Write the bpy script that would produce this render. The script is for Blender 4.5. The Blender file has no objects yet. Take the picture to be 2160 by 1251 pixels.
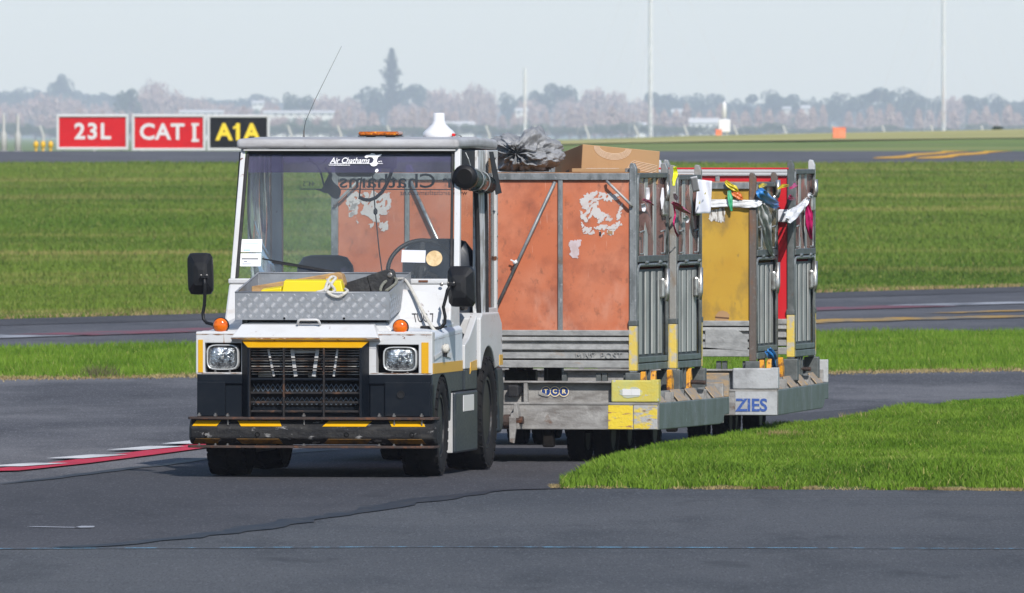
import bpy, math, random
import numpy as np
from mathutils import Vector, Matrix, Euler, noise as mnoise

# ------------------------------------------------------------------ camera, sky, sun, exposure
S = bpy.context.scene
C = S.collection
PI = math.pi
rad = math.radians
CAM_H = 2.114            # eye height above the apron
FPX = 30000.0            # 500 mm lens on a 2160 px wide frame
HOR = 285.0              # eye level in the frame

cam_d = bpy.data.cameras.new('camera')
cam = bpy.data.objects.new('camera', cam_d)
C.objects.link(cam)
cam_d.sensor_width = 36.0
cam_d.lens = 36.0 * FPX / 2160.0
cam.location = (0, 0, CAM_H)
cam.rotation_euler = (rad(90) - math.atan((625.5 - HOR) / FPX), 0, 0)
cam_d.clip_start = 1.0
cam_d.clip_end = 30000
cam_d.dof.use_dof = True
cam_d.dof.focus_distance = 88.0
cam_d.dof.aperture_fstop = 22.0
S.camera = cam

SUN_EL, SUN_AZ = 39.0, 16.0      # degrees; azimuth to the right of straight behind the camera
sun_vec = Vector((math.sin(rad(SUN_AZ)) * math.cos(rad(SUN_EL)), -math.cos(rad(SUN_AZ)) * math.cos(rad(SUN_EL)), math.sin(rad(SUN_EL))))
W = bpy.data.worlds.new('World')
S.world = W
W.use_nodes = True
wn, wl = W.node_tree.nodes, W.node_tree.links
bg = wn['Background']
sky = wn.new('ShaderNodeTexSky')
sky.sky_type = 'NISHITA'
sky.sun_disc = False
sky.sun_elevation = rad(SUN_EL)
sky.sun_rotation = rad(180 - SUN_AZ)
sky.altitude = 10
sky.air_density = 1.0
sky.dust_density = 0.4
sky.ozone_density = 3.0
wl.new(sky.outputs[0], bg.inputs[0])
bg.inputs[1].default_value = 0.125

sd = bpy.data.lights.new('sun', 'SUN')
sd.energy = 4.5
sd.angle = rad(0.55)
sd.color = (1.0, 0.955, 0.90)
sun = bpy.data.objects.new('sun', sd)
C.objects.link(sun)
sun.rotation_euler = (-sun_vec).to_track_quat('-Z', 'Y').to_euler()
sun.location = (20, -20, 60)

S.view_settings.view_transform = 'Standard'
S.view_settings.look = 'None'
S.view_settings.exposure = 0.1
S.view_settings.gamma = 1.0
S.view_settings.use_curve_mapping = False
S.render.engine = 'CYCLES'
S.cycles.use_denoising = True
S.cycles.max_bounces = 10
S.cycles.diffuse_bounces = 3
S.cycles.glossy_bounces = 3
S.cycles.transmission_bounces = 4
S.cycles.transparent_max_bounces = 16
S.cycles.volume_bounces = 1
S.cycles.sample_clamp_indirect = 6.0
S.cycles.caustics_reflective = False
S.cycles.caustics_refractive = False

R = random.Random(7)
NR = np.random.default_rng(11)

# ------------------------------------------------------------------ helpers: frames
class Frame:
    """A thing's own frame on the ground: x to its right as seen from the camera, y backwards, z up."""
    def __init__(s, X, Y, yaw, z=0.0):
        s.X, s.Y, s.yaw, s.z = X, Y, rad(yaw), z
        s.c, s.s = math.cos(rad(yaw)), math.sin(rad(yaw))
    def world(s, x, y):
        return (s.X + x * s.c + y * s.s, s.Y - x * s.s + y * s.c)
    def x(s, px, y=0.0):                # x of a photo column on the plane y
        t = (px - 1080.0) / FPX
        return (t * (s.Y + y * s.c) - s.X - y * s.s) / (s.c + t * s.s)
    def y(s, px, x):                    # y of a photo column on the plane x
        t = (px - 1080.0) / FPX
        return (t * (s.Y - x * s.s) - s.X - x * s.c) / (s.s - t * s.c)
    def h(s, py, x=0.0, y=0.0):         # height of a photo row at (x, y)
        return CAM_H - (py - HOR) * s.world(x, y)[1] / FPX - s.z

def ground_at(px, py):                  # point of the level apron seen at a photo pixel
    d = FPX * CAM_H / (py - HOR)
    return ((px - 1080.0) / FPX * d, d)

def at(px, d):                          # world x of a photo column at distance d
    return (px - 1080.0) / FPX * d

# ------------------------------------------------------------------ helpers: meshes
class MB:
    def __init__(s):
        s.v, s.f = [], []
    def add(s, vs, fs, M=None):
        n = len(s.v)
        if M is not None:
            vs = [tuple(M @ Vector(p)) for p in vs]
        s.v += [tuple(p) for p in vs]
        s.f += [tuple(i + n for i in f) for f in fs]
        return s
    def box(s, x0, x1, y0, y1, z0, z1, M=None):
        vs = [(x0, y0, z0), (x1, y0, z0), (x1, y1, z0), (x0, y1, z0), (x0, y0, z1), (x1, y0, z1), (x1, y1, z1), (x0, y1, z1)]
        return s.add(vs, [(0, 3, 2, 1), (4, 5, 6, 7), (0, 1, 5, 4), (1, 2, 6, 5), (2, 3, 7, 6), (3, 0, 4, 7)], M)
    def bar(s, a, b, w, h=None, up=(0, 0, 1)):
        a, b = Vector(a), Vector(b)
        h = w if h is None else h
        d = (b - a).normalized()
        u = Vector(up)
        if abs(d.dot(u)) > 0.98:
            u = Vector((0, 1, 0))
        r = d.cross(u).normalized()
        u = r.cross(d).normalized()
        vs = []
        for p in (a, b):
            for i, j in ((-1, -1), (1, -1), (1, 1), (-1, 1)):
                vs.append(tuple(p + r * (i * w / 2) + u * (j * h / 2)))
        return s.add(vs, [(0, 1, 2, 3), (7, 6, 5, 4), (0, 4, 5, 1), (1, 5, 6, 2), (2, 6, 7, 3), (3, 7, 4, 0)])
    def tube(s, pts, r, n=8, cap=True):
        pts = [Vector(p) for p in pts]
        rs = r if isinstance(r, (list, tuple)) else [r] * len(pts)
        vs, fs = [], []
        prev = None
        for i, p in enumerate(pts):
            d = (pts[min(i + 1, len(pts) - 1)] - pts[max(i - 1, 0)])
            d = d.normalized() if d.length > 1e-9 else Vector((0, 0, 1))
            if prev is None:
                u = Vector((0, 0, 1)) if abs(d.z) < 0.9 else Vector((1, 0, 0))
            else:
                u = prev
            a = d.cross(u)
            a = a.normalized() if a.length > 1e-6 else d.orthogonal().normalized()
            b = a.cross(d).normalized()
            prev = b
            for k in range(n):
                t = 2 * PI * k / n
                vs.append(tuple(p + a * (math.cos(t) * rs[i]) + b * (math.sin(t) * rs[i])))
        for i in range(len(pts) - 1):
            for k in range(n):
                k2 = (k + 1) % n
                fs.append((i * n + k, i * n + k2, (i + 1) * n + k2, (i + 1) * n + k))
        if cap:
            fs.append(tuple(range(n))[::-1])
            fs.append(tuple((len(pts) - 1) * n + k for k in range(n)))
        return s.add(vs, fs)
    def prism(s, poly, lo, hi, axis='y', M=None):
        """poly: 2-D outline; axis y -> (x,z) outline pushed along y; x -> (y,z); z -> (x,y)."""
        def P(p, t):
            if axis == 'y':
                return (p[0], t, p[1])
            if axis == 'x':
                return (t, p[0], p[1])
            return (p[0], p[1], t)
        n = len(poly)
        vs = [P(p, lo) for p in poly] + [P(p, hi) for p in poly]
        fs = [tuple(range(n)), tuple(range(2 * n - 1, n - 1, -1))]
        fs += [(i, i + n, (i + 1) % n + n, (i + 1) % n) for i in range(n)]
        return s.add(vs, fs, M)
    def loft(s, rings, closed=True, cap=True):
        n = len(rings[0])
        vs = [p for r in rings for p in r]
        fs = []
        for i in range(len(rings) - 1):
            for k in range(n if closed else n - 1):
                k2 = (k + 1) % n
                fs.append((i * n + k, i * n + k2, (i + 1) * n + k2, (i + 1) * n + k))
        if cap and closed:
            fs.append(tuple(range(n))[::-1])
            fs.append(tuple((len(rings) - 1) * n + k for k in range(n)))
        return s.add(vs, fs)
    def lathe(s, prof, n=32, M=None):
        """prof: (radius, axial) pairs round the z axis."""
        vs, fs = [], []
        for r, z in prof:
            for k in range(n):
                t = 2 * PI * k / n
                vs.append((r * math.cos(t), r * math.sin(t), z))
        for i in range(len(prof) - 1):
            for k in range(n):
                k2 = (k + 1) % n
                fs.append((i * n + k, i * n + k2, (i + 1) * n + k2, (i + 1) * n + k))
        fs.append(tuple(range(n))[::-1])
        fs.append(tuple((len(prof) - 1) * n + k for k in range(n)))
        return s.add(vs, fs, M)
    def sheet(s, fn, nu, nv):
        vs = [fn(i / nu, j / nv) for j in range(nv + 1) for i in range(nu + 1)]
        fs = [(j * (nu + 1) + i, j * (nu + 1) + i + 1, (j + 1) * (nu + 1) + i + 1, (j + 1) * (nu + 1) + i) for j in range(nv) for i in range(nu)]
        return s.add(vs, fs)
    def mesh(s, name):
        me = bpy.data.meshes.new(name)
        me.from_pydata(s.v, [], s.f)
        me.validate()
        import bmesh
        bm = bmesh.new()
        bm.from_mesh(me)
        bmesh.ops.recalc_face_normals(bm, faces=bm.faces)
        bm.to_mesh(me)
        bm.free()
        return me
    def build(s, name, m, parent=None, bevel=0, smooth=False, segs=2, solid=0, loc=None, rot=None):
        return mk(name, s.mesh(name), m, parent, bevel, smooth, segs, solid, loc, rot)

def mk(name, me, m, parent=None, bevel=0, smooth=False, segs=2, solid=0, loc=None, rot=None):
    o = bpy.data.objects.new(name, me)
    C.objects.link(o)
    if not me.materials:
        me.materials.append(m)
    if parent is not None:
        o.parent = parent
    if loc:
        o.location = loc
    if rot:
        o.rotation_euler = rot
    if solid:
        q = o.modifiers.new('thickness', 'SOLIDIFY')
        q.thickness = solid
        q.offset = 0
    if bevel:
        b = o.modifiers.new('bevel', 'BEVEL')
        b.width = bevel
        b.segments = segs
        b.limit_method = 'ANGLE'
        b.angle_limit = rad(40)
    if smooth:
        me.polygons.foreach_set('use_smooth', [True] * len(me.polygons))
    return o

def np_mesh(name, verts, faces, m):
    """fast mesh from numpy arrays; faces all triangles or all quads"""
    me = bpy.data.meshes.new(name)
    nv, nf, k = len(verts), len(faces), faces.shape[1]
    me.vertices.add(nv)
    me.vertices.foreach_set('co', np.ascontiguousarray(verts, dtype=np.float32).ravel())
    me.loops.add(nf * k)
    me.loops.foreach_set('vertex_index', np.ascontiguousarray(faces, dtype=np.int32).ravel())
    me.polygons.add(nf)
    me.polygons.foreach_set('loop_start', np.arange(nf, dtype=np.int32) * k)
    me.polygons.foreach_set('loop_total', np.full(nf, k, dtype=np.int32))
    me.update(calc_edges=True)
    me.materials.append(m)
    return me

def tag(o, label=None, cat=None, group=None, kind=None):
    if label:
        o['label'] = label
    if cat:
        o['category'] = cat
    if group:
        o['group'] = group
    if kind:
        o['kind'] = kind
    return o

def empty(name, loc=(0, 0, 0), rz=0.0):
    o = bpy.data.objects.new(name, None)
    o.empty_display_size = 0.2
    C.objects.link(o)
    o.location = loc
    o.rotation_euler = (0, 0, rz)
    return o

def at_frame(name, fr, x, y, z, drz=0.0):
    wx, wy = fr.world(x, y)
    return empty(name, (wx, wy, z + fr.z), -fr.yaw + drz)

def copy_tree(o, parent=None):
    c = o.copy()
    C.objects.link(c)
    if parent is not None:
        c.parent = parent
    for ch in list(o.children):
        copy_tree(ch, c)
    return c

def text_mesh(body, size, bold=0.0, shear=0.0, depth=0.002, spacing=1.0, align='CENTER'):
    cu = bpy.data.curves.new('lettering', 'FONT')
    cu.body = body
    cu.size = size
    cu.offset = bold
    cu.shear = shear
    cu.extrude = depth / 2
    cu.space_character = spacing
    cu.align_x = align
    cu.align_y = 'CENTER'
    cu.resolution_u = 3
    o = bpy.data.objects.new('lettering', cu)
    C.objects.link(o)
    bpy.context.view_layer.update()
    dg = bpy.context.evaluated_depsgraph_get()
    me = bpy.data.meshes.new_from_object(o.evaluated_get(dg))
    bpy.data.objects.remove(o)
    bpy.data.curves.remove(cu)
    me.name = 'lettering'
    me.materials.clear()
    return me

def lettering(body, size, m, parent, loc, rot=(PI / 2, 0, 0), sx=1.0, name='lettering', **k):
    me = text_mesh(body, size, **k)
    o = mk(name, me, m, parent, loc=loc, rot=rot)
    o.scale = (sx, 1, 1)
    return o

# ------------------------------------------------------------------ helpers: materials
def worn(name, col, rough=0.5, metal=0.0, layers=(), bump=0.0, bscale=60.0, spec=0.5, coord='Object', rvar=0.0, trans=0.0):
    """Procedural paint or metal: base colour, then layers (colour, scale xyz or number, lo, hi[, amount]) blended in by noise."""
    m = bpy.data.materials.new(name)
    m.use_nodes = True
    N, L = m.node_tree.nodes, m.node_tree.links
    b = N['Principled BSDF']
    b.inputs['Roughness'].default_value = rough
    b.inputs['Metallic'].default_value = metal
    b.inputs['Specular IOR Level'].default_value = spec
    tc = N.new('ShaderNodeTexCoord')
    if coord == 'World':
        src = N.new('ShaderNodeNewGeometry').outputs['Position']
    else:
        src = tc.outputs[coord]
    cur = None
    for i, ly in enumerate(layers):
        c2, sc, lo, hi = ly[:4]
        amt = ly[4] if len(ly) > 4 else 1.0
        mp = N.new('ShaderNodeMapping')
        L.new(src, mp.inputs[0])
        mp.inputs['Scale'].default_value = sc if isinstance(sc, tuple) else (sc, sc, sc)
        mp.inputs['Location'].default_value = (i * 7.3, i * 3.1, i * 5.7)
        nz = N.new('ShaderNodeTexNoise')
        nz.inputs['Scale'].default_value = 1.0
        nz.inputs['Detail'].default_value = 5.0
        nz.inputs['Roughness'].default_value = 0.62
        L.new(mp.outputs[0], nz.inputs['Vector'])
        mr = N.new('ShaderNodeMapRange')
        mr.inputs['From Min'].default_value = lo
        mr.inputs['From Max'].default_value = hi
        mr.inputs['To Max'].default_value = amt
        L.new(nz.outputs['Fac'], mr.inputs['Value'])
        mx = N.new('ShaderNodeMix')
        mx.data_type = 'RGBA'
        L.new(mr.outputs[0], mx.inputs['Factor'])
        if cur is None:
            mx.inputs['A'].default_value = (*col, 1)
        else:
            L.new(cur, mx.inputs['A'])
        mx.inputs['B'].default_value = (*c2, 1)
        cur = mx.outputs['Result']
    if cur is None:
        b.inputs['Base Color'].default_value = (*col, 1)
    else:
        L.new(cur, b.inputs['Base Color'])
    if bump or rvar:
        nz = N.new('ShaderNodeTexNoise')
        nz.inputs['Scale'].default_value = bscale
        nz.inputs['Detail'].default_value = 3.0
        L.new(src, nz.inputs['Vector'])
        if bump:
            bp = N.new('ShaderNodeBump')
            bp.inputs['Strength'].default_value = bump
            bp.inputs['Distance'].default_value = 0.01
            L.new(nz.outputs['Fac'], bp.inputs['Height'])
            L.new(bp.outputs[0], b.inputs['Normal'])
        if rvar:
            mr = N.new('ShaderNodeMapRange')
            mr.inputs['To Min'].default_value = max(0.05, rough - rvar)
            mr.inputs['To Max'].default_value = min(1.0, rough + rvar)
            L.new(nz.outputs['Fac'], mr.inputs['Value'])
            L.new(mr.outputs[0], b.inputs['Roughness'])
    return m

def sheer(name, tint, gloss=0.08, rough=0.05, dust=None, dust_amt=0.1, dscale=6.0):
    """Thin clear sheet: tinted see-through, mirror sheen by view angle, a film of dust."""
    m = bpy.data.materials.new(name)
    m.use_nodes = True
    N, L = m.node_tree.nodes, m.node_tree.links
    out = N['Material Output']
    N.remove(N['Principled BSDF'])
    t = N.new('ShaderNodeBsdfTransparent')
    t.inputs[0].default_value = (*tint, 1)
    g = N.new('ShaderNodeBsdfGlossy')
    g.inputs['Roughness'].default_value = rough
    fr = N.new('ShaderNodeFresnel')
    fr.inputs['IOR'].default_value = 1.45
    mx = N.new('ShaderNodeMixShader')
    mu = N.new('ShaderNodeMath')
    mu.operation = 'MAXIMUM'
    mu.inputs[1].default_value = gloss
    L.new(fr.outputs[0], mu.inputs[0])
    L.new(mu.outputs[0], mx.inputs[0])
    L.new(t.outputs[0], mx.inputs[1])
    L.new(g.outputs[0], mx.inputs[2])
    last = mx.outputs[0]
    if dust:
        d = N.new('ShaderNodeBsdfDiffuse')
        d.inputs[0].default_value = (*dust, 1)
        tc = N.new('ShaderNodeTexCoord')
        nz = N.new('ShaderNodeTexNoise')
        nz.inputs['Scale'].default_value = dscale
        nz.inputs['Detail'].default_value = 6
        L.new(tc.outputs['Object'], nz.inputs['Vector'])
        mr = N.new('ShaderNodeMapRange')
        mr.inputs['From Min'].default_value = 0.35
        mr.inputs['From Max'].default_value = 0.8
        mr.inputs['To Min'].default_value = dust_amt * 0.5
        mr.inputs['To Max'].default_value = dust_amt * 1.6
        L.new(nz.outputs['Fac'], mr.inputs['Value'])
        m2 = N.new('ShaderNodeMixShader')
        L.new(mr.outputs[0], m2.inputs[0])
        L.new(last, m2.inputs[1])
        L.new(d.outputs[0], m2.inputs[2])
        last = m2.outputs[0]
    L.new(last, out.inputs[0])
    return m

RUST = (0.13, 0.045, 0.018)
DIRT = (0.16, 0.14, 0.115)
white = worn('white_paint', (0.55, 0.555, 0.56), 0.38, layers=[((0.44, 0.42, 0.40), 3.5, 0.5, 0.8, 0.6), (RUST, 16.0, 0.66, 0.70), ((0.38, 0.30, 0.24), (5, 5, 14), 0.60, 0.74, 0.45)], rvar=0.1)
white_dirty = worn('weathered_white_paint', (0.46, 0.46, 0.46), 0.55, layers=[((0.36, 0.34, 0.32), (9, 9, 3), 0.4, 0.75, 0.8), (RUST, 14.0, 0.66, 0.70)], bump=0.1)
white_roof = worn('chalky_white_roof', (0.42, 0.42, 0.43), 0.6, layers=[((0.25, 0.235, 0.235), (5, 5, 14), 0.4, 0.75, 0.8), ((0.2, 0.18, 0.17), 22, 0.62, 0.75, 0.6)], bump=0.1)
white_clean = worn('white_plastic', (0.68, 0.68, 0.69), 0.3, layers=[((0.7, 0.7, 0.7), 8, 0.5, 0.8, 0.5)])
pale_blue = worn('pale_blue_grey_paint', (0.60, 0.645, 0.70), 0.4, layers=[((0.36, 0.40, 0.45), 4, 0.45, 0.75, 0.7), (RUST, 18, 0.70, 0.73)])
navy = worn('dark_navy_paint', (0.003, 0.006, 0.011), 0.5, spec=0.18, layers=[((0.012, 0.015, 0.019), 7, 0.5, 0.75, 0.8), ((0.25, 0.25, 0.25), 60, 0.74, 0.77), ((0.035, 0.03, 0.027), (3, 3, 12), 0.58, 0.8, 0.5)], rvar=0.15)
navy_side = worn('scuffed_navy_paint', (0.016, 0.024, 0.032), 0.5, layers=[((0.042, 0.048, 0.044), 6, 0.45, 0.75, 0.9), ((0.30, 0.30, 0.28), 55, 0.72, 0.75)], rvar=0.15)
black = worn('black_plastic', (0.006, 0.006, 0.007), 0.45, spec=0.35, layers=[((0.018, 0.018, 0.019), 12, 0.45, 0.8, 0.7)], bump=0.15, bscale=300)
black_soft = worn('black_rubber_seal', (0.010, 0.010, 0.012), 0.7, layers=[((0.04, 0.04, 0.04), 18, 0.5, 0.8)])
bumper_rubber = worn('scraped_bumper_rubber', (0.014, 0.014, 0.015), 0.75, spec=0.25, layers=[((0.05, 0.047, 0.043), (6, 6, 22), 0.45, 0.75, 0.9), ((0.30, 0.29, 0.28), (10, 10, 26), 0.60, 0.66, 0.7)], bump=0.5, bscale=50)
tyre_m = worn('tyre_rubber', (0.008, 0.008, 0.009), 0.9, layers=[((0.026, 0.024, 0.022), 9, 0.45, 0.8, 0.8)], bump=0.3, bscale=80, spec=0.25)
rim_m = worn('dark_wheel_rim', (0.009, 0.010, 0.013), 0.5, 0.1, spec=0.3, layers=[((0.06, 0.038, 0.028), 11, 0.56, 0.72, 0.8)])
tape_shaded = worn('shaded_yellow_tape', (0.24, 0.115, 0.008), 0.6, layers=[((0.06, 0.04, 0.02), 14, 0.45, 0.65)])  # lower bumper stripes: shade of the down-facing chamfer painted into the tape colour
tape_y = worn('reflective_yellow_tape', (0.66, 0.350, 0.003), 0.35, layers=[((0.60, 0.30, 0.0), 5, 0.45, 0.75, 0.6), ((0.5, 0.28, 0.05), 40, 0.66, 0.75, 0.6)])
rust_steel = worn('rusty_steel', (0.055, 0.035, 0.028), 0.75, 0.2, layers=[((0.16, 0.06, 0.025), 24, 0.5, 0.7), ((0.025, 0.022, 0.022), 9, 0.5, 0.7, 0.7)], bump=0.5, bscale=120)
alu = worn('diamond_plate_aluminium', (0.36, 0.37, 0.39), 0.42, 0.6, layers=[((0.25, 0.26, 0.275), 9, 0.4, 0.75, 0.8), ((0.46, 0.47, 0.48), 30, 0.6, 0.7, 0.6)], rvar=0.12)
alu_bar = worn('bright_aluminium_tread', (0.56, 0.57, 0.58), 0.45, 0.75, layers=[((0.6, 0.6, 0.62), 25, 0.4, 0.7, 0.6)])
galv = worn('galvanised_steel', (0.27, 0.285, 0.29), 0.52, 0.45, layers=[((0.14, 0.152, 0.155), (14, 14, 6), 0.42, 0.62, 0.9), ((0.52, 0.53, 0.54), 30, 0.58, 0.72, 0.6), ((0.20, 0.115, 0.06), 7, 0.66, 0.76, 0.8)], bump=0.15)
galv_light = worn('pale_galvanised_sheet', (0.37, 0.372, 0.365), 0.55, 0.3, layers=[((0.21, 0.213, 0.21), (10, 10, 22), 0.42, 0.68, 0.9), ((0.34, 0.22, 0.12), (4, 4, 14), 0.64, 0.76, 0.8)], bump=0.15)
galv_dark = worn('dull_grey_steel', (0.10, 0.112, 0.112), 0.55, 0.4, layers=[((0.17, 0.18, 0.18), 16, 0.45, 0.7, 0.8), ((0.13, 0.08, 0.05), 9, 0.62, 0.75)], bump=0.15)
post_rust = worn('brown_rusted_post', (0.13, 0.105, 0.09), 0.65, 0.3, layers=[((0.22, 0.10, 0.045), (8, 8, 3), 0.5, 0.68), ((0.26, 0.25, 0.24), 20, 0.58, 0.72, 0.7)], bump=0.2)
post_grey = worn('stained_grey_post', (0.29, 0.285, 0.27), 0.6, 0.35, layers=[((0.22, 0.14, 0.075), (6, 6, 3), 0.52, 0.7, 0.9), ((0.42, 0.42, 0.41), 25, 0.56, 0.7, 0.7)], bump=0.15)
post_yellow = worn('flaking_yellow_paint', (0.62, 0.46, 0.09), 0.55, layers=[((0.42, 0.40, 0.36), 13, 0.48, 0.62), ((0.22, 0.13, 0.06), 20, 0.66, 0.75)], bump=0.2)
orange_p = worn('faded_orange_panel', (0.50, 0.148, 0.070), 0.5, layers=[((0.56, 0.215, 0.125), 1.8, 0.42, 0.66, 0.9), ((0.31, 0.095, 0.055), 3.6, 0.48, 0.66, 0.75), ((0.62, 0.34, 0.25), (2, 2, 1), 0.60, 0.76, 0.8), ((0.20, 0.085, 0.055), (22, 22, 16), 0.58, 0.72, 0.6), ((0.66, 0.42, 0.33), (60, 60, 5), 0.66, 0.72, 0.5)], bump=0.7, bscale=3.0, spec=0.35)
yellow_p = worn('scuffed_yellow_panel', (0.50, 0.305, 0.04), 0.5, layers=[((0.43, 0.23, 0.025), 2, 0.42, 0.7, 0.8), ((0.17, 0.12, 0.05), (4.5, 4.5, 2.4), 0.49, 0.66, 0.8), ((0.15, 0.11, 0.06), (20, 20, 14), 0.66, 0.74, 0.6)], spec=0.35)
red_p = worn('red_panel', (0.56, 0.012, 0.022), 0.42, layers=[((0.40, 0.01, 0.018), 3, 0.45, 0.7, 0.8)])
rib_pale = worn('pale_pressed_steel', (0.40, 0.405, 0.385), 0.5, 0.25, layers=[((0.26, 0.26, 0.245), (10, 10, 3), 0.45, 0.68, 0.8), ((0.30, 0.22, 0.14), (8, 8, 3), 0.64, 0.74, 0.6)])
sheet_dark = worn('dark_pressed_steel', (0.075, 0.085, 0.088), 0.6, 0.3, layers=[((0.13, 0.14, 0.14), (8, 8, 3), 0.5, 0.7)])
rail_white = worn('white_corrugated_rail', (0.48, 0.49, 0.50), 0.5, 0.2, layers=[((0.42, 0.43, 0.44), (12, 12, 40), 0.45, 0.7, 0.7)])
deck_grey = worn('grimy_grey_deck_paint', (0.30, 0.292, 0.28), 0.62, 0.1, layers=[((0.15, 0.138, 0.128), (5, 5, 20), 0.4, 0.66, 0.95), ((0.40, 0.39, 0.375), 12, 0.55, 0.7, 0.7), ((0.13, 0.07, 0.04), 9, 0.65, 0.74, 0.8)], bump=0.25)
deck_green = worn('grey_green_beam_paint', (0.105, 0.135, 0.125), 0.55, 0.15, layers=[((0.16, 0.19, 0.20), (9, 9, 2.5), 0.42, 0.66, 0.9), ((0.36, 0.41, 0.44), (60, 60, 14), 0.66, 0.72, 0.7), ((0.07, 0.08, 0.06), 7, 0.5, 0.75, 0.7)], bump=0.2)
deck_yellow = worn('chipped_yellow_box_paint', (0.56, 0.46, 0.08), 0.5, layers=[((0.46, 0.48, 0.18), 5, 0.42, 0.66, 0.8), ((0.40, 0.42, 0.42), 16, 0.62, 0.68), ((0.30, 0.18, 0.07), 30, 0.68, 0.75)], bump=0.2)
deck_flake = worn('half_stripped_yellow_paint', (0.64, 0.48, 0.05), 0.6, layers=[((0.38, 0.38, 0.38), (10, 10, 26), 0.46, 0.54), ((0.22, 0.15, 0.10), (14, 14, 40), 0.58, 0.66), ((0.45, 0.10, 0.04), 12, 0.69, 0.73)], bump=0.3)
deck_yellow2 = worn('scratched_yellow_paint', (0.72, 0.54, 0.04), 0.55, layers=[((0.33, 0.16, 0.09), (10, 10, 55), 0.57, 0.63), ((0.42, 0.42, 0.41), (10, 10, 26), 0.60, 0.64)], bump=0.25)
deck_white = worn('scuffed_white_corner_paint', (0.45, 0.46, 0.47), 0.45, 0.1, layers=[((0.22, 0.22, 0.225), 5, 0.46, 0.68, 0.85), ((0.20, 0.18, 0.16), (30, 30, 60), 0.64, 0.72, 0.8)], bump=0.2)
ramp_tan = worn('tan_worn_ramp_paint', (0.36, 0.26, 0.16), 0.6, 0.1, layers=[((0.22, 0.225, 0.23), (6, 30, 30), 0.48, 0.6, 0.9), ((0.50, 0.30, 0.06), 9, 0.6, 0.68)], bump=0.2)
lever_orange = worn('rusting_orange_lever_paint', (0.66, 0.29, 0.012), 0.5, layers=[((0.18, 0.07, 0.025), 13, 0.54, 0.62), ((0.7, 0.42, 0.05), 20, 0.6, 0.7)], bump=0.3)
under_m = worn('oily_underside_steel', (0.006, 0.006, 0.006), 0.85, 0.0, spec=0.15, layers=[((0.016, 0.013, 0.011), 8, 0.5, 0.75)])
seat_m = worn('navy_vinyl_seat', (0.012, 0.018, 0.03), 0.45, layers=[((0.025, 0.032, 0.045), 7, 0.45, 0.75)])
card = worn('corrugated_cardboard', (0.40, 0.245, 0.125), 0.8, layers=[((0.34, 0.20, 0.10), 3, 0.42, 0.7, 0.8), ((0.33, 0.18, 0.085), (40, 40, 2), 0.55, 0.8, 0.4)], spec=0.2)
card_print = worn('pale_printed_line', (0.68, 0.52, 0.38), 0.8, layers=[((0.6, 0.44, 0.3), 10, 0.5, 0.7, 0.5)], spec=0.2)
sack_m = worn('grey_woven_plastic_sack', (0.27, 0.275, 0.285), 0.6, 0.0, layers=[((0.18, 0.185, 0.195), 10, 0.42, 0.66, 0.9), ((0.36, 0.365, 0.38), (60, 60, 16), 0.56, 0.7, 0.7)], bump=0.5, bscale=45)
wood = worn('weathered_timber', (0.42, 0.26, 0.11), 0.7, layers=[((0.22, 0.12, 0.05), (4, 40, 40), 0.45, 0.68, 0.9), ((0.60, 0.34, 0.04), 7, 0.6, 0.68)], bump=0.3)
yellow_pl = worn('bright_yellow_plastic', (0.72, 0.57, 0.003), 0.42, layers=[((0.74, 0.56, 0.0), 8, 0.5, 0.75, 0.6)])
black_block = worn('black_chock_rubber', (0.016, 0.016, 0.017), 0.6, layers=[((0.05, 0.05, 0.05), 16, 0.5, 0.75)], bump=0.3)
rope_m = worn('white_rope', (0.56, 0.54, 0.49), 0.85, layers=[((0.46, 0.44, 0.39), (50, 50, 50), 0.45, 0.65, 0.7)], bump=0.6, bscale=160)
rope_grey = worn('grey_green_rope', (0.16, 0.16, 0.13), 0.9, layers=[((0.28, 0.28, 0.24), 60, 0.5, 0.65)], bump=0.6, bscale=160)
paper = worn('white_paper', (0.62, 0.63, 0.68), 0.8, layers=[((0.62, 0.62, 0.68), 7, 0.45, 0.75, 0.6)], spec=0.2)
torn = worn('torn_paper_residue', (0.56, 0.53, 0.515), 0.85, layers=[((0.52, 0.44, 0.42), 14, 0.45, 0.68, 0.8), ((0.40, 0.30, 0.27), 40, 0.64, 0.72, 0.7)], spec=0.2)
ink = worn('dark_ink', (0.02, 0.02, 0.025), 0.6)
navy_ink = worn('navy_vinyl_lettering', (0.018, 0.04, 0.065), 0.5)
blue_ink = worn('blue_stencil_paint', (0.035, 0.09, 0.32), 0.6, layers=[((0.3, 0.33, 0.42), 40, 0.58, 0.68)])
logo_cream = worn('cream_logo_print', (0.72, 0.60, 0.36), 0.5)
logo_blue = worn('blue_logo_print', (0.012, 0.045, 0.20), 0.45)
tan_disc = worn('tan_stained_disc', (0.52, 0.36, 0.17), 0.6, layers=[((0.72, 0.54, 0.31), 25, 0.4, 0.7), ((0.45, 0.27, 0.11), 30, 0.6, 0.72, 0.7)])
green_tape = worn('green_masking_tape', (0.28, 0.44, 0.12), 0.6)
chrome = worn('bright_latch_steel', (0.50, 0.50, 0.49), 0.35, 0.85, layers=[((0.24, 0.22, 0.20), 26, 0.46, 0.66, 0.8)])
screw = worn('zinc_bolt', (0.22, 0.21, 0.20), 0.4, 0.7, layers=[(RUST, 60, 0.55, 0.68)])
pink_r = worn('magenta_plastic_ribbon', (0.52, 0.012, 0.13), 0.35, layers=[((0.35, 0.008, 0.09), 20, 0.45, 0.7)])
blue_r = worn('blue_plastic_strap', (0.045, 0.24, 0.60), 0.35, layers=[((0.03, 0.16, 0.44), 14, 0.45, 0.7)])
yellow_r = worn('yellow_plastic_tag', (0.66, 0.52, 0.02), 0.4, layers=[((0.4, 0.3, 0.02), 20, 0.5, 0.7)])
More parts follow.
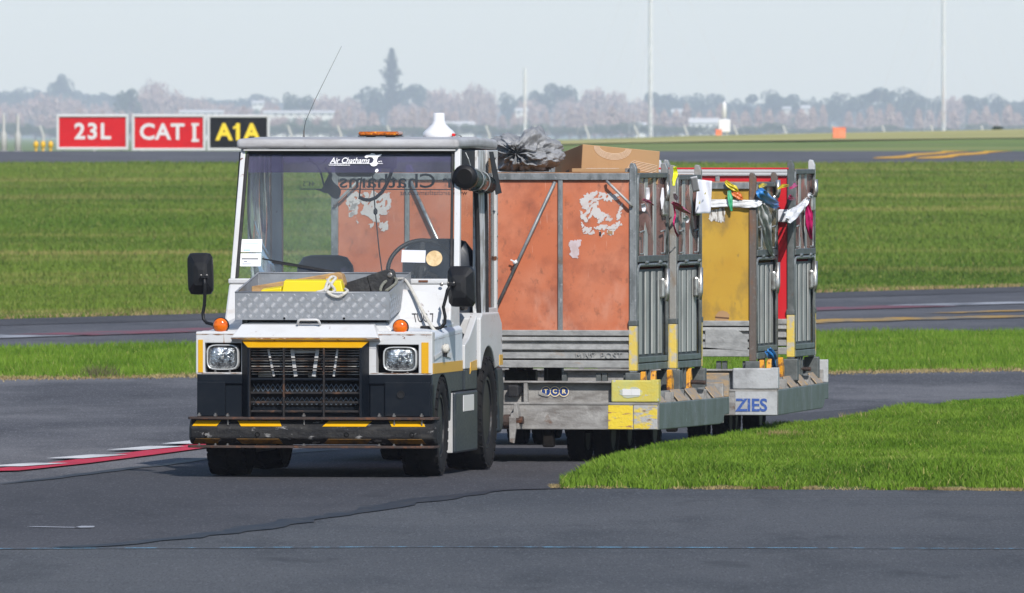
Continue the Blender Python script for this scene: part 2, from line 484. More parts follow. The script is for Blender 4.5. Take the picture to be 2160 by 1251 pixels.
green_r = worn('green_plastic_tag', (0.05, 0.36, 0.17), 0.4, layers=[((0.02, 0.16, 0.08), 25, 0.5, 0.7)])
orange_r = worn('orange_plastic_tag', (0.60, 0.14, 0.02), 0.4, layers=[((0.4, 0.08, 0.01), 20, 0.5, 0.7)])
red_pl = worn('red_plastic', (0.60, 0.01, 0.01), 0.35)
wrap_m = sheer('milky_plastic_wrap', (0.90, 0.92, 0.93), 0.10, 0.25, (0.82, 0.83, 0.85), 0.8, 9)
tan_film = sheer('dusty_rose_film', (0.66, 0.50, 0.48), 0.08, 0.25, (0.40, 0.22, 0.19), 0.62, 7)
glass = sheer('windscreen_glass', (0.86, 0.90, 0.90), 0.03, 0.02, (0.60, 0.66, 0.70), 0.06, 3)
glass_rear = sheer('rear_window_glass', (0.88, 0.92, 0.91), 0.03, 0.02, (0.60, 0.66, 0.68), 0.04, 3)
tint_purple = sheer('purple_sun_strip', (0.26, 0.19, 0.40), 0.02, 0.03, (0.14, 0.09, 0.27), 0.26, 3)
strip_m = worn('peeling_white_vinyl', (0.62, 0.63, 0.64), 0.5, layers=[((0.36, 0.35, 0.33), (14, 14, 6), 0.48, 0.56), ((0.5, 0.54, 0.58), 9, 0.55, 0.65, 0.7)])
curtain_m = sheer('clear_vinyl_curtain', (0.80, 0.85, 0.87), 0.12, 0.12, (0.7, 0.75, 0.78), 0.18, 8)
roll_m = sheer('rolled_vinyl', (0.35, 0.42, 0.40), 0.14, 0.1, (0.10, 0.12, 0.11), 0.55, 12)
lens_glass = worn('fluted_headlight_glass', (0.55, 0.57, 0.58), 0.12, 0.85, layers=[((0.10, 0.11, 0.12), (26, 26, 14), 0.42, 0.58), ((0.9, 0.9, 0.9), (40, 40, 30), 0.60, 0.68)], bump=0.6, bscale=90)
lens_rim = worn('headlight_glass_rim', (0.55, 0.56, 0.56), 0.2, 0.3)
amber = worn('amber_lens', (0.72, 0.14, 0.004), 0.18, layers=[((0.45, 0.06, 0.002), (30, 30, 30), 0.5, 0.65), ((0.85, 0.30, 0.02), 22, 0.62, 0.7)])
amber_dark = worn('amber_beacon_lens', (0.50, 0.12, 0.008), 0.2, layers=[((0.20, 0.05, 0.006), (40, 40, 60), 0.46, 0.6), ((0.85, 0.36, 0.02), (40, 40, 60), 0.58, 0.66)])
# ------------------------------------------------------------------ ground
def lerp_table(t, x):
    if x <= t[0][0]:
        return t[0][1]
    for (a, va), (b, vb) in zip(t, t[1:]):
        if x <= b:
            return va + (vb - va) * (x - a) / (b - a)
    return t[-1][1]

RIDGE = [(-6000, 1.0), (-60, 1.25), (-8, 1.36), (-2, 1.55), (1.5, 1.80), (8, 2.02), (23, 2.32), (60, 2.6), (400, 2.2), (6000, 1.0)]
def terrain(x, d):
    if d <= 205:
        return 0.0
    if d <= 430:
        return 1.236 * (d - 205) / 225
    if d <= 520:
        return 1.236 + (1.503 - 1.236) * (d - 430) / 90
    if d <= 640:
        return 1.503 + (lerp_table(RIDGE, x) - 1.503) * (d - 520) / 120
    if d <= 860:
        return lerp_table(RIDGE, x) * (1 - (d - 640) / 220)
    return 0.0

def grass_mat(name, green, light, dry, bands=(0.05, 0.16), dry_lo=0.52, dry_hi=0.72, blade=False, dark=(0.068, 0.122, 0.016)):
    m = bpy.data.materials.new(name)
    m.use_nodes = True
    N, L = m.node_tree.nodes, m.node_tree.links
    b = N['Principled BSDF']
    b.inputs['Roughness'].default_value = 0.65
    b.inputs['Specular IOR Level'].default_value = 0.15
    pos = N.new('ShaderNodeNewGeometry')
    def nz(scale, loc, detail=4):
        mp = N.new('ShaderNodeMapping')
        L.new(pos.outputs['Position'], mp.inputs[0])
        mp.inputs['Scale'].default_value = scale
        mp.inputs['Location'].default_value = loc
        n = N.new('ShaderNodeTexNoise')
        n.inputs['Scale'].default_value = 1
        n.inputs['Detail'].default_value = detail
        L.new(mp.outputs[0], n.inputs['Vector'])
        return n.outputs['Fac']
    def mix(fac, a, c2):
        mx = N.new('ShaderNodeMix')
        mx.data_type = 'RGBA'
        L.new(fac, mx.inputs['Factor'])
        if isinstance(a, tuple):
            mx.inputs['A'].default_value = (*a, 1)
        else:
            L.new(a, mx.inputs['A'])
        mx.inputs['B'].default_value = (*c2, 1)
        return mx.outputs['Result']
    def rng(v, lo, hi, to=1.0):
        r = N.new('ShaderNodeMapRange')
        r.inputs['From Min'].default_value = lo
        r.inputs['From Max'].default_value = hi
        r.inputs['To Max'].default_value = to
        L.new(v, r.inputs['Value'])
        return r.outputs[0]
    c = mix(rng(nz((bands[0], bands[1], 0), (3, 9, 0)), 0.38, 0.62), green, light)
    c = mix(rng(nz((bands[0] * 2.2, bands[1] * 1.7, 0), (31, 4, 0)), 0.50, 0.70, 0.75), c, dark)
    c = mix(rng(nz((bands[0] * 1.6, bands[1] * 5.0, 0), (13, 77, 0), 6), dry_lo, dry_hi, 0.85), c, dry)
    if blade:
        c = mix(rng(pos.outputs['Random Per Island'], 0.55, 1.0, 0.55), c, light)
        c = mix(rng(pos.outputs['Random Per Island'], 0.93, 0.99, 0.7), c, dry)
        b2 = N.new('ShaderNodeBsdfTranslucent')
        L.new(c, b2.inputs[0])
        ms = N.new('ShaderNodeMixShader')
        ms.inputs[0].default_value = 0.3
        L.new(b.outputs[0], ms.inputs[1])
        L.new(b2.outputs[0], ms.inputs[2])
        L.new(ms.outputs[0], N['Material Output'].inputs[0])
    L.new(c, b.inputs['Base Color'])
    return m

G1, G2, GD = (0.092, 0.160, 0.018), (0.150, 0.210, 0.030), (0.31, 0.27, 0.095)
field_g = grass_mat('field_turf', G1, G2, GD, (0.026, 0.028), 0.51, 0.70)
field_b = grass_mat('field_grass_blades', tuple(c * 1.1 for c in G1), tuple(c * 1.1 for c in G2), GD, (0.026, 0.028), 0.51, 0.70, blade=True)
near_g = grass_mat('island_turf', (0.05, 0.095, 0.012), (0.08, 0.13, 0.016), GD, (0.6, 0.5), 0.62, 0.8)
near_b = grass_mat('island_grass_blades', (0.105, 0.205, 0.014), (0.185, 0.300, 0.030), (0.44, 0.38, 0.14), (0.7, 0.35), 0.66, 0.8, blade=True, dark=(0.065, 0.130, 0.012))
dry_b = grass_mat('dry_edge_blades', (0.36, 0.27, 0.12), (0.46, 0.36, 0.18), (0.30, 0.20, 0.09), (1, 1), 0.5, 0.7, blade=True, dark=(0.17, 0.12, 0.055))
dry_far = grass_mat('dry_ridge_grass', (0.36, 0.33, 0.11), (0.46, 0.41, 0.16), (0.30, 0.30, 0.08), (0.04, 0.06), 0.5, 0.7, dark=(0.22, 0.24, 0.06))

# one sheet of ground out to the horizon
ds = [-300, -60, 0, 40, 70, 100, 130, 160, 190, 205, 225, 250, 280, 310, 340, 370, 400, 430, 460, 490, 520, 550, 580, 610, 640, 700, 780, 860, 1000, 1400, 2200, 3600, 6100, 12500]
xs = [-12300, -6100, -2500, -900, -400, -200, -100, -60, -40, -30, -22, -16, -12, -8, -5, -2, 0, 1.5, 4, 8, 12, 16, 20, 23, 30, 40, 60, 100, 200, 400, 900, 2500, 6100, 12300]
gm = MB()
gm.add([(x, d, terrain(x, d)) for d in ds for x in xs],
       [(j * len(xs) + i, j * len(xs) + i + 1, (j + 1) * len(xs) + i + 1, (j + 1) * len(xs) + i) for j in range(len(ds) - 1) for i in range(len(xs) - 1)])
tag(gm.build('ground', field_g), 'mown green airfield ground with drier bands reaching to the horizon', 'ground', kind='structure')

def asphalt_mat(name, base, tone, grain=0.25, cracks=False):
    return worn(name, base, 0.88, layers=[(tone, (0.25, 0.10, 1), 0.42, 0.60, 1.0), (tuple(c * 0.72 for c in base), (1.6, 0.22, 1), 0.52, 0.72, 0.7),
                                          (tuple(min(1, c * 1.7) for c in tone), (70, 5, 1), 0.53, 0.68, 0.5), (tuple(c * 0.5 for c in base), (90, 7, 1), 0.52, 0.66, 0.65), (tuple(c * 0.55 for c in base), (2.2, 0.5, 1), 0.60, 0.70, 0.5), (tuple(c * 0.6 for c in base), (0.15, 4.0, 1), 0.62, 0.70, 0.35)],
                bump=grain, bscale=70, spec=0.12, coord='World')
asph_new = asphalt_mat('dark_smooth_asphalt', (0.062, 0.062, 0.068), (0.082, 0.081, 0.088))
asph_near = asphalt_mat('near_bluish_asphalt', (0.068, 0.072, 0.079), (0.092, 0.095, 0.101), 0.4)
asph_old = asphalt_mat('older_pale_asphalt', (0.080, 0.080, 0.088), (0.150, 0.148, 0.155))
asph_far = asphalt_mat('road_asphalt', (0.085, 0.086, 0.096), (0.12, 0.12, 0.13))
tar = worn('black_tar_seam', (0.026, 0.026, 0.029), 0.6, layers=[((0.05, 0.045, 0.04), (9, 3, 1), 0.5, 0.7)], coord='World', spec=0.2)
line_white = worn('white_road_paint', (0.62, 0.62, 0.62), 0.7, layers=[((0.36, 0.36, 0.37), (4, 1.2, 1), 0.45, 0.7, 0.8)], coord='World', spec=0.2)
line_red = worn('red_road_paint', (0.50, 0.022, 0.050), 0.7, layers=[((0.34, 0.02, 0.04), (3, 0.9, 1), 0.45, 0.7, 0.8)], coord='World', spec=0.2)
line_red_old = worn('worn_red_road_paint', (0.20, 0.06, 0.075), 0.7, layers=[((0.11, 0.09, 0.10), (2, 0.6, 1), 0.42, 0.62)], coord='World', spec=0.2)
line_yellow = worn('yellow_road_paint', (0.46, 0.26, 0.03), 0.7, layers=[((0.17, 0.15, 0.12), (1.3, 0.3, 1), 0.40, 0.58)], coord='World', spec=0.2)
line_blue = worn('blue_chalk_line', (0.15, 0.36, 0.52), 0.9, layers=[((0.085, 0.10, 0.12), (9, 3, 1), 0.42, 0.52)], coord='World', spec=0.1)
chev_yellow = worn('bright_yellow_runway_paint', (0.70, 0.36, 0.015), 0.7, layers=[((0.45, 0.26, 0.04), (0.6, 0.1, 1), 0.45, 0.65, 0.7)], coord='World', spec=0.15)
line_white_old = worn('worn_white_road_paint', (0.34, 0.35, 0.38), 0.7, layers=[((0.13, 0.13, 0.14), (1.2, 0.4, 1), 0.45, 0.65)], coord='World', spec=0.2)

def flat(name, pts, z, m, label, cat, kind='structure', zs=None):
    b = MB()
    b.add([(p[0], p[1], z) for p in pts], [tuple(range(len(pts)))])
    return tag(b.build(name, m), label, cat, kind=kind)

g = ground_at
# apron, up to the front edge of the grass strip behind it
strip_near = [(-70, g(0, 802)[1] - 4), g(0, 802), g(400, 797), g(1080, 794), g(1720, 790), g(2160, 783), (70, g(2160, 783)[1] + 6)]
flat('apron', [(-70, -20), (70, -20)] + strip_near[::-1], 0.012, asph_old, 'older grey asphalt apron running back to the grass strip', 'pavement')
# newer dark overlay with a ragged seam: the tractor stands on it
seam = [g(0, 1028), g(110, 1016), g(230, 1000), g(330, 989), g(420, 976), g(520, 968), g(700, 955), g(1080, 930), g(1500, 890), g(2160, 840)]
low = [g(2160, 1165), g(1600, 1164), g(1080, 1163), g(300, 1163), g(0, 1166)]
seam_low = [g(0, 1166), g(150, 1163), g(260, 1155), g(380, 1142), g(520, 1124), g(640, 1104), g(760, 1086), g(860, 1068), g(950, 1054), g(1050, 1041), g(1190, 1037)]
flat('asphalt_overlay', [(-30, seam[0][1] - 6)] + seam + [(40, seam[-1][1] + 12), (40, seam_low[-1][1]), seam_low[-1]] + seam_low[-2::-1] + [(-30, seam_low[0][1])], 0.017, asph_new, 'smooth dark asphalt overlay under the tractor and trolleys', 'pavement')
flat('near_pavement', [(-30, -15), (40, -15), (40, seam_low[-1][1])] + seam_low[::-1] + [(-30, seam_low[0][1])], 0.0165, asph_near, 'bluish grey pavement across the foreground', 'pavement')

def stripe(name, pts, w, z, m, label, cat, wob=0.0):
    """painted or poured line following pts on the ground; w = width in metres"""
    b = MB()
    P = [Vector((p[0], p[1], 0)) for p in pts]
    Q = []
    for a, c in zip(P, P[1:]):
        n = max(2, int((c - a).length / 0.4)) if wob else 1
        Q += [a.lerp(c, i / n) for i in range(n)]
    Q.append(P[-1])
    vs = []
    for i, p in enumerate(Q):
        d = (Q[min(i + 1, len(Q) - 1)] - Q[max(i - 1, 0)]).normalized()
        nrm = Vector((-d.y, d.x, 0))
        a = w / 2 * (1 + R.uniform(-wob, wob))
        c = w / 2 * (1 + R.uniform(-wob, wob))
        vs += [(p.x + nrm.x * a, p.y + nrm.y * a, z), (p.x - nrm.x * c, p.y - nrm.y * c, z)]
    b.add(vs, [(2 * i, 2 * i + 1, 2 * i + 3, 2 * i + 2) for i in range(len(Q) - 1)])
    return tag(b.build(name, m), label, cat, kind='structure')

stripe('seam_line', [(seam[0][0] - 6, seam[0][1] - 2.5)] + seam[:7], 0.10, 0.0215, tar, 'dark ragged seam between old apron and new asphalt', 'seam', 0.5)
stripe('seam_line', seam_low[1:], 0.19, 0.0215, tar, 'black tar seam curving across the foreground pavement', 'seam', 0.55)
stripe('chalk_line', [(-8, g(0, 1166)[1]), g(0, 1166), g(900, 1162), g(2160, 1166), (8, g(2160, 1166)[1])], 0.075, 0.0216, line_blue, 'thin broken blue chalk line along the foreground', 'line', 0.4)
stripe('paint_line', [(-4.5, g(0, 1000)[1] - 1.6), g(0, 999), g(140, 984), g(280, 966), g(420, 947), g(560, 930), g(700, 916)], 0.27, 0.0218, line_red, 'red painted line left of the tractor', 'line')
for (a, c) in (((5, 992), (105, 985)), ((137, 975), (232, 967)), ((263, 957), (352, 949)), ((378, 944), (450, 936))):
    stripe('paint_dash', [g(*a), g(*c)], 0.25, 0.0262, line_white, 'white dash painted beside the red line', 'line').update_tag()
for o in [o for o in C.objects if o.name.startswith('paint_dash')]:
    o['group'] = 'white dashes beside the red line'
stripe('paint_fleck', [g(66, 1119), g(160, 1121), g(172, 1121), g(190, 1118)], 0.09, 0.0218, line_white_old, 'small white paint fleck on the dark asphalt at lower left', 'line', 0.5)

# road beyond the grass strip
road_near = [(-70, g(0, 738)[1] - 10), g(0, 738), g(480, 730), g(1080, 718), g(1720, 706), g(2160, 702), (70, g(2160, 702)[1] + 10)]
road_far = [(-70, g(0, 676)[1] - 22), g(0, 676), g(480, 663), g(1080, 643), g(1720, 620), g(2160, 607), (70, 203)]
flat('road', road_near + road_far[::-1], 0.012, asph_far, 'grey service road crossing behind the trolleys', 'road')
flat('road_margin', [(p[0], p[1] - 6 + 0.0) for p in road_far] + road_far[::-1], 0.0165, asph_new, 'dark fresh asphalt margin along the far side of the road', 'road')
stripe('paint_line', [g(-300, 724), g(0, 713), g(90, 710)], 1.2, 0.0222, line_white_old, 'worn white line on the road at far left', 'line')
stripe('paint_line', [g(92, 711), g(300, 704), g(520, 696), g(1080, 678), g(1700, 656), g(1935, 649)], 1.1, 0.0222, line_red_old, 'worn red line along the service road', 'line')
stripe('paint_line', [g(1940, 648), g(2060, 644), g(2300, 638)], 0.9, 0.0222, line_white_old, 'worn white line on the road at far right', 'line')
stripe('paint_line', [g(1500, 690), g(1700, 682), g(1900, 676), g(2300, 668)], 1.1, 0.0222, line_yellow, 'yellow line on the road right of the trolleys', 'line', 0.3)
stripe('paint_line', [g(1980, 664), g(2100, 660), g(2300, 654)], 0.45, 0.0222, line_yellow, 'thin yellow line on the road at far right', 'line', 0.3)

# runway on the rise behind the field
rw = MB()
rw.add([(x, d, terrain(0, d) + 0.03) for d in (431, 460, 490, 519) for x in (-200, 0, 200)], [(j * 3 + i, j * 3 + i + 1, (j + 1) * 3 + i + 1, (j + 1) * 3 + i) for j in range(3) for i in range(2)])
tag(rw.build('runway', asph_far), 'grey runway band on the rise behind the field', 'runway', kind='structure')
def rz(d):
    return terrain(0, d) + 0.045
for lab, (p0, p1) in (('lower yellow chevron stroke painted on the far runway', ((1865, 459), (2020, 517))), ('upper yellow chevron stroke painted on the far runway', ((1955, 459), (2108, 517)))):
    b = MB()
    (xa, da), (xb, db) = p0, p1
    n = 8
    vs = []
    for i in range(n + 1):
        t = i / n
        d = da + (db - da) * t
        x = at(xa + (xb - xa) * t, d)
        wv = 0.55 * (0.7 + 0.3 * math.sin(i * 1.7))
        vs += [(x - wv, d, rz(d)), (x + wv, d, rz(d))]
    b.add(vs, [(2 * i, 2 * i + 1, 2 * i + 3, 2 * i + 2) for i in range(n)])
    tag(b.build('runway_marking', chev_yellow), lab, 'marking', kind='structure')
# dry grass on the ridge right of the signs, green below it
b = MB()
rx = [-6, -2, 1.5, 4, 8, 12, 16, 20, 23, 30, 40, 60, 100]
rdd = [588, 600, 610, 625, 640, 665, 690]
b.add([(x, d + (8 if d < 600 else 0) * math.sin(x * 0.4) * 0.5, terrain(x, d) + 0.06) for d in rdd for x in rx], [(j * len(rx) + i, j * len(rx) + i + 1, (j + 1) * len(rx) + i + 1, (j + 1) * len(rx) + i) for j in range(len(rdd) - 1) for i in range(len(rx) - 1)])
tag(b.build('dry_verge', dry_far), 'strip of dry yellow grass along the far ridge', 'grass', kind='stuff')

# ------------------------------------------------------------------ grass blades
def blades(name, px, py, pz, h, w, lean, m, label, seg=1, flatten=1.0):
    n = len(px)
    th = NR.uniform(0, 2 * np.pi, n)
    la = NR.uniform(0, 2 * np.pi, n)
    hh = h * NR.uniform(0.55, 1.15, n)
    ww = w * NR.uniform(0.7, 1.3, n)
    ln = lean * NR.uniform(0.2, 1.0, n) * hh
    wx, wy = np.cos(th) * ww / 2, np.sin(th) * ww / 2
    lx, ly = np.cos(la) * ln, np.sin(la) * ln
    if seg == 1:
        V = np.empty((n, 3, 3))
        V[:, 0] = np.stack([px - wx, py - wy, pz], 1)
        V[:, 1] = np.stack([px + wx, py + wy, pz], 1)
        V[:, 2] = np.stack([px + lx, py + ly, pz + hh], 1)
        F = np.arange(3 * n).reshape(n, 3)
    else:
        V = np.empty((n, 5, 3))
        V[:, 0] = np.stack([px - wx, py - wy, pz], 1)
        V[:, 1] = np.stack([px + wx, py + wy, pz], 1)
        V[:, 2] = np.stack([px + wx * 0.8 + lx * 0.3, py + wy * 0.8 + ly * 0.3, pz + hh * 0.6], 1)
        V[:, 3] = np.stack([px - wx * 0.8 + lx * 0.3, py - wy * 0.8 + ly * 0.3, pz + hh * 0.6], 1)
        V[:, 4] = np.stack([px + lx, py + ly, pz + hh], 1)
        i = np.arange(n) * 5
        F = np.concatenate([np.stack([i, i + 1, i + 2], 1), np.stack([i, i + 2, i + 3], 1), np.stack([i + 3, i + 2, i + 4], 1)])
    me = np_mesh(name, V.reshape(-1, 3), F, m)
    o = bpy.data.objects.new(name, me)
    C.objects.link(o)
    return tag(o, label, 'grass', kind='stuff')

# grass island at the right: mound between its near and far edge
near_e = [g(1178, 1036), g(1400, 1037), g(1700, 1038), g(2160, 1041), g(2500, 1043), g(4400, 1046)]
far_e = [g(1185, 1031), g(1215, 1016), g(1275, 1000), g(1400, 974), g(1540, 948), g(1700, 924), g(1850, 902), g(2000, 884), g(2160, 868), g(2500, 838), g(3200, 800)]
near_t = [(p[0], p[1]) for p in near_e]
def far_y(x):
    return lerp_table([(p[0], p[1]) for p in far_e], x)
def near_y(x):
    return lerp_table(near_t, x)
X0, X1 = near_e[0][0], 9.0
def island_z(x, y):
    a, c = near_y(x), far_y(x)
    w = max(c - a, 0.01)
    t = min(max((y - a) / w, 0), 1)
    edge = min(t * w, (1 - t) * w)
    k = min(edge / 1.2, 1.0)
    k = k * k * (3 - 2 * k)
    return 0.018 + 0.085 * k * min(1, w / 5.0) * min(1, max(0, (9.0 - x) / 1.0))
cols, rows = 60, 40
b = MB()
def isl(u, v):
    x = X0 + (X1 - X0) * u ** 1.3
    a, c = near_y(x), far_y(x)
    y = a + (c - a) * v
    return (x, y, island_z(x, y))
b.sheet(isl, cols, rows)
tag(b.build('grass_island', near_g, smooth=True), 'low grassy island of turf right of the trolleys', 'ground', kind='structure')
n = 820000
ux = NR.uniform(0.25, 6.8, n)
uy = NR.uniform(84.0, 118.0, n)
ya = np.interp(ux, [p[0] for p in near_e], [p[1] for p in near_e])
yb = np.interp(ux, [p[0] for p in far_e], [p[1] for p in far_e])
edge_n = uy - ya + 0.35 * (np.sin(ux * 9) * 0.4 + np.sin(ux * 23 + 1) * 0.3)
ok = (edge_n > 0.05) & (uy < yb) & (ux > X0 + 0.01) & (ux < 0.0365 * uy + 2.0)
ux, uy = ux[ok], uy[ok]
uz = np.array([island_z(x, y) for x, y in zip(ux, uy)]) - 0.004
patch = np.array([mnoise.noise(Vector((x * 1.6, y * 0.7, 0))) for x, y in zip(ux, uy)])
blades('grass_blades', ux, uy, uz, 0.060 * (1 + 0.75 * patch), 0.009, 0.75, near_b, 'dense green grass blades covering the island at right', seg=2)
# dry fringe along the island's near edge and tip
n = 22000
fx = NR.uniform(X0 - 0.05, 5.6, n)
fy = np.interp(fx, [p[0] for p in near_e], [p[1] for p in near_e]) + NR.uniform(-0.12, 0.5, n) * (0.6 + 0.4 * np.sin(fx * 7)) + 0.05 * np.sin(fx * 31)
keep = NR.uniform(0, 1, n) < (0.25 + 0.75 * (np.sin(fx * 5.3) > -0.2)) * np.where((fx > 0.32) & (fx < 0.95), 0.15, 1)
fx, fy = fx[keep], fy[keep]
blades('dry_grass_fringe', fx, fy, np.full(len(fx), 0.014), 0.022, 0.007, 1.6, dry_b, 'straw coloured dry grass along the near edge of the island')
# grass strip between apron and road
n = 380000
ux = NR.uniform(-8.2, 8.2, n)
uy = NR.uniform(112, 160, n)
sn = sorted(strip_near, key=lambda p: p[0])
rn = sorted(road_near, key=lambda p: p[0])
ya = np.interp(ux, [p[0] for p in sn], [p[1] for p in sn])
yb = np.interp(ux, [p[0] for p in rn], [p[1] for p in rn])
ok = (uy > ya + 0.3 * np.sin(ux * 4)) & (uy < yb) & (np.abs(ux) < 0.0365 * uy + 2.0)
ux, uy = ux[ok], uy[ok]
pz_ = np.array([mnoise.noise(Vector((x * 0.9, y * 0.25, 3))) for x, y in zip(ux, uy)])
blades('grass_blades', ux, uy, np.full(len(ux), -0.003), 0.080 * (1 + 0.7 * pz_), 0.014, 0.7, near_b, 'green grass growing on the strip between apron and road')
n = 26000
fx = NR.uniform(-7.5, 7.5, n)
fy = np.interp(fx, [p[0] for p in sn], [p[1] for p in sn]) + NR.normal(0.0, 0.55, n) + 0.2
blades('dry_grass_fringe', fx, fy, np.full(n, 0.006), 0.030, 0.016, 1.3, dry_b, 'straw coloured dry grass along the front of the strip')
# field behind the road
n = 520000
uy = 158 + (432 - 158) * NR.uniform(0, 1, n) ** 1.6
ux = NR.uniform(-1, 1, n) * (0.0365 * uy + 2.5)
rf = sorted(road_far, key=lambda p: p[0])
yb = np.interp(ux, [p[0] for p in rf], [p[1] for p in rf])
ok = (uy > yb) & (uy < 430)
ux, uy = ux[ok], uy[ok]
uz = np.where(uy < 205, 0, 1.236 * (uy - 205) / 225) - 0.01
pz_ = np.array([mnoise.noise(Vector((x * 0.35, y * 0.10, 8))) for x, y in zip(ux[::1], uy[::1])])
blades('grass_blades', ux, uy, uz, (0.07 + 0.00012 * uy) * (1 + 0.5 * pz_), 0.030 + 0.00010 * uy, 0.7, field_b, 'mown grass across the wide field behind the road')
n = 26000
fx = NR.uniform(-9.5, 9.5, n)
fy = np.interp(fx, [p[0] for p in rf], [p[1] for p in rf]) + np.abs(NR.normal(0.0, 0.9, n)) + 0.1
blades('dry_grass_fringe', fx, fy, np.full(n, 0.006), 0.05, 0.022, 1.2, dry_b, 'straw coloured dry grass along the front of the wide field')

# tufts: a few dead brown patches on the island and weeds on the strip
for (px, py, n, w, lab) in ((1645, 962, 260, 0.06, 'small dead tan grass patch in the middle of the island'), (1760, 918, 200, 0.10, 'small dead tan grass patch towards the back of the island')):
    x, y = g(px, py)
    fx = NR.normal(x, w, n)
    fy = NR.normal(y, 0.25, n)
    blades('dry_grass_patch', fx, fy, np.array([island_z(a, c) for a, c in zip(fx, fy)]), 0.072, 0.010, 0.9, dry_b, lab)
n = 260
x, y = g(205, 800)
blades('weed_clump', NR.normal(x, 0.07, n), NR.normal(y + 0.4, 0.25, n), np.full(n, 0.0), 0.12, 0.012, 0.9, grass_mat('weed_leaves', (0.11, 0.11, 0.045), (0.17, 0.16, 0.08), (0.2, 0.15, 0.08), (1, 1), blade=True, dark=(0.03, 0.035, 0.015)), 'dark weed clump at the front edge of the strip at left')
# ------------------------------------------------------------------ signs
sign_frame = worn('white_sign_frame', (0.52, 0.52, 0.53), 0.45, layers=[((0.55, 0.55, 0.55), 4, 0.5, 0.7, 0.6)])
sign_red = worn('red_sign_face', (0.52, 0.003, 0.006), 0.5, spec=0.12, layers=[((0.44, 0.002, 0.005), 1.5, 0.45, 0.65, 0.8)])
sign_black = worn('black_sign_face', (0.004, 0.004, 0.004), 0.5, spec=0.1, layers=[((0.02, 0.02, 0.02), 2, 0.5, 0.7, 0.6)])
sign_white = worn('white_sign_lettering', (0.58, 0.56, 0.57), 0.6)
sign_yellow = worn('yellow_sign_lettering', (0.80, 0.56, 0.01), 0.5)
leg_m = worn('grey_sign_leg', (0.40, 0.41, 0.42), 0.5, 0.3)
SD = 526.0
def sign(px0, px1, py0, py1, body, fm, lm, label, bold=0.02, off=0.0, size=0.82, spacing=1.15):
    x0, x1 = at(px0, SD), at(px1, SD)
    z1 = CAM_H - (py0 - HOR) * SD / FPX
    z0 = CAM_H - (py1 - HOR) * SD / FPX
    cx = (x0 + x1) / 2
    gz = terrain(cx, SD)
    t = tag(empty('airfield_sign', (cx, SD, gz)), label, 'sign', 'signs at the runway edge')
    w, zz0, zz1 = (x1 - x0) / 2, z0 - gz, z1 - gz
    fw = 0.10
    f = MB()
    f.box(-w, w, -0.02, 0.25, zz1 - fw, zz1).box(-w, w, -0.02, 0.25, zz0, zz0 + fw)
    f.box(-w, -w + fw, -0.02, 0.25, zz0 + fw, zz1 - fw).box(w - fw, w, -0.02, 0.25, zz0 + fw, zz1 - fw)
    f.box(-w + fw, w - fw, 0.12, 0.25, zz0 + fw, zz1 - fw)
    f.build('frame', sign_frame, t, 0.02)
    MB().box(-w + fw, w - fw, 0.05, 0.119, zz0 + fw, zz1 - fw).build('face', fm, t)
    zc = (zz0 + zz1) / 2
    o = lettering(body, size, lm, t, (off, 0.045, zc), bold=bold, spacing=spacing, depth=0.01)
    if '1' in body:
        wv = size * 0.10
        MB().bar((off - wv * 2.0, 0.045, zc + size * 0.20), (off + wv * 0.2, 0.045, zc + size * 0.33), 0.012, wv * 1.1, up=(0, 0, 1)).build('letter_flag', lm, t)
    if body.endswith('I'):
        xs_ = max(v.co.x for v in o.data.vertices)
        s_ = MB()
        wv = 0.05
        for zz in (zc - size * 0.36, zc + size * 0.36):
            s_.box(xs_ - 0.165 + off, xs_ + 0.105 + off, 0.039, 0.051, zz - wv, zz + wv)
        s_.build('letter_serif', lm, t)
    for sx in (-w * 0.8, w * 0.8):
        MB().box(sx - 0.04, sx + 0.04, 0.08, 0.16, -0.05, zz0).build('leg', leg_m, t)
sign(119, 271, 241, 316, '23L', sign_red, sign_white, 'red runway sign with white 23L, leftmost of three', 0.022)
sign(278, 434, 241, 318, 'CAT I', sign_red, sign_white, 'red sign with white CAT I between two other signs', 0.022, -0.02, 0.82, 1.05)
sign(437, 569, 242, 318, 'A1A', sign_black, sign_yellow, 'black taxiway sign with yellow A1A partly behind the tractor roof', 0.03, -0.02, 0.84, 1.05)

# taxiway lights left of the signs
yl = worn('yellow_lamp_body', (0.70, 0.40, 0.01), 0.45)
for k, (px, lab) in enumerate(((76, 'small yellow taxiway light, leftmost of three by the signs'), (91, 'small yellow taxiway light, middle of three by the signs'), (107, 'small yellow taxiway light next to the first red sign'))):
    d = 523.5
    t = tag(empty('taxiway_light', (at(px, d), d, terrain(-18, d))), lab, 'light', 'taxiway lights')
    MB().lathe([(0.045, 0), (0.045, 0.12), (0.035, 0.14)], 10).build('stem', yl, t)
    MB().lathe([(0.035, 0.14), (0.085, 0.17), (0.095, 0.28), (0.075, 0.36), (0.03, 0.40)], 12).build('lamp', yl, t, smooth=True)
white_post = worn('white_concrete_post', (0.40, 0.40, 0.39), 0.7, layers=[((0.45, 0.44, 0.42), 3, 0.45, 0.7, 0.7)])
for px, top, lab in ((8, 238, 'tall white marker pole at the far left edge'), (38, 240, 'tall white marker pole second from the left edge')):
    d = 560.0
    z0 = terrain(at(px, d), d)
    zt = CAM_H - (top - HOR) * d / FPX - z0
    t = tag(empty('marker_pole', (at(px, d), d, z0)), lab, 'pole', 'white marker poles')
    MB().lathe([(0.13, -0.05), (0.13, zt * 0.45), (0.06, zt * 0.55), (0.055, zt * 0.93), (0.02, zt)], 10).build('pole', white_post, t, smooth=True)
    MB().box(-0.2, 0.2, -0.2, 0.2, -0.06, 0.05).build('footing', white_post, t)

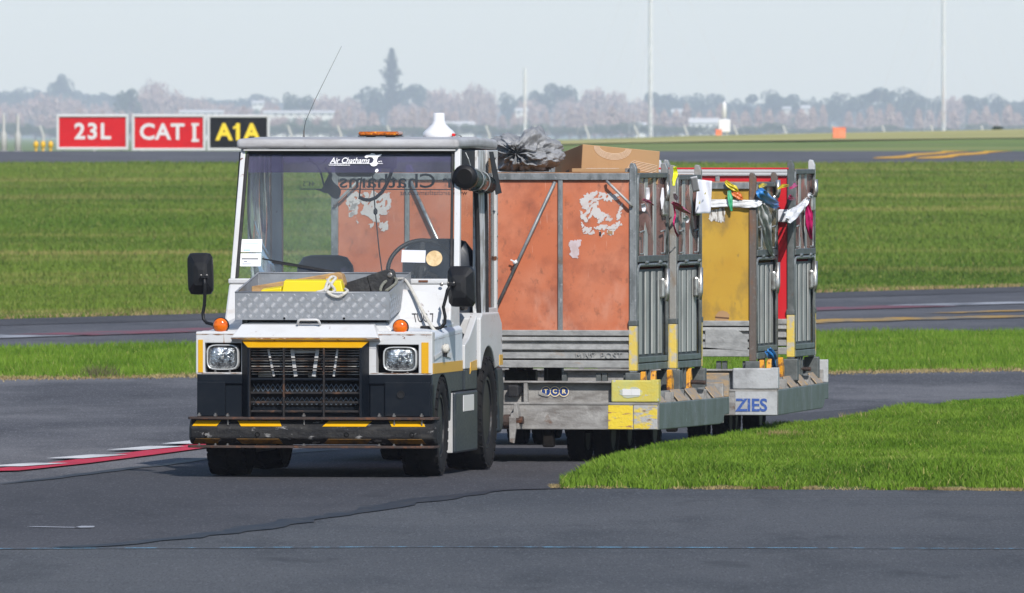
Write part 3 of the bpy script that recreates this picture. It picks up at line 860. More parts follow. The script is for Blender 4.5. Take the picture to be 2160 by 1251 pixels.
# white navigation mast, orange marker boxes
d = 655.0
x = at(1528, d)
z0 = terrain(x, d)
t = tag(empty('navigation_mast', (x, d, z0)), 'white navigation mast with a boxy middle on the far ridge', 'mast')
def zrow(py, d=d, z0=z0):
    return CAM_H - (py - HOR) * d / FPX - z0
for sx in (-0.13, 0.13):
    MB().box(sx - 0.05, sx + 0.05, -0.05, 0.05, -0.1, zrow(279)).build('leg', white_clean, t)
MB().box(-0.27, 0.27, -0.2, 0.2, zrow(279), zrow(252)).build('cabinet', white_clean, t, 0.03)
MB().lathe([(0.11, zrow(252)), (0.10, zrow(222)), (0.05, zrow(214))], 12).build('column', white_clean, t, smooth=True)
om = worn('faded_orange_marker', (0.80, 0.20, 0.09), 0.6, layers=[((0.7, 0.27, 0.15), 4, 0.45, 0.7)])
for px, w, h, d, lab, mm in ((1770, 0.27, 0.42, 600, 'faded orange marker box on the far ridge', om), (1516, 0.14, 0.32, 650, 'small pinkish marker box at the foot of the white mast', om)):
    x = at(px, d)
    z0 = terrain(x, d) + 0.06
    t = tag(empty('marker_box', (x, d, z0)), lab, 'marker')
    MB().box(-w, w, -w, w, 0, h).build('body', mm, t, 0.02)
    MB().box(-w - 0.02, w + 0.02, -w - 0.02, w + 0.02, h, h + 0.04).build('lid', mm, t, 0.01)

# security fence posts with bent tops
post_me = None
d = 900.0
gap = 3.13
for k in range(-12, 13):
    x = at(1346, d) + (k - 0.0) * gap
    t = tag(empty('fence_post', (x, d + R.uniform(-2, 2), 0)), 'pale concrete fence post with a bent top in the far fence row', 'post', 'far fence posts')
    if post_me is None:
        pb = MB().loft([[(-0.09, -0.07, 0), (0.09, -0.07, 0), (0.09, 0.07, 0), (-0.09, 0.07, 0)], [(-0.08, -0.06, 2.1), (0.08, -0.06, 2.1), (0.08, 0.06, 2.1), (-0.08, 0.06, 2.1)]])
        post_me = pb.mesh('post')
        tb = MB().loft([[(-0.08, -0.06, 2.1), (0.08, -0.06, 2.1), (0.08, 0.06, 2.1), (-0.08, 0.06, 2.1)], [(-0.30, -0.05, 2.72), (-0.17, -0.05, 2.75), (-0.17, 0.05, 2.75), (-0.30, 0.05, 2.72)]])
        post_top = tb.mesh('bent_top')
    mk('post', post_me, white_post, t)
    mk('bent_top', post_top, white_post, t)

# ------------------------------------------------------------------ trees
FARK = 1.9
def foliage_mat(name, c1, c2, c3):
    m = bpy.data.materials.new(name)
    m.use_nodes = True
    N, L = m.node_tree.nodes, m.node_tree.links
    b = N['Principled BSDF']
    b.inputs['Roughness'].default_value = 0.7
    b.inputs['Specular IOR Level'].default_value = 0.15
    gn = N.new('ShaderNodeNewGeometry')
    r = N.new('ShaderNodeValToRGB')
    r.color_ramp.elements[0].color = (*c1, 1)
    r.color_ramp.elements[1].color = (*c3, 1)
    e = r.color_ramp.elements.new(0.5)
    e.color = (*c2, 1)
    L.new(gn.outputs['Random Per Island'], r.inputs[0])
    L.new(r.outputs[0], b.inputs['Base Color'])
    return m
leaf_dark = foliage_mat('dark_evergreen_leaves', (0.022, 0.045, 0.030), (0.040, 0.075, 0.045), (0.07, 0.11, 0.06))
leaf_pine = foliage_mat('pine_needles', (0.016, 0.034, 0.022), (0.03, 0.055, 0.032), (0.05, 0.08, 0.04))
twig_brown = foliage_mat('bare_winter_twigs', (0.26, 0.17, 0.145), (0.37, 0.26, 0.22), (0.48, 0.36, 0.30))
hedge_m = foliage_mat('hedge_leaves', (0.05, 0.08, 0.035), (0.08, 0.12, 0.05), (0.12, 0.16, 0.07))
bark = worn('grey_brown_bark', (0.13, 0.10, 0.08), 0.9, layers=[((0.07, 0.055, 0.045), 4, 0.45, 0.7)])

def cards(cent, size, seed, aspect=1.0, upright=False):
    g_ = np.random.default_rng(seed)
    n = len(cent)
    a = g_.normal(size=(n, 3))
    if upright:
        a = a * np.array([0.22, 0.22, 1.0]) + np.array([0, 0, 1.2])
    a /= np.linalg.norm(a, axis=1)[:, None]
    b_ = np.cross(a, g_.normal(size=(n, 3)))
    b_ /= np.linalg.norm(b_, axis=1)[:, None]
    s_ = size * g_.uniform(0.5, 1.3, n)[:, None]
    V = np.stack([cent - a * s_ * aspect, cent + b_ * s_ * 0.6, cent + a * s_ * aspect, cent - b_ * s_ * 0.6], 1)
    return V.reshape(-1, 3), np.arange(4 * n).reshape(n, 4)

def round_crown(seed, n=2600):
    """unit tree: height 1, half width about 0.5; crown of leaf clumps"""
    g_ = np.random.default_rng(seed)
    nc = 26
    cl = []
    for i in range(nc):
        p = g_.normal(size=3)
        p /= np.linalg.norm(p)
        rr = g_.uniform(0.35, 1.0) ** 0.5
        cl.append((p[0] * 0.40 * rr, p[1] * 0.40 * rr, 0.60 + p[2] * 0.30 * rr, g_.uniform(0.08, 0.17)))
    pts = []
    for i in range(n):
        c = cl[g_.integers(nc)]
        p = g_.normal(size=3)
        p /= np.linalg.norm(p)
        pts.append((c[0] + p[0] * c[3], c[1] + p[1] * c[3], c[2] + p[2] * c[3] * 0.8))
    return cards(np.array(pts), 0.030, seed + 1)
def poplar_crown(seed, n=650):
    g_ = np.random.default_rng(seed)
    z = g_.uniform(0.12, 1.0, n) ** 0.9
    r = 0.13 * np.sin(np.pi * np.clip((z - 0.02) / 1.0, 0, 1)) ** 0.6 * g_.uniform(0, 1, n) ** 0.5
    t = g_.uniform(0, 2 * np.pi, n)
    return cards(np.stack([r * np.cos(t), r * np.sin(t), z * 0.93], 1), 0.035, seed + 1, 1.6, True)
def bare_crown(seed, n=1300):
    g_ = np.random.default_rng(seed)
    p = g_.normal(size=(n, 3))
    p /= np.linalg.norm(p, axis=1)[:, None]
    rr = g_.uniform(0.15, 1, n)[:, None] ** 0.5
    lob = 1 + 0.25 * np.sin(p[:, :1] * 7 + seed) * np.cos(p[:, 1:2] * 6)
    c = p * rr * lob * np.array([0.42, 0.42, 0.36]) + np.array([0, 0, 0.6])
    return cards(c, 0.032, seed + 1, 1.5, True)
def pine_crown(seed):
    """tall whorled pine: height 1, half width 0.17"""
    g_ = np.random.default_rng(seed)
    pts = []
    for k in range(30):
        z = 0.10 + 0.88 * k / 29
        L_ = 0.185 * (1 - ((z - 0.1) / 0.9) ** 3.0) * (0.72 + 0.28 * math.sin(k * 1.3)) * g_.uniform(0.75, 1.15) + 0.012
        for j in range(10):
            t = 2 * PI * j / 10 + k * 0.5 + g_.uniform(-0.2, 0.2)
            q = L_ * g_.uniform(0.7, 1.1)
            for s_ in np.linspace(0.1, 1, 7):
                pts.append((q * s_ * math.cos(t), q * s_ * math.sin(t), z + 0.02 * s_ * s_ + g_.uniform(-0.008, 0.008)))
    return cards(np.array(pts), 0.020, seed + 1, 1.2)

def trunk_mesh(h, r, limbs, seed):
    g_ = random.Random(seed)
    b = MB()
    b.tube([(0, 0, -0.01), (0.005, 0, h * 0.5), (0, 0.004, h)], [r, r * 0.7, r * 0.25], 6)
    for i in range(limbs):
        t = g_.uniform(0, 2 * PI)
        z = h * g_.uniform(0.4, 0.8)
        q = g_.uniform(0.14, 0.28)
        b.tube([(0, 0, z), (q * 0.5 * math.cos(t), q * 0.5 * math.sin(t), z + 0.08), (q * math.cos(t), q * math.sin(t), z + 0.2)], [r * 0.45, r * 0.3, r * 0.12], 5)
    return b.mesh('trunk')
KINDS = {}
for kname, fn, mm, nvar, tr in (('round', round_crown, leaf_dark, 4, (0.6, 0.03, 5)), ('poplar', poplar_crown, twig_brown, 3, (0.9, 0.016, 3)), ('bare', bare_crown, twig_brown, 3, (0.6, 0.028, 6)), ('pine', pine_crown, leaf_pine, 1, (0.97, 0.022, 0)), ('hedge', round_crown, hedge_m, 2, (0.5, 0.03, 3))):
    KINDS[kname] = []
    for v in range(nvar):
        V, F = fn(100 + v * 17 + len(kname))
        KINDS[kname].append((np_mesh('crown', V, F, mm), trunk_mesh(tr[0], tr[1], tr[2], v)))
for k in KINDS:
    for cm, tm in KINDS[k]:
        tm.materials.append(bark)
NAMES = {'round': ('evergreen_tree', 'tree'), 'poplar': ('poplar_tree', 'tree'), 'bare': ('bare_tree', 'tree'), 'pine': ('pine_tree', 'tree'), 'hedge': ('hedge_tree', 'tree')}
def tree(kind, px, top, width, d, label, group=None, base=0.0):
    d = d * FARK
    x = at(px, d)
    h = CAM_H - (top - HOR) * d / FPX - base
    unit = {'round': 0.94, 'poplar': 0.28, 'bare': 0.90, 'pine': 0.37, 'hedge': 0.94}[kind]
    w = width * d / FPX / unit
    t = tag(empty(NAMES[kind][0], (x, d, base), R.uniform(0, 6.28)), label, 'tree', group)
    cm, tm = KINDS[kind][R.randrange(len(KINDS[kind]))]
    for nm, me in (('crown', cm), ('trunk', tm)):
        o = bpy.data.objects.new(nm, me)
        C.objects.link(o)
        o.parent = t
        o.scale = (w, w, h)
    return t
tree('pine', 826, 104, 70, 4300, 'tall dark pine towering over the far tree line behind the tractor roof')
EV = [(12, 190, 60, 5200), (90, 184, 56, 5200), (165, 186, 60, 5250), (235, 192, 50, 5200), (330, 196, 60, 5250), (440, 200, 60, 5200), (515, 202, 50, 5200), (128, 150, 62, 5000), (30, 178, 130, 5100), (200, 188, 110, 5200), (268, 182, 66, 3900), (70, 186, 90, 5150), (392, 196, 90, 5000), (480, 198, 110, 5100), (545, 194, 90, 5150), (628, 184, 66, 4000), (775, 174, 92, 4300), (868, 172, 105, 4450), (905, 178, 70, 4400), (1086, 184, 66, 4300), (1140, 186, 60, 4250), (1180, 170, 80, 4300), (1225, 184, 60, 4350), (1392, 189, 90, 4600), (1440, 186, 90, 4700), (1500, 190, 80, 4650), (1545, 198, 60, 4600), (1618, 184, 110, 4400), (1660, 194, 70, 4450), (1708, 194, 32, 4300), (1778, 188, 66, 4350), (1745, 198, 44, 4400), (1850, 180, 110, 4300), (1905, 178, 120, 4350), (1950, 194, 90, 4300), (2046, 196, 70, 4350), (2096, 192, 80, 4350), (2150, 198, 80, 4350), (1330, 214, 80, 4900), (980, 208, 90, 4900), (700, 206, 90, 5000)]
EVL = {128: 'dark tree crown standing highest over the hills at far left', 268: 'dark evergreen directly above the gap between the red signs', 628: 'dark evergreen just left of the whip antenna', 775: 'rounded dark evergreen touching the left side of the tall pine', 868: 'rounded dark evergreen touching the right side of the tall pine', 905: 'dark evergreen between the tall pine and the white antenna dome', 1086: 'dark evergreen just left of the short mast', 1140: 'dark evergreen just right of the short mast', 1180: 'tallest dark evergreen right of the short mast, over the grey sack', 1392: 'dark evergreen just right of the tall middle mast', 1618: 'broad dark evergreen right of the white navigation mast', 1708: 'narrow dark evergreen standing alone right of the navigation mast', 1778: 'dark evergreen straight above the orange marker box', 1905: 'broadest dark evergreen left of the far right mast', 1950: 'dark evergreen touching the left side of the far right mast', 2150: 'dark evergreen at the right edge of the picture', 2046: 'dark evergreen next to the right side of the far right mast'}
for i, (px, top, w, d) in enumerate(EV):
    tree('round', px, top, w * R.uniform(1.0, 1.15), d, EVL.get(px, 'dark rounded evergreen tree in the hazy far tree line'), 'evergreens of the far tree line')
BAL = {325: 'tall pinkish bare tree above the gap between the two red signs', 1000: 'tall bare tree just right of the white antenna dome', 1255: 'wide bare brown tree between the short mast and the tall middle mast', 690: 'bare brown tree just right of the whip antenna tip', 930: 'bare tree straight above the white antenna dome', 95: 'broad pinkish bare tree above the left end of the first red sign', 2010: 'bare tree beside the foot of the far right mast'}
BARE = [(95, 196, 110), (150, 206, 90), (325, 168, 76), (362, 186, 80), (300, 200, 80), (420, 204, 70), (560, 208, 80), (690, 198, 84), (735, 204, 70), (930, 184, 76), (1000, 172, 58), (1025, 186, 60), (965, 190, 60), (1255, 184, 84), (1300, 190, 60), (660, 210, 70), (1120, 208, 80), (1200, 204, 80), (860, 216, 90), (215, 214, 80), (20, 214, 90), (480, 214, 80), (1345, 206, 60), (2010, 200, 60)]
for i, (px, top, w) in enumerate(BARE):
    tree('bare', px, top, w, 4150 + 40 * (i % 5), BAL.get(px, 'bare brownish winter tree in the hazy far tree line'), 'bare trees of the far tree line')
px = -30
i = 0
while px < 2190:
    top = 228 + R.uniform(-14, 10) + (6 if px < 1200 else 0)
    if R.random() < 0.9:
        tree('poplar', px, top, R.uniform(20, 32), 3500 + R.uniform(-120, 120), 'slim bare brown poplar in the far row of poplars', 'poplars in the far row')
    px += R.uniform(17, 28)
px = -30
while px < 2190:
    tree('hedge', px, 262 + R.uniform(-8, 8), R.uniform(60, 90), 3050 + R.uniform(-80, 80), 'low pale green shelter tree at the foot of the far poplars', 'low shelter trees below the poplars')
    px += R.uniform(34, 58)
# a dark bush on the ridge
d = 652
x = at(2104, d)
tb = tag(empty('bush', (x, d, terrain(x, d) + 0.05)), 'small dark bush on the far ridge at right', 'bush')
for nm, me in (('foliage', KINDS['round'][0][0]), ('stem', KINDS['round'][0][1])):
    o = bpy.data.objects.new(nm, me)
    C.objects.link(o)
    o.parent = tb
    o.scale = (0.55, 0.5, 0.34)

# hills behind the trees
b = MB()
hx = np.linspace(-1000, 1000, 240)
def hill_y(px):
    base = lerp_table([(-3000, 214), (-400, 208), (0, 197), (130, 193), (300, 206), (480, 212), (700, 220), (1000, 222), (1300, 216), (1700, 222), (2160, 216), (6000, 224)], px)
    return base + 4 * mnoise.noise(Vector((px * 0.02, 1, 0))) + 5 * mnoise.noise(Vector((px * 0.09, 5, 0)))
vs = []
D_ = 10800.0
for x in hx:
    px = 1080 + x / D_ * FPX
    zt = CAM_H - (hill_y(px) - HOR) * D_ / FPX
    vs += [(x, D_ - 300, -0.5), (x, D_ - 120, zt * 0.75), (x, D_, zt), (x, D_ + 250, -0.5)]
b.add(vs, [(4 * i + k, 4 * i + 4 + k, 4 * i + 5 + k, 4 * i + 1 + k) for i in range(len(hx) - 1) for k in range(3)])
hill_m = worn('wooded_hill', (0.05, 0.075, 0.045), 0.9, layers=[((0.10, 0.12, 0.07), 0.02, 0.45, 0.65), ((0.14, 0.10, 0.08), 0.05, 0.55, 0.7)], coord='World', spec=0.1)
tag(b.build('hills', hill_m, smooth=True), 'low wooded hills on the hazy horizon', 'hills', kind='structure')

# houses and sheds among the trees
wall_w = worn('cream_house_wall', (0.62, 0.61, 0.58), 0.8, layers=[((0.6, 0.58, 0.54), 0.6, 0.45, 0.7, 0.6)])
roof_w = worn('pale_house_roof', (0.58, 0.57, 0.55), 0.7, layers=[((0.46, 0.45, 0.44), 0.5, 0.45, 0.7, 0.6)])
roof_d = worn('grey_house_roof', (0.20, 0.19, 0.19), 0.7)
pane = worn('dark_window_pane', (0.03, 0.035, 0.04), 0.15)
def house(px0, px1, ytop, ybot, d, label, roof=roof_w, nwin=3, group=None):
    d0 = d
    d = d * FARK
    x0, x1 = at(px0, d), at(px1, d)
    w = (x1 - x0) / 2
    zb = max(0.0, CAM_H - (ybot - HOR) * d / FPX)
    zt = CAM_H - (ytop - HOR) * d / FPX
    t = tag(empty('house', ((x0 + x1) / 2, d, 0)), label, 'house', group)
    eave = zb + (zt - zb) * 0.62
    if ybot < 262:
        screen_trees(px0, px1, ybot, d0 - 40)
    MB().box(-w, w, 0, 8, 0, eave).build('wall', wall_w, t)
    MB().prism([(-0.6, eave), (4, zt), (8.6, eave), (8.6, eave - 0.15), (-0.6, eave - 0.15)], -w - 0.5, w + 0.5, 'x').build('roof', roof, t)
    for k in range(nwin):
        cx = -w + (k + 0.5) * 2 * w / nwin
        f = MB().box(cx - 0.7, cx + 0.7, -0.06, 0.05, zb + (eave - zb) * 0.35, zb + (eave - zb) * 0.8).build('window', white_clean, t)
        MB().box(cx - 0.55, cx + 0.55, -0.09, -0.05, zb + (eave - zb) * 0.40, zb + (eave - zb) * 0.75).build('pane', pane, f)
def screen_trees(px0, px1, ybot, d):
    px = px0 - 6
    while px < px1 + 8:
        tree(R.choice(['hedge', 'bare']), px, ybot - R.uniform(0, 5), R.uniform(26, 40), d, 'low hazy tree in front of a far house', 'low trees in front of the far houses')
        px += R.uniform(14, 22)
house(1455, 1514, 249, 276, 3350, 'white house beside the navigation mast in the haze', nwin=4)
house(1418, 1444, 230, 246, 3900, 'small white house above left of the mast in the haze', nwin=2)
house(1690, 1708, 222, 238, 3900, 'small white house far right of the mast in the haze', nwin=2)
house(1652, 1668, 225, 237, 3950, 'tiny cream house right of the mast in the haze', nwin=2)
house(532, 556, 212, 226, 4050, 'white house left of the whip antenna in the haze', nwin=2)
house(940, 1000, 256, 280, 3300, 'pale low house behind the white antenna dome', nwin=4)
house(556, 704, 233, 247, 3250, 'long low white shed behind the black taxiway sign', roof_w, 9)
house(380, 470, 232, 246, 3250, 'long low white shed behind the red signs', roof_w, 6)
house(1340, 1362, 258, 274, 3350, 'small white house above the cardboard box in the haze', nwin=2)
house(1088, 1112, 228, 244, 3800, 'cream house near the short mast in the haze', nwin=2)

# lattice masts with guy wires
mast_m = worn('pale_mast_paint', (0.78, 0.76, 0.73), 0.6, layers=[((0.70, 0.50, 0.42), (1, 1, 0.12), 0.55, 0.6, 0.7)], coord='World')
def mast(px, height, r, d, label, guys):
    x = at(px, d)
    t = tag(empty('radio_mast', (x, d, 0)), label, 'mast', 'radio masts')
    b = MB()
    cor = [(r * math.cos(a), r * math.sin(a)) for a in (0.3, 0.3 + 2 * PI / 3, 0.3 + 4 * PI / 3)]
    for cx, cy in cor:
        b.tube([(cx, cy, -0.2), (cx, cy, height)], 0.11, 5)
    b.build('legs', mast_m, t)
    b = MB()
    n = int(height / 1.4)
    for i in range(n):
        for k in range(3):
            a, c = cor[k], cor[(k + 1) % 3]
            if i % 2:
                a, c = c, a
            b.bar((a[0], a[1], i * 1.4), (c[0], c[1], (i + 1) * 1.4), 0.06)
    b.build('bracing', mast_m, t)
    for hz, rr in guys:
        for k in range(3):
            a = 0.3 + 2 * PI * k / 3
            MB().tube([(0, 0, hz), (rr * math.cos(a), rr * math.sin(a), 0)], 0.022, 4).build('guy_wire', mast_m, t)
mast(1372, 52, 0.38, 3000, 'tall pale lattice mast rising out of frame above the cardboard box', [(22, 14), (36, 18), (50, 22)])
mast(1990, 52, 0.38, 3000, 'tall pale lattice mast rising out of frame at far right', [(22, 14), (36, 18), (50, 22)])
mast(1107, 16.3, 0.28, 3000, 'short pale lattice mast right of the antenna dome', [(11, 7)])
# ------------------------------------------------------------------ baggage tractor
T = Frame(-1.2325, 87.0, 8.3)
tr = tag(at_frame('baggage_tractor', T, 0, 0, 0), 'white and navy baggage tractor with glazed cab towing the trolleys', 'tractor')
ZB = 0.014     # pavement under the tyres

# --- wheels
def wheel(parent, x, y, rad_, width, side, steer=0.0, name='wheel', rimr=0.6, lugs=26):
    """side +1: outer face to +x"""
    e = empty(name)
    e.parent = parent
    e.location = (x, y, rad_ + ZB)
    e.rotation_euler = (0, 0, steer)
    M = Matrix.Rotation(side * PI / 2, 4, 'Y')
    w = width / 2
    rr = rad_ * rimr
    prof = [(rr, -w * 0.85), (rr * 1.05, -w * 0.95), (rad_ * 0.86, -w), (rad_ * 0.95, -w * 0.92), (rad_ * 0.985, -w * 0.7), (rad_ * 0.985, w * 0.7), (rad_ * 0.95, w * 0.92), (rad_ * 0.86, w), (rr * 1.12, w * 0.96), (rr * 1.04, w * 0.86), (rr, w * 0.7), (rr * 0.96, -w * 0.5)]
    ty = MB().lathe(prof, 56, M).build('tyre', tyre_m, e, smooth=True)
    tb = MB()
    for i in range(lugs):
        for half in (-1, 1):
            a = 2 * PI * (i + (0.25 if half > 0 else 0)) / lugs
            Ml = M @ Matrix.Rotation(a, 4, 'Z')
            da = 2 * PI / lugs * 0.36
            y0, y1 = (0.06 * w, 1.0 * w) if half > 0 else (-1.0 * w, -0.06 * w)
            sk = 0.35 * 2 * PI / lugs * half
            vs = []
            for r_ in (rad_ * 0.955, rad_):
                for (ax, s0) in ((y0, -sk if half > 0 else sk), (y1, sk if half > 0 else -sk)):
                    for q in (-da, da):
                        rz_ = r_ if abs(ax) < 0.9 * w else r_ - rad_ * 0.035
                        vs.append((rz_ * math.cos(q + s0), rz_ * math.sin(q + s0), ax))
            tb.add(vs, [(0, 1, 3, 2), (4, 6, 7, 5), (0, 4, 5, 1), (1, 5, 7, 3), (3, 7, 6, 2), (2, 6, 4, 0)], Ml)
    tag(tb.build('tread', tyre_m, e), kind='stuff')
    rp = [(rr * 1.03, w * 0.80), (rr * 1.03, w * 0.88), (rr * 0.95, w * 0.88), (rr * 0.90, w * 0.60), (rr * 0.84, w * 0.30), (rr * 0.62, w * 0.22), (rr * 0.50, w * 0.42), (rr * 0.34, w * 0.50), (rr * 0.30, w * 0.72), (rr * 0.24, w * 0.78), (0.001, w * 0.78)]
    MB().lathe(rp, 40, M).build('rim', rim_m, e, smooth=False)
    nb = MB()
    for k in range(6):
        a = 2 * PI * k / 6
        nb.lathe([(0.014, w * 0.2), (0.014, w * 0.45), (0.008, w * 0.48)], 6, M @ Matrix.Translation((rr * 0.72 * math.cos(a), rr * 0.72 * math.sin(a), 0)))
    nb.build('wheel_nuts', rim_m, e)
    return e
fr, rr_ = 0.312, 0.362
wheel(tr, 0.62, 0.56, fr, 0.225, 1, rad(1.5), 'front_wheel')
wheel(tr, -0.585, 0.56, fr, 0.235, -1, rad(1.5), 'front_wheel')
wheel(tr, 0.645, 2.28, rr_, 0.25, 1, 0, 'rear_wheel')
wheel(tr, -0.645, 2.28, rr_, 0.25, -1, 0, 'rear_wheel')

def arch(cy, cz, r, a0, a1, n=10):
    return [(cy + r * math.cos(rad(a0 + (a1 - a0) * i / n)), cz + r * math.sin(rad(a0 + (a1 - a0) * i / n))) for i in range(n + 1)]

# --- chassis and underside
MB().box(-0.45, 0.45, 0.25, 2.85, 0.26, 0.60).build('chassis', under_m, tr, 0.02)
b = MB()
b.tube([(-0.56, 0.56, fr + ZB), (0.56, 0.56, fr + ZB)], 0.055, 10)
b.build('front_axle', under_m, tr)
b = MB().tube([(-0.58, 2.28, rr_ + ZB), (0.58, 2.28, rr_ + ZB)], 0.075, 10)
b.build('rear_axle', under_m, tr)
MB().box(-0.68, 0.68, 0.95, 2.9, 0.50, 0.56).build('floor_pan', under_m, tr)

# --- front body
XF = 0.731
zc0, zc1 = T.h(790, 0, 0.15), T.h(700, 0, 0.15)
# navy lower corners
for s, nm, px_in in ((-1, 'left', 512), (1, 'right', 778)):
    xi = T.x(px_in, 0.15)
    a, c = (-XF, xi) if s < 0 else (xi, XF)
    pl = MB().box(a, c, 0.15, 0.24, 0.375, T.h(808, 0, .15)).build('lower_panel', navy, tr, 0.012)
    MB().box(a + (0.006 if s < 0 else 0), c - (0.006 if s > 0 else 0), 0.135, 0.24, T.h(807, 0, .15) - 0.01, zc0).build('panel_flange', navy, tr, 0.006)
    if s > 0:
        MB().box(T.x(812, .14), T.x(908, .14), 0.128, 0.15, 0.39, T.h(806, 0, .14)).build('access_plate', navy, tr, 0.004)
        MB().lathe([(0.024, -0.001), (0.024, 0.004), (0.019, 0.004), (0.019, -0.002)], 20, Matrix.Translation((T.x(845, .12), 0.124, T.h(832, 0, .12))) @ Matrix.Rotation(PI / 2, 4, 'X')).build('tow_plug', black, tr)
    else:
        MB().box(T.x(416, .14), T.x(475, .14), 0.130, 0.15, 0.39, T.h(806, 0, .14)).build('access_plate', navy, tr, 0.004)

# white headlamp panels: rings round the lamp recess
def panel_ring(x0, x1, z0, z1, hx0, hx1, hz0, hz1, yf, yb):
    b = MB()
    O = [(x0, z0), (x1, z0), (x1, z1), (x0, z1)]
    I = [(hx0, hz0), (hx1, hz0), (hx1, hz1), (hx0, hz1)]
    vs = [(x, yf, z) for x, z in O] + [(x, yf, z) for x, z in I] + [(x, yb, z) for x, z in O] + [(x, yb, z) for x, z in I]
    fs = []
    for i in range(4):
        j = (i + 1) % 4
        fs += [(i, j, 4 + j, 4 + i), (8 + j, 8 + i, 12 + i, 12 + j), (i, 8 + i, 8 + j, j), (4 + i, 4 + j, 12 + j, 12 + i)]
    b.add(vs, fs)
    return b
for s, (p0, p1, hp0, hp1, y0, y1) in ((-1, (413, 512, 432, 509, 724, 786)), (1, (778, 912, 793, 883, 727, 787))):
    x0, x1 = T.x(p0, .15), T.x(p1, .15)
    if s < 0:
        x1 = T.x(514, .15)
    b = panel_ring(x0, x1, zc0, zc1, T.x(hp0, .15), T.x(hp1, .15), T.h(y1, 0, .15), T.h(y0, 0, .15), 0.15, 0.26)
    b.build('headlamp_panel', white, tr, 0.014)
    # dark bucket behind
    MB().box(x0 + 0.03, x1 - 0.01, 0.255, 0.27, zc0 + 0.01, zc1 - 0.02).build('lamp_bucket', under_m, tr)
    lx0, lx1 = (436, 504) if s < 0 else (808, 880)
    ly0, ly1 = (727, 781) if s < 0 else (731, 783)
    cx, cz = (T.x(lx0, .17) + T.x(lx1, .17)) / 2, (T.h(ly0, 0, .17) + T.h(ly1, 0, .17)) / 2
    hw, hh = (T.x(lx1, .17) - T.x(lx0, .17)) / 2, (T.h(ly0, 0, .17) - T.h(ly1, 0, .17)) / 2
    hl = empty('headlight')
    hl.parent = tr
    hl.location = (cx, 0.165, cz)
    def rr_ring(k, yy):
        out = []
        for i in range(32):
            t = 2 * PI * i / 32
            q = (abs(math.cos(t)) ** 4.5 + abs(math.sin(t)) ** 4.5) ** (-1 / 4.5)
            out.append((hw * k * q * math.cos(t), yy, hh * k * q * math.sin(t)))
        return out
    MB().loft([rr_ring(1.0, 0.06), rr_ring(1.0, 0.0), rr_ring(0.96, -0.012), rr_ring(0.90, -0.008), rr_ring(0.88, 0.01)], cap=False).build('rim', lens_rim, hl, smooth=True)
    MB().loft([rr_ring(0.90, -0.004), rr_ring(0.7, -0.016), rr_ring(0.4, -0.022), rr_ring(0.05, -0.024)]).build('lens', lens_glass, hl, smooth=True)
    bb = MB()
    for q in (-0.45, 0.45):
        bb.lathe([(0.007, 0), (0.007, 0.012), (0.004, 0.014)], 8, Matrix.Translation((q * hw, 0.0, -hh - 0.008)) @ Matrix.Rotation(PI / 2, 4, 'X'))
    bb.build('adjuster_screw', screw, hl)
    MB().box(-hw * 0.1, hw * 0.1, -0.026, -0.018, -hh * 0.18, hh * 0.1).build('bulb_shield', chrome, hl, 0.004)

# fender tops and sides
for s in (-1, 1):
    xo, xi = s * XF, s * 0.40
    ring = lambda y, zt: [(xo, y, 0.66), (xo, y, zt - 0.03), (xo - s * 0.03, y, zt), (xi, y, zt + 0.02), (xi, y, 0.66)]
    MB().loft([ring(0.26, zc1 - 0.002), ring(0.6, zc1 + 0.012), ring(1.05, zc1 + 0.03), ring(1.40, zc1 + 0.035)]).build('fender', white if s < 0 else pale_blue, tr, 0.008)
MB().box(-XF + 0.02, XF - 0.02, 0.16, 0.30, zc1 - 0.022, zc1 + 0.004).build('fender_cap', white, tr, 0.012)
# centre panel under the bonnet, behind the grille
MB().box(T.x(512, .2), T.x(780, .2), 0.19, 0.26, T.h(724, 0, .2), zc1 - 0.03).build('nose_panel', white, tr, 0.004)

# reflective tape
for nm, p0, p1, y0, y1 in (('l', 418, 428, 717, 786), ('r', 889, 904, 722, 787)):
    MB().box(T.x(p0, .148), T.x(p1, .148), 0.146, 0.149, T.h(y1, 0, .148), T.h(y0, 0, .148)).build('reflective_tape', tape_y, tr)
zt0, zt1 = 0.652, 0.716
MB().box(XF - 0.002, XF + 0.0025, 0.17, 1.40, zt0, zt1).build('reflective_tape', tape_y, tr)
MB().box(-XF - 0.0025, -XF + 0.002, 0.17, 1.40, zt0, zt1).build('reflective_tape', tape_y, tr)

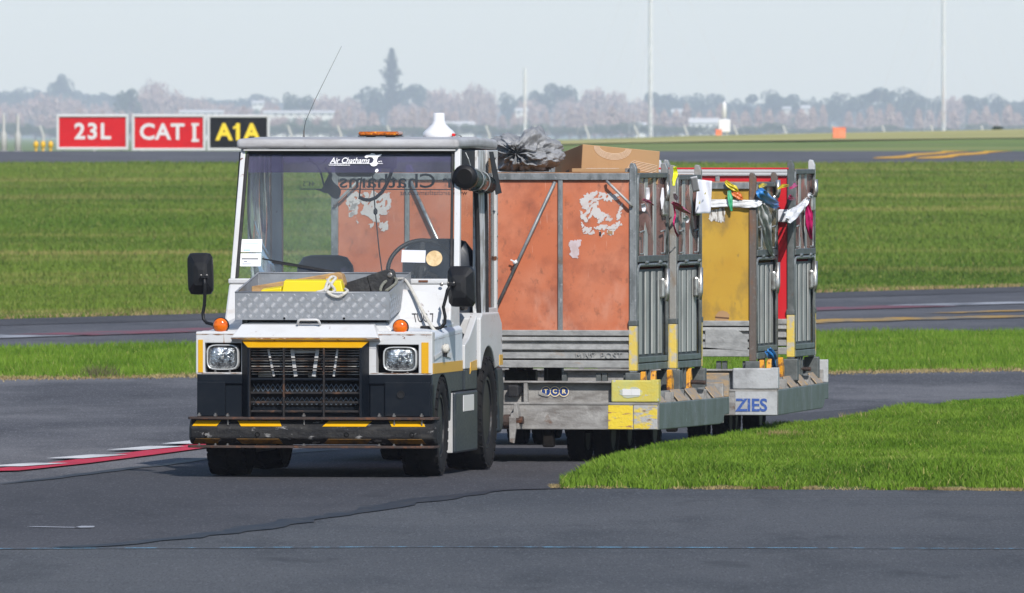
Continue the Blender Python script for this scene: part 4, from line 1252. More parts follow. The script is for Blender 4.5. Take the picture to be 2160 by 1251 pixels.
# --- sides: lower front with wheel arch, step box, rear fender
for s in (-1, 1):
    xo = s * XF
    lo, hi = (xo - 0.03, xo) if s > 0 else (xo, xo + 0.03)
    prof = [(1.40, 0.652), (0.16, 0.652), (0.16, 0.38)] + arch(0.56, 0.30, 0.345, 168, 8, 14) + [(0.93, 0.53), (1.40, 0.53)]
    MB().prism(prof, lo, hi, 'x').build('side_panel', navy_side, tr, 0.004)
    MB().box(min(xo - s * 0.25, xo - s * 0.03), max(xo - s * 0.25, xo - s * 0.03), 0.90, 0.95, 0.20, 0.66).build('inner_arch_panel', white_dirty, tr, 0.004)
    # step box between the wheels
    xs0, xs1 = (0.52, 0.752) if s > 0 else (-0.752, -0.52)
    MB().box(xs0, xs1, 0.985, 1.90, 0.148, 0.525).build('step_box', navy_side, tr, 0.012)
    MB().box(xs0 if s > 0 else xs0 + 0.02, xs1 - 0.02 if s > 0 else xs1, 0.972, 0.984, 0.15, 0.52).build('step_box_end', white_dirty, tr, 0.003)
    # sill above, sloping up to the rear fender
    xq0, xq1 = (xo - 0.03, xo + 0.012) if s > 0 else (xo - 0.012, xo + 0.03)
    MB().prism([(1.42, 0.66), (1.42, 0.81), (1.60, 0.85), (1.86, 0.955), (1.93, 0.99), (1.93, 0.66)], xq0, xq1, 'x').build('sill_panel', white, tr, 0.006)
    MB().prism([(1.42, 0.530), (1.42, 0.658), (1.93, 0.658), (1.93, 0.530)], xq0, xq1, 'x').build('sill_lower', navy_side, tr, 0.006)
    if s > 0:
        MB().prism([(1.68, 0.648), (1.62, 0.60 + 0.028), (1.65, 0.70), (1.92, 0.712), (1.92, 0.648)], xq1 - 0.001, xq1 + 0.003, 'x').build('reflective_tape', tape_y, tr)
        MB().box(xs1 - 0.001, xs1 + 0.004, 1.28, 1.72, 0.40, 0.50).build('bare_patch', white_clean, tr, 0.002)
    # rear fender: arch band and rear quarter
    xr = s * 0.765
    a0, a1 = (xr - 0.27, xr) if s > 0 else (xr, xr + 0.27)
    outer = arch(2.28, 0.36, 0.62, 175, 90, 8)
    prof = [(1.945, 0.66), (1.945, 0.97), (2.02, 1.0), (2.72, 1.0), (2.86, 0.93), (2.88, 0.70), (2.75, 0.66)] + arch(2.28, 0.36, 0.43, 42, 138, 12)
    MB().prism(prof, a0, a1, 'x').build('rear_fender', white, tr, 0.025, segs=3)
    prof = [(2.62, 0.655), (2.885, 0.655), (2.96, 0.52), (2.93, 0.30), (2.85, 0.235), (2.74, 0.24), (2.73, 0.36), (2.70, 0.50)]
    MB().prism(prof, a0 + (0.0 if s < 0 else 0.1), a1 - (0.1 if s < 0 else 0.0), 'x').build('rear_quarter', navy_side, tr, 0.02)
    MB().box(xr - 0.001 if s > 0 else xr - 0.004, xr + 0.004 if s > 0 else xr + 0.001, 2.74, 2.87, 0.665, 0.73).build('reflective_tape', tape_y, tr)
MB().box(-0.74, 0.74, 2.70, 2.90, 0.40, 0.97).build('rear_panel', white_dirty, tr, 0.02)

# --- grille and its frame
gx0, gx1 = T.x(523, .03), T.x(763, .03)
ox0, ox1 = T.x(510, .15), T.x(779, .15)
gz0, gz1 = T.h(881, 0, .03), T.h(733, 0, .03)
ot = T.h(719, 0, .10)
fl = MB()
fl.loft([[(ox0, 0.15, gz0), (gx0, 0.02, gz0), (gx0 + 0.012, 0.02, gz0), (ox0 + 0.02, 0.16, gz0)], [(ox0, 0.15, ot), (gx0, 0.02, gz1), (gx0 + 0.012, 0.02, gz1), (ox0 + 0.02, 0.16, gz1)]])
fl.build('grille_cheek', navy, tr, 0.003)
fl = MB()
fl.loft([[(ox1, 0.15, gz0), (gx1, 0.02, gz0), (gx1 - 0.012, 0.02, gz0), (ox1 - 0.02, 0.16, gz0)], [(ox1, 0.15, ot), (gx1, 0.02, gz1), (gx1 - 0.012, 0.02, gz1), (ox1 - 0.02, 0.16, gz1)]])
fl.build('grille_cheek', navy, tr, 0.003)
# yellow strip slanting over the grille
MB().loft([[(gx0, 0.018, gz1), (gx1, 0.018, gz1), (gx1, 0.03, gz1 - 0.006), (gx0, 0.03, gz1 - 0.006)], [(ox0, 0.14, ot), (ox1, 0.14, ot), (ox1, 0.16, ot - 0.004), (ox0, 0.16, ot - 0.004)]]).build('grille_brow', tape_y, tr, 0.002)
MB().box(gx0 - 0.02, gx1 + 0.02, 0.17, 0.19, gz0, gz1).build('grille_backing', under_m, tr)
nav_b = T.h(800, 0, .12)
MB().box(gx0 + 0.01, gx1 - 0.01, 0.135, 0.165, gz0, T.h(858, 0, .13)).build('lower_grille_plate', navy, tr, 0.004)
slat_w = worn('rust_edged_white_slat', (0.52, 0.51, 0.48), 0.5, layers=[((0.20, 0.10, 0.05), (7, 30, 30), 0.48, 0.60), ((0.05, 0.04, 0.04), 9, 0.58, 0.68)])
slat_me = None
for k, py in enumerate((739, 744.5, 750, 756, 761.5, 767, 772.5, 778, 784, 789.5)):
    z = T.h(py, 0, .10)
    if slat_me is None:
        slat_me = MB().prism([(-0.018, -0.002), (0.0, -0.0035), (0.022, 0.002), (0.022, 0.004), (-0.018, 0.0002)], gx0 + 0.012, gx1 - 0.012, 'x').mesh('slat')
    mk('slat', slat_me, slat_w, tr, loc=(0, 0.10, z))
for p0, p1 in ((566, 578), (616, 624), (670, 662), (712, 704)):
    MB().bar((T.x(p0, .085), 0.083, T.h(737, 0, .08)), (T.x(p1, .085), 0.083, T.h(794, 0, .08)), 0.022 if p0 in (616, 670) else 0.013, 0.006, up=(0, 1, 0)).build('grille_rib', white_dirty, tr)
MB().box(T.x(616, .09), T.x(672, .09), 0.094, 0.099, T.h(746, 0, .09), T.h(737, 0, .09)).build('grille_bracket', white_dirty, tr, 0.003)
guard_m = worn('blackened_guard_steel', (0.018, 0.016, 0.016), 0.6, 0.1, spec=0.3, layers=[((0.09, 0.045, 0.025), 16, 0.56, 0.68)], bump=0.3)
for py in (757, 778):
    MB().box(gx0 + 0.01, gx1 - 0.01, 0.045, 0.062, T.h(py, 0, .05) - 0.005, T.h(py, 0, .05) + 0.005).build('guard_slat', guard_m, tr)
for py in (800, 829, 849, 868):
    MB().box(gx0 + 0.01, gx1 - 0.01, 0.045, 0.075, T.h(py, 0, .05) - 0.007, T.h(py, 0, .05) + 0.007).build('guard_bar', navy if py < 810 else guard_m, tr, 0.003)
for px in (526, 598.5, 683, 760):
    MB().box(T.x(px, .03) - 0.006, T.x(px, .03) + 0.006, 0.022, 0.044, gz0 - 0.005, gz1).build('guard_upright', guard_m, tr, 0.003)
# expanded mesh in the lower grille
ms = MB()
for r0 in (806, 834):
    zt_, zb_ = T.h(r0 + 4, 0, .11), T.h(r0 + 20, 0, .11)
    n = 22
    for k in range(n):
        xa = gx0 + 0.02 + (gx1 - gx0 - 0.04) * k / n
        xb = gx0 + 0.02 + (gx1 - gx0 - 0.04) * (k + 1) / n
        ms.bar((xa, 0.11, zt_), (xb, 0.11, zb_), 0.004, 0.004)
        ms.bar((xa, 0.113, zb_), (xb, 0.113, zt_), 0.004, 0.004)
tag(ms.build('grille_mesh', worn('blue_grey_mesh', (0.08, 0.11, 0.15), 0.5, 0.3), tr), kind='stuff')
for p0, p1 in ((545, 575), (650, 668)):
    MB().box(T.x(p0, .15), T.x(p1, .15), 0.14, 0.17, T.h(796, 0, .15), T.h(785, 0, .15)).build('relay_box', white_dirty, tr, 0.004)


# --- bumper
plan = [(-0.772, 0.115), (-0.755, 0.055), (-0.575, 0.0), (-0.2, -0.004), (0.2, -0.004), (0.68, 0.0), (0.755, 0.03), (0.768, 0.09)]
zb0, zb1 = T.h(938, 0, 0), T.h(886, 0, 0)
rings = []
for (x, y) in plan:
    rings.append([(x, y + 0.045, zb1), (x, y + 0.0, zb1 - 0.05), (x, y, zb0 + 0.038), (x, y + 0.06, zb0), (x, y + 0.17, zb0), (x, y + 0.17, zb1)])
MB().loft(rings).build('bumper_block', bumper_rubber, tr, 0.01)
for py, nm in ((883, 0), (943, 1)):
    z = T.h(py, 0, 0)
    pp = [(x * 1.008, y - 0.012) for x, y in plan] + [(0.77, 0.2), (-0.775, 0.2)]
    MB().prism(pp, z - 0.0075, z + 0.0075, 'z').build('bumper_plate', rust_steel, tr, 0.003)
def plan_y(x):
    return lerp_table(plan, x)
for (a0, a1, b0, b1) in ((410, 464, 402, 456), (499, 588, 508, 594), (692, 783, 680, 771), (818, 889, 826, 896)):
    for up in (1, 0):
        if up:
            zA, zBm, dA, dB = zb1 - 0.006, zb1 - 0.040, 0.040, 0.009
        else:
            zA, zBm, dA, dB = zb0 + 0.034, zb0 + 0.004, 0.006, 0.054
        top = [(T.x(a0, 0), zA), (T.x(a1, 0), zA)]
        bot = [(T.x(b1, 0), zBm), (T.x(b0, 0), zBm)]
        n = 5
        vs = []
        for i in range(n + 1):
            t = i / n
            xt = top[0][0] + (top[1][0] - top[0][0]) * t
            xb = bot[1][0] + (bot[0][0] - bot[1][0]) * t
            vs += [(xt, plan_y(xt) + dA - 0.004, zA), (xb, plan_y(xb) + dB - 0.004, zBm)]
        q = MB().add(vs, [(2 * i, 2 * i + 1, 2 * i + 3, 2 * i + 2) for i in range(n)])
        q.build('hazard_stripe', tape_y if up else tape_shaded, tr, solid=0.002)
for px in (433, 543, 731, 869):
    MB().lathe([(0.016, -0.004), (0.016, 0.002), (0.010, 0.002), (0.009, -0.004)], 14, Matrix.Translation((T.x(px, 0), plan_y(T.x(px, 0)) - 0.001, T.h(917, 0, 0))) @ Matrix.Rotation(PI / 2, 4, 'X')).build('bolt_hole', under_m, tr)
for px in (418, 454, 480, 641, 800, 831, 889):
    for py in (880, 944):
        x = T.x(px, 0.03)
        MB().lathe([(0.012, 0), (0.012, 0.010), (0.006, 0.012), (0.006, 0.02)], 6, Matrix.Translation((x, plan_y(x) + 0.03, T.h(py, 0, 0) + 0.003))).build('bumper_bolt', screw, tr)
    if px in (480, 641, 831, 889):
        MB().tube([(T.x(px, 0.0), plan_y(T.x(px, 0)) + 0.012, T.h(884, 0, 0)), (T.x(px, 0.0), plan_y(T.x(px, 0)) + 0.012, T.h(897, 0, 0))], 0.005, 6).build('bolt_shank', screw, tr)

# --- bonnet
hz = T.h(713, 0, .09)
HX0, HX1 = T.x(486, .09), T.x(800, .09)
bon = MB()
def hood_ring(y, zt, x0, x1, xo, zo):
    return [(-xo, y, zo), (x0, y, zt), (x0 + 0.03, y, zt + 0.012), (x1 - 0.03, y, zt + 0.012), (x1, y, zt), (xo, y, zo), (xo, y, 0.70), (-xo, y, 0.70)]
hood = MB()
hood.loft([[(HX0, 0.085, hz), (HX1, 0.085, hz), (HX1, 0.16, hz - 0.03), (HX0, 0.16, hz - 0.03)],
           [(HX0 + 0.01, 0.085, hz + 0.01), (HX1 - 0.01, 0.085, hz + 0.01), (HX1, 0.2, hz - 0.03), (HX0, 0.2, hz - 0.03)],
           [(HX0 + 0.055, 0.165, T.h(685, 0, .165)), (HX1 - 0.045, 0.165, T.h(685, 0, .165)), (HX1 + 0.02, 0.35, hz - 0.03), (HX0 - 0.02, 0.35, hz - 0.03)],
           [(HX0 + 0.06, 0.25, T.h(685, 0, .25) + 0.008), (HX1 - 0.05, 0.25, T.h(685, 0, .25) + 0.008), (HX1 + 0.03, 0.45, hz - 0.03), (HX0 - 0.03, 0.45, hz - 0.03)]])
hood.build('bonnet_nose', white, tr, 0.008)
hood2 = MB()
def hr(y, zt, xw, xo, zo):
    k = 0.22 + 0.5 * max(0.0, y - 0.6)
    zm_ = zo + k * (zt - zo)
    return [(-xo, y, zo), (-xw - 0.045, y, zm_), (-xw, y, zt), (xw, y, zt), (xw + 0.045, y, zm_), (xo, y, zo), (xo, y, zo - 0.06), (-xo, y, zo - 0.06)]
hood2.loft([hr(0.24, 0.962, 0.425, 0.60, 0.905), hr(0.5, 1.0, 0.44, 0.66, 0.915), hr(0.9, 1.07, 0.47, 0.705, 0.935), hr(1.15, 1.12, 0.50, 0.715, 0.96)])
hood2.build('bonnet', white, tr, 0.01)
# handle
hx_ = T.x(653, .17)
MB().tube([(hx_ - 0.067, 0.17, 0.945), (hx_ - 0.067, 0.135, 0.965), (hx_ - 0.062, 0.128, 0.977), (hx_ - 0.05, 0.126, 0.982), (hx_ + 0.05, 0.126, 0.982), (hx_ + 0.062, 0.128, 0.977), (hx_ + 0.067, 0.135, 0.965), (hx_ + 0.067, 0.17, 0.945)], 0.008, 8).build('bonnet_handle', white, tr, smooth=True)
# cowl below the windscreen
yw0, yw1 = 1.24, 1.50                        # windscreen foot and head
zw0, zw1 = T.h(587, 0, yw0), T.h(318, 0, yw1)
MB().loft([[(-0.712, 1.02, 0.90), (0.712, 1.02, 0.90), (0.712, 1.42, 0.90), (-0.712, 1.42, 0.90)], [(-0.705, 1.10, 1.06), (0.705, 1.10, 1.06), (0.71, 1.42, 1.06), (-0.71, 1.42, 1.06)], [(-0.700, 1.17, zw0 - 0.035), (0.700, 1.17, zw0 - 0.035), (0.70, 1.42, zw0 - 0.035), (-0.70, 1.42, zw0 - 0.035)]]).build('cowl', white, tr, 0.012)
MB().box(-0.705, 0.705, 1.165, 1.30, zw0 - 0.034, zw0 - 0.002).build('windscreen_sill', white, tr, 0.008)
for sx, zz in ((-0.62, 1.16), (0.55, 1.12), (0.64, 1.19)):
    MB().lathe([(0.012, 0), (0.012, 0.006), (0.006, 0.009)], 10, Matrix.Translation((sx, 1.13, zz)) @ Matrix.Rotation(PI / 2, 4, 'X')).build('cowl_screw', screw, tr)
MB().box(0.49, 0.55, 1.160, 1.166, zw0 - 0.024, zw0 - 0.010).build('rust_spot', worn('rust_patch', RUST, 0.8), tr, 0.004)
# sloping cheek between bonnet and cowl, with the fleet number
chx, chy, chz = T.x(897, .66), 0.66, T.h(671, 0, .66)
ck = empty('bonnet_cheek')
ck.parent = tr
ck.location = (chx, chy, chz)
ck.rotation_euler = (rad(-38), 0, rad(24))
MB().prism([(-0.20, -0.10), (0.085, -0.10), (0.115, 0.02), (0.105, 0.20), (-0.20, 0.24)], 0.0, 0.012, 'y').build('cheek_plate', white, ck, 0.004)
lettering('TUG 7', 0.100, ink, ck, (-0.012, -0.003, -0.002), (PI / 2, 0, 0), bold=0.0, depth=0.001, spacing=0.92, sx=0.52)
# rust bleeding out of the panel joints
rust_line = worn('rust_bleed', (0.20, 0.085, 0.035), 0.8, layers=[((0.45, 0.36, 0.28), 40, 0.5, 0.62)])
def rust_seam(pts, w):
    b_ = MB()
    P_ = [Vector(p) for p in pts]
    Q_ = []
    for a_, c_ in zip(P_, P_[1:]):
        n_ = max(2, int((c_ - a_).length / 0.012))
        Q_ += [a_.lerp(c_, i / n_) for i in range(n_)]
    Q_.append(P_[-1])
    vs = []
    for i, p in enumerate(Q_):
        h_ = w * max(0.12, 0.6 + 1.2 * mnoise.noise(Vector((p.x * 21 + p.z * 9, p.y * 7, 2))))
        d_ = (Q_[min(i + 1, len(Q_) - 1)] - Q_[max(i - 1, 0)])
        up_ = Vector((0, 0, 1)) if abs(d_.z) < abs(d_.x) else Vector((1, 0, 0))
        vs += [tuple(p - up_ * h_), tuple(p + up_ * h_ * .5)]
    b_.add(vs, [(2 * i, 2 * i + 1, 2 * i + 3, 2 * i + 2) for i in range(len(Q_) - 1)])
    b_.build('rust_seam', rust_line, tr)
rust_seam([(HX0, 0.082, hz - 0.002), (HX1, 0.082, hz - 0.002)], 0.004)
for p0, p1 in ((414, 510), (781, 911)):
    rust_seam([(T.x(p0, .15), 0.1475, zc1 - 0.016), (T.x(p1, .15), 0.1475, zc1 - 0.016)], 0.004)
    rust_seam([(T.x(p0, .15), 0.1475, zc0 + 0.008), (T.x(p1, .15), 0.1475, zc0 + 0.008)], 0.003)
rust_seam([(T.x(472, .15), 0.1475, zc1 - 0.012), (T.x(473, .15), 0.1475, T.h(724, 0, .15))], 0.004)
rust_seam([(XF + .001, 0.20, zc1 - 0.05), (XF + .001, 1.38, zc1 - 0.02)], 0.003)

# amber indicators
for px, py in ((466, 687), (845, 690)):
    x = T.x(px, .19)
    z = T.h(py, 0, .19)
    ind = empty('indicator_lamp')
    ind.parent = tr
    ind.location = (x, 0.19, z)
    Mx = Matrix.Rotation(PI / 2, 4, 'X')
    MB().lathe([(0.046, -0.03), (0.050, -0.012), (0.050, 0.004), (0.047, 0.010)], 28, Mx).build('housing', black, ind, smooth=False)
    MB().lathe([(0.046, 0.008), (0.045, 0.018), (0.036, 0.030), (0.02, 0.037), (0.001, 0.039)], 28, Mx).build('lens', amber, ind, smooth=True)
    MB().box(-0.016, 0.016, -0.01, 0.02, -0.075, -0.044).build('foot', black, ind, 0.003)
    for q in (-1, 1):
        MB().lathe([(0.005, 0.014), (0.005, 0.020), (0.001, 0.021)], 8, Matrix.Translation((q * 0.038, 0, -0.012)) @ Mx).build('lens_screw', screw, ind)

# mirrors
def mirror(x0, x1, z0, z1, y, arm, lean, clamp):
    m_ = empty('mirror')
    m_.parent = tr
    w, h = (x1 - x0) / 2, (z1 - z0) / 2
    cx, cz = (x0 + x1) / 2, (z0 + z1) / 2
    m_.location = (cx, y, cz)
    def rg(k, yy, dx=0, dz=0):
        out = []
        for i in range(28):
            t = 2 * PI * i / 28
            q = (abs(math.cos(t)) ** 7 + abs(math.sin(t)) ** 7) ** (-1 / 7)
            zz = h * k * q * math.sin(t)
            out.append((w * k * q * math.cos(t) + dx + lean * zz, yy, zz + dz))
        return out
    MB().loft([rg(1.0, 0.06), rg(1.0, 0.03), rg(0.96, 0.012), rg(0.55, -0.030, clamp * w * 0.15), rg(0.2, -0.036, clamp * w * 0.2)]).build('housing', black, m_, smooth=False)
    MB().loft([rg(0.95, 0.0605), rg(0.95, 0.063)]).build('glass', chrome, m_)
    a_ = [(p[0] - cx, p[1] - y, p[2] - cz) for p in arm]
    MB().tube(a_, 0.0105, 10).build('arm', black, m_, smooth=True)
    c0 = a_[0]
    MB().box(c0[0] - 0.025, c0[0] + 0.025, c0[1] - 0.014, c0[1] + 0.02, c0[2] - 0.012, c0[2] + 0.014).build('clamp', black, m_, 0.006)
    bb = MB()
    for q in (-0.018, 0.018):
        bb.lathe([(0.006, 0), (0.006, 0.006), (0.002, 0.008)], 8, Matrix.Translation((c0[0] + q, c0[1] - 0.014, c0[2] + 0.01)) @ Matrix.Rotation(PI / 2, 4, 'X'))
    bb.build('clamp_screws', screw, m_)
    return m_
ym = 0.42
P = lambda px, py, y: (T.x(px, y), y, T.h(py, T.x(px, y), y))
arml = [P(431, 584, ym - .045), P(432, 600, ym - .045), P(432, 624, ym - .04), P(431, 644, ym - .03), P(428, 660, ym - .03), P(429, 673, ym - .03), P(436, 681, ym - .04), P(452, 685, ym - .06), P(470, 688, ym - .1)]
mirror(T.x(394, ym), T.x(447, ym), T.h(622, 0, ym), T.h(534, 0, ym), ym, arml, -0.03, 0.9)
ym2 = 0.62
armr = [P(952, 600, ym2 - .05), P(944, 612, ym2 - .05), P(940, 630, ym2 - .05), P(935, 648, ym2 - .05), P(939, 668, ym2 - .05), P(938, 682, ym2 - .05), P(930, 691, ym2 - .06), P(914, 694, ym2 - .06), P(892, 693, ym2 - .06)]
mirror(T.x(943, ym2), T.x(1000, ym2), T.h(647, 0, ym2), T.h(561, 0, ym2), ym2, armr, -0.04, -0.55)
MB().box(T.x(887, .56) - 0.0, T.x(915, .56), 0.54, 0.60, T.h(699, 0, .56), T.h(687, 0, .56)).build('mirror_bracket', black, tr, 0.006)
MB().bar(P(866, 705, .52), P(942, 689, .62), 0.012, 0.008).build('mirror_stay', black, tr)

# --- cargo tray of diamond plate on the bonnet
ty0, ty1 = 0.205, 1.06
tz0, tzf, tzb = T.h(675, 0, .205), T.h(617, 0, .205), T.h(576, 0, 1.05)
txl, txr = T.x(497, ty0), T.x(821, ty0)
tbz = tz0 + (tzb - tzf)                       # height of the tray's floor at the back
tray = empty('cargo_tray')
tray.parent = tr
th_ = 0.004
def tray_wall(pts, name):
    b_ = MB()
    a = [Vector(p) for p in pts]
    nrm = (a[1] - a[0]).cross(a[3] - a[0]).normalized() * th_
    b_.add([tuple(p) for p in a] + [tuple(p + nrm) for p in a], [(0, 1, 2, 3), (7, 6, 5, 4), (0, 4, 5, 1), (1, 5, 6, 2), (2, 6, 7, 3), (3, 7, 4, 0)])
    return b_.build(name, alu, tray)
tray_wall([(txl, ty0, tz0), (txr, ty0, tz0), (txr, ty0, tzf), (txl, ty0, tzf)], 'front_wall')
tray_wall([(txr, ty0 + .001, tz0), (txr, ty1, tbz), (txr, ty1, tzb), (txr, ty0 + .001, tzf)], 'side_wall')
tray_wall([(txl, ty1, tbz), (txl, ty0 + .001, tz0), (txl, ty0 + .001, tzf), (txl, ty1, tzb)], 'side_wall')
tray_wall([(txr - .001, ty1, tbz), (txl + .001, ty1, tbz), (txl + .001, ty1, tzb), (txr - .001, ty1, tzb)], 'back_wall')
tray_wall([(txl, ty0, tz0 + .006), (txl, ty1, tbz + .006), (txr, ty1, tbz + .006), (txr, ty0, tz0 + .006)], 'tray_floor')
MB().tube([(txl, ty0, tzf), (txr, ty0, tzf), (txr, ty1, tzb), (txl, ty1, tzb), (txl, ty0, tzf)], 0.006, 8).build('rolled_rim', alu, tray, smooth=True)
# raised tread bars on the front and right wall
dp = MB()
def tread(orig, ux_, uy_, W_, H_, nout):
    st = 0.036
    nx, nz = int(W_ / st) + 1, int(H_ / st) + 1
    for i in range(nx):
        for j in range(nz):
            c = orig + ux_ * ((i + 0.5) * st) + uy_ * ((j + 0.5) * st)
            dr = (ux_ + uy_).normalized() if (i + j) % 2 else (ux_ - uy_).normalized()
            pr = dr.cross(nout).normalized()
            for k in range(-2, 3):
                a = c + pr * (k * 0.0066)
                L_ = 0.0165 if abs(k) < 2 else 0.0125
                u0, u1 = (a - orig).dot(ux_), (a - orig).dot(uy_)
                if u0 < L_ or u0 > W_ - L_ or u1 < L_ or u1 > H_ - L_:
                    continue
                e0, e1 = a - dr * L_, a + dr * L_
                wv = pr * 0.0027
                pk = a + nout * 0.0024
                vs = [tuple(e0), tuple(a - wv), tuple(e1), tuple(a + wv), tuple(pk)]
                dp.add(vs, [(0, 1, 4), (1, 2, 4), (2, 3, 4), (3, 0, 4)])
tread(Vector((txl, ty0 - 0.0042, tz0)), Vector((1, 0, 0)), Vector((0, 0, 1)), txr - txl, tzf - tz0, Vector((0, -1, 0)))
sl_ = Vector((0, ty1 - ty0, tbz - tz0))
tread(Vector((txr + 0.0042, ty0, tz0)), sl_.normalized(), Vector((0, 0, 1)), sl_.length, tzf - tz0, Vector((1, 0, 0)))
tag(dp.build('tread_pattern', alu_bar, tray), kind='stuff')
for px in (600, 726):
    MB().lathe([(0.007, 0), (0.007, 0.004), (0.003, 0.005)], 10, Matrix.Translation((T.x(px, ty0), ty0 - 0.0045, tz0 + 0.010)) @ Matrix.Rotation(PI / 2, 4, 'X')).build('rivet', under_m, tray)
for sx in (txl + 0.045, txr - 0.03):
    for yy, hh in ((ty0 + 0.10, 0.045), (ty1 - 0.15, 0.10)):
        zf = tz0 + (tbz - tz0) * (yy - ty0) / (ty1 - ty0)
        MB().box(sx - 0.018, sx + 0.018, yy - 0.02, yy + 0.02, zf - hh, zf).build('tray_bracket', galv, tray, 0.003)
b = MB()
b.box(txl + 0.03, txr - 0.03, ty0 + 0.08, ty1 - 0.1, tz0 - 0.035, tz0 + 0.0)
b.build('tray_bearer', under_m, tray)

# --- cab
roof_y0, roof_y1 = 1.45, 3.12
rz0, rz1 = T.h(314, 0, roof_y0), T.h(293, 0, roof_y0)
RX0, RX1 = T.x(498, roof_y0), T.x(968, roof_y0)
MB().loft([[(RX0, roof_y0, rz0), (RX1, roof_y0, rz0), (RX1, roof_y0, rz1), (RX0, roof_y0, rz1)],
           [(RX0 - .003, roof_y0 + .8, rz0 + .004), (RX1 + .003, roof_y0 + .8, rz0 + .004), (RX1 + .003, roof_y0 + .8, rz1 + .012), (RX0 - .003, roof_y0 + .8, rz1 + .012)],
           [(RX0, roof_y1, rz0 - .01), (RX1, roof_y1, rz0 - .01), (RX1, roof_y1, rz1 - .004), (RX0, roof_y1, rz1 - .004)]]).build('roof', white_roof, tr, 0.026, segs=4)
# header below the roof, black inner header
MB().box(-0.66, 0.675, 1.47, 1.52, rz0 - 0.014, rz0 - 0.001).build('windscreen_header', white_dirty, tr, 0.003)
MB().box(-0.655, 0.67, 1.53, 1.60, rz0 - 0.040, rz0 - 0.001).build('inner_header', black_soft, tr)
# pillars: left and right A
def wx(px, y):
    return T.x(px, y)
LA0, LA1 = (wx(486, yw0), yw0, zw0 - 0.03), (wx(512, yw1), yw1, rz0)
RA0, RA1 = (wx(968, yw0), yw0, zw0 - 0.03), (wx(969, yw1), yw1, rz0)
def pillar(a, c, w, dpt, name, m):
    b_ = MB()
    b_.loft([[(a[0] - w / 2, a[1], a[2]), (a[0] + w / 2, a[1], a[2]), (a[0] + w / 2, a[1] + dpt, a[2]), (a[0] - w / 2, a[1] + dpt, a[2])],
             [(c[0] - w / 2, c[1], c[2]), (c[0] + w / 2, c[1], c[2]), (c[0] + w / 2, c[1] + dpt, c[2]), (c[0] - w / 2, c[1] + dpt, c[2])]])
    return b_.build(name, m, tr, 0.004)
pillar((LA0[0] + .012, LA0[1], LA0[2]), (LA1[0] + .004, LA1[1], LA1[2]), 0.030, 0.06, 'windscreen_pillar', white)
pillar((RA0[0] - .016, RA0[1], RA0[2]), (RA1[0] - .012, RA1[1], RA1[2]), 0.036, 0.06, 'windscreen_pillar', white)
pillar((LA0[0] + .041, LA0[1] - .003, LA0[2] + .03), (LA1[0] + .030, LA1[1] - .003, LA1[2] - .015), 0.018, 0.02, 'rubber_seal', black_soft)
pillar((RA0[0] - .050, RA0[1] - .003, RA0[2] + .03), (RA1[0] - .042, RA1[1] - .003, RA1[2] - .015), 0.016, 0.02, 'rubber_seal', black_soft)
pillar((LA0[0] - .012, LA0[1] + .03, LA0[2] - .2), (LA1[0] - .02, LA1[1] + .03, LA1[2] - .02), 0.014, 0.05, 'door_seal', black_soft)
pillar((LA0[0] - .003, LA0[1] - .004, LA0[2] - .07), (LA0[0] - .001, LA0[1] - .004, LA0[2] + .02), 0.013, 0.003, 'masking_tape', green_tape)
pillar((LA1[0] + .018, LA1[1] - .006, LA1[2] - .07), (LA1[0] + .024, LA1[1] - .006, LA1[2] - .005), 0.014, 0.003, 'masking_tape', green_tape)
# windscreen glass and purple strip
def screen_y(z):
    return yw0 + 0.02 + (yw1 - yw0) * (z - zw0) / (zw1 - zw0)
def scr(px, py, off=0.0):
    z = T.h(py, 0, 1.4)
    y = screen_y(z)
    z = T.h(py, 0, y)
    return (T.x(px, y), y + off, z)
ga, gb = LA0[0] + .05, RA0[0] - .058
gc, gd = LA1[0] + .039, RA1[0] - .05
def screen_quad(t0, t1, off, name, m):
    q = []
    for t in (t0, t1):
        for l, r in (((ga, gc)), ):
            pass
    z0_, z1_ = zw0 + (zw1 - 0.02 - zw0) * t0, zw0 + (zw1 - 0.02 - zw0) * t1
    l0, l1 = ga + (gc - ga) * t0, ga + (gc - ga) * t1
    r0, r1 = gb + (gd - gb) * t0, gb + (gd - gb) * t1
    return MB().add([(l0, screen_y(z0_) + off, z0_), (r0, screen_y(z0_) + off, z0_), (r1, screen_y(z1_) + off, z1_), (l1, screen_y(z1_) + off, z1_)], [(0, 1, 2, 3)]).build(name, m, tr, solid=0.0)
ws = screen_quad(0.0, 1.0, 0.0, 'windscreen', glass)
ts = (T.h(364, 0, 1.47) - zw0) / (zw1 - 0.02 - zw0)
screen_quad(ts, 0.995, 0.006, 'sun_strip', tint_purple)
tilt = math.atan2(yw1 - yw0, zw1 - zw0)
def on_screen(px, py, off=-0.006):
    p = scr(px, py)
    return (p[0], p[1] + off, p[2])
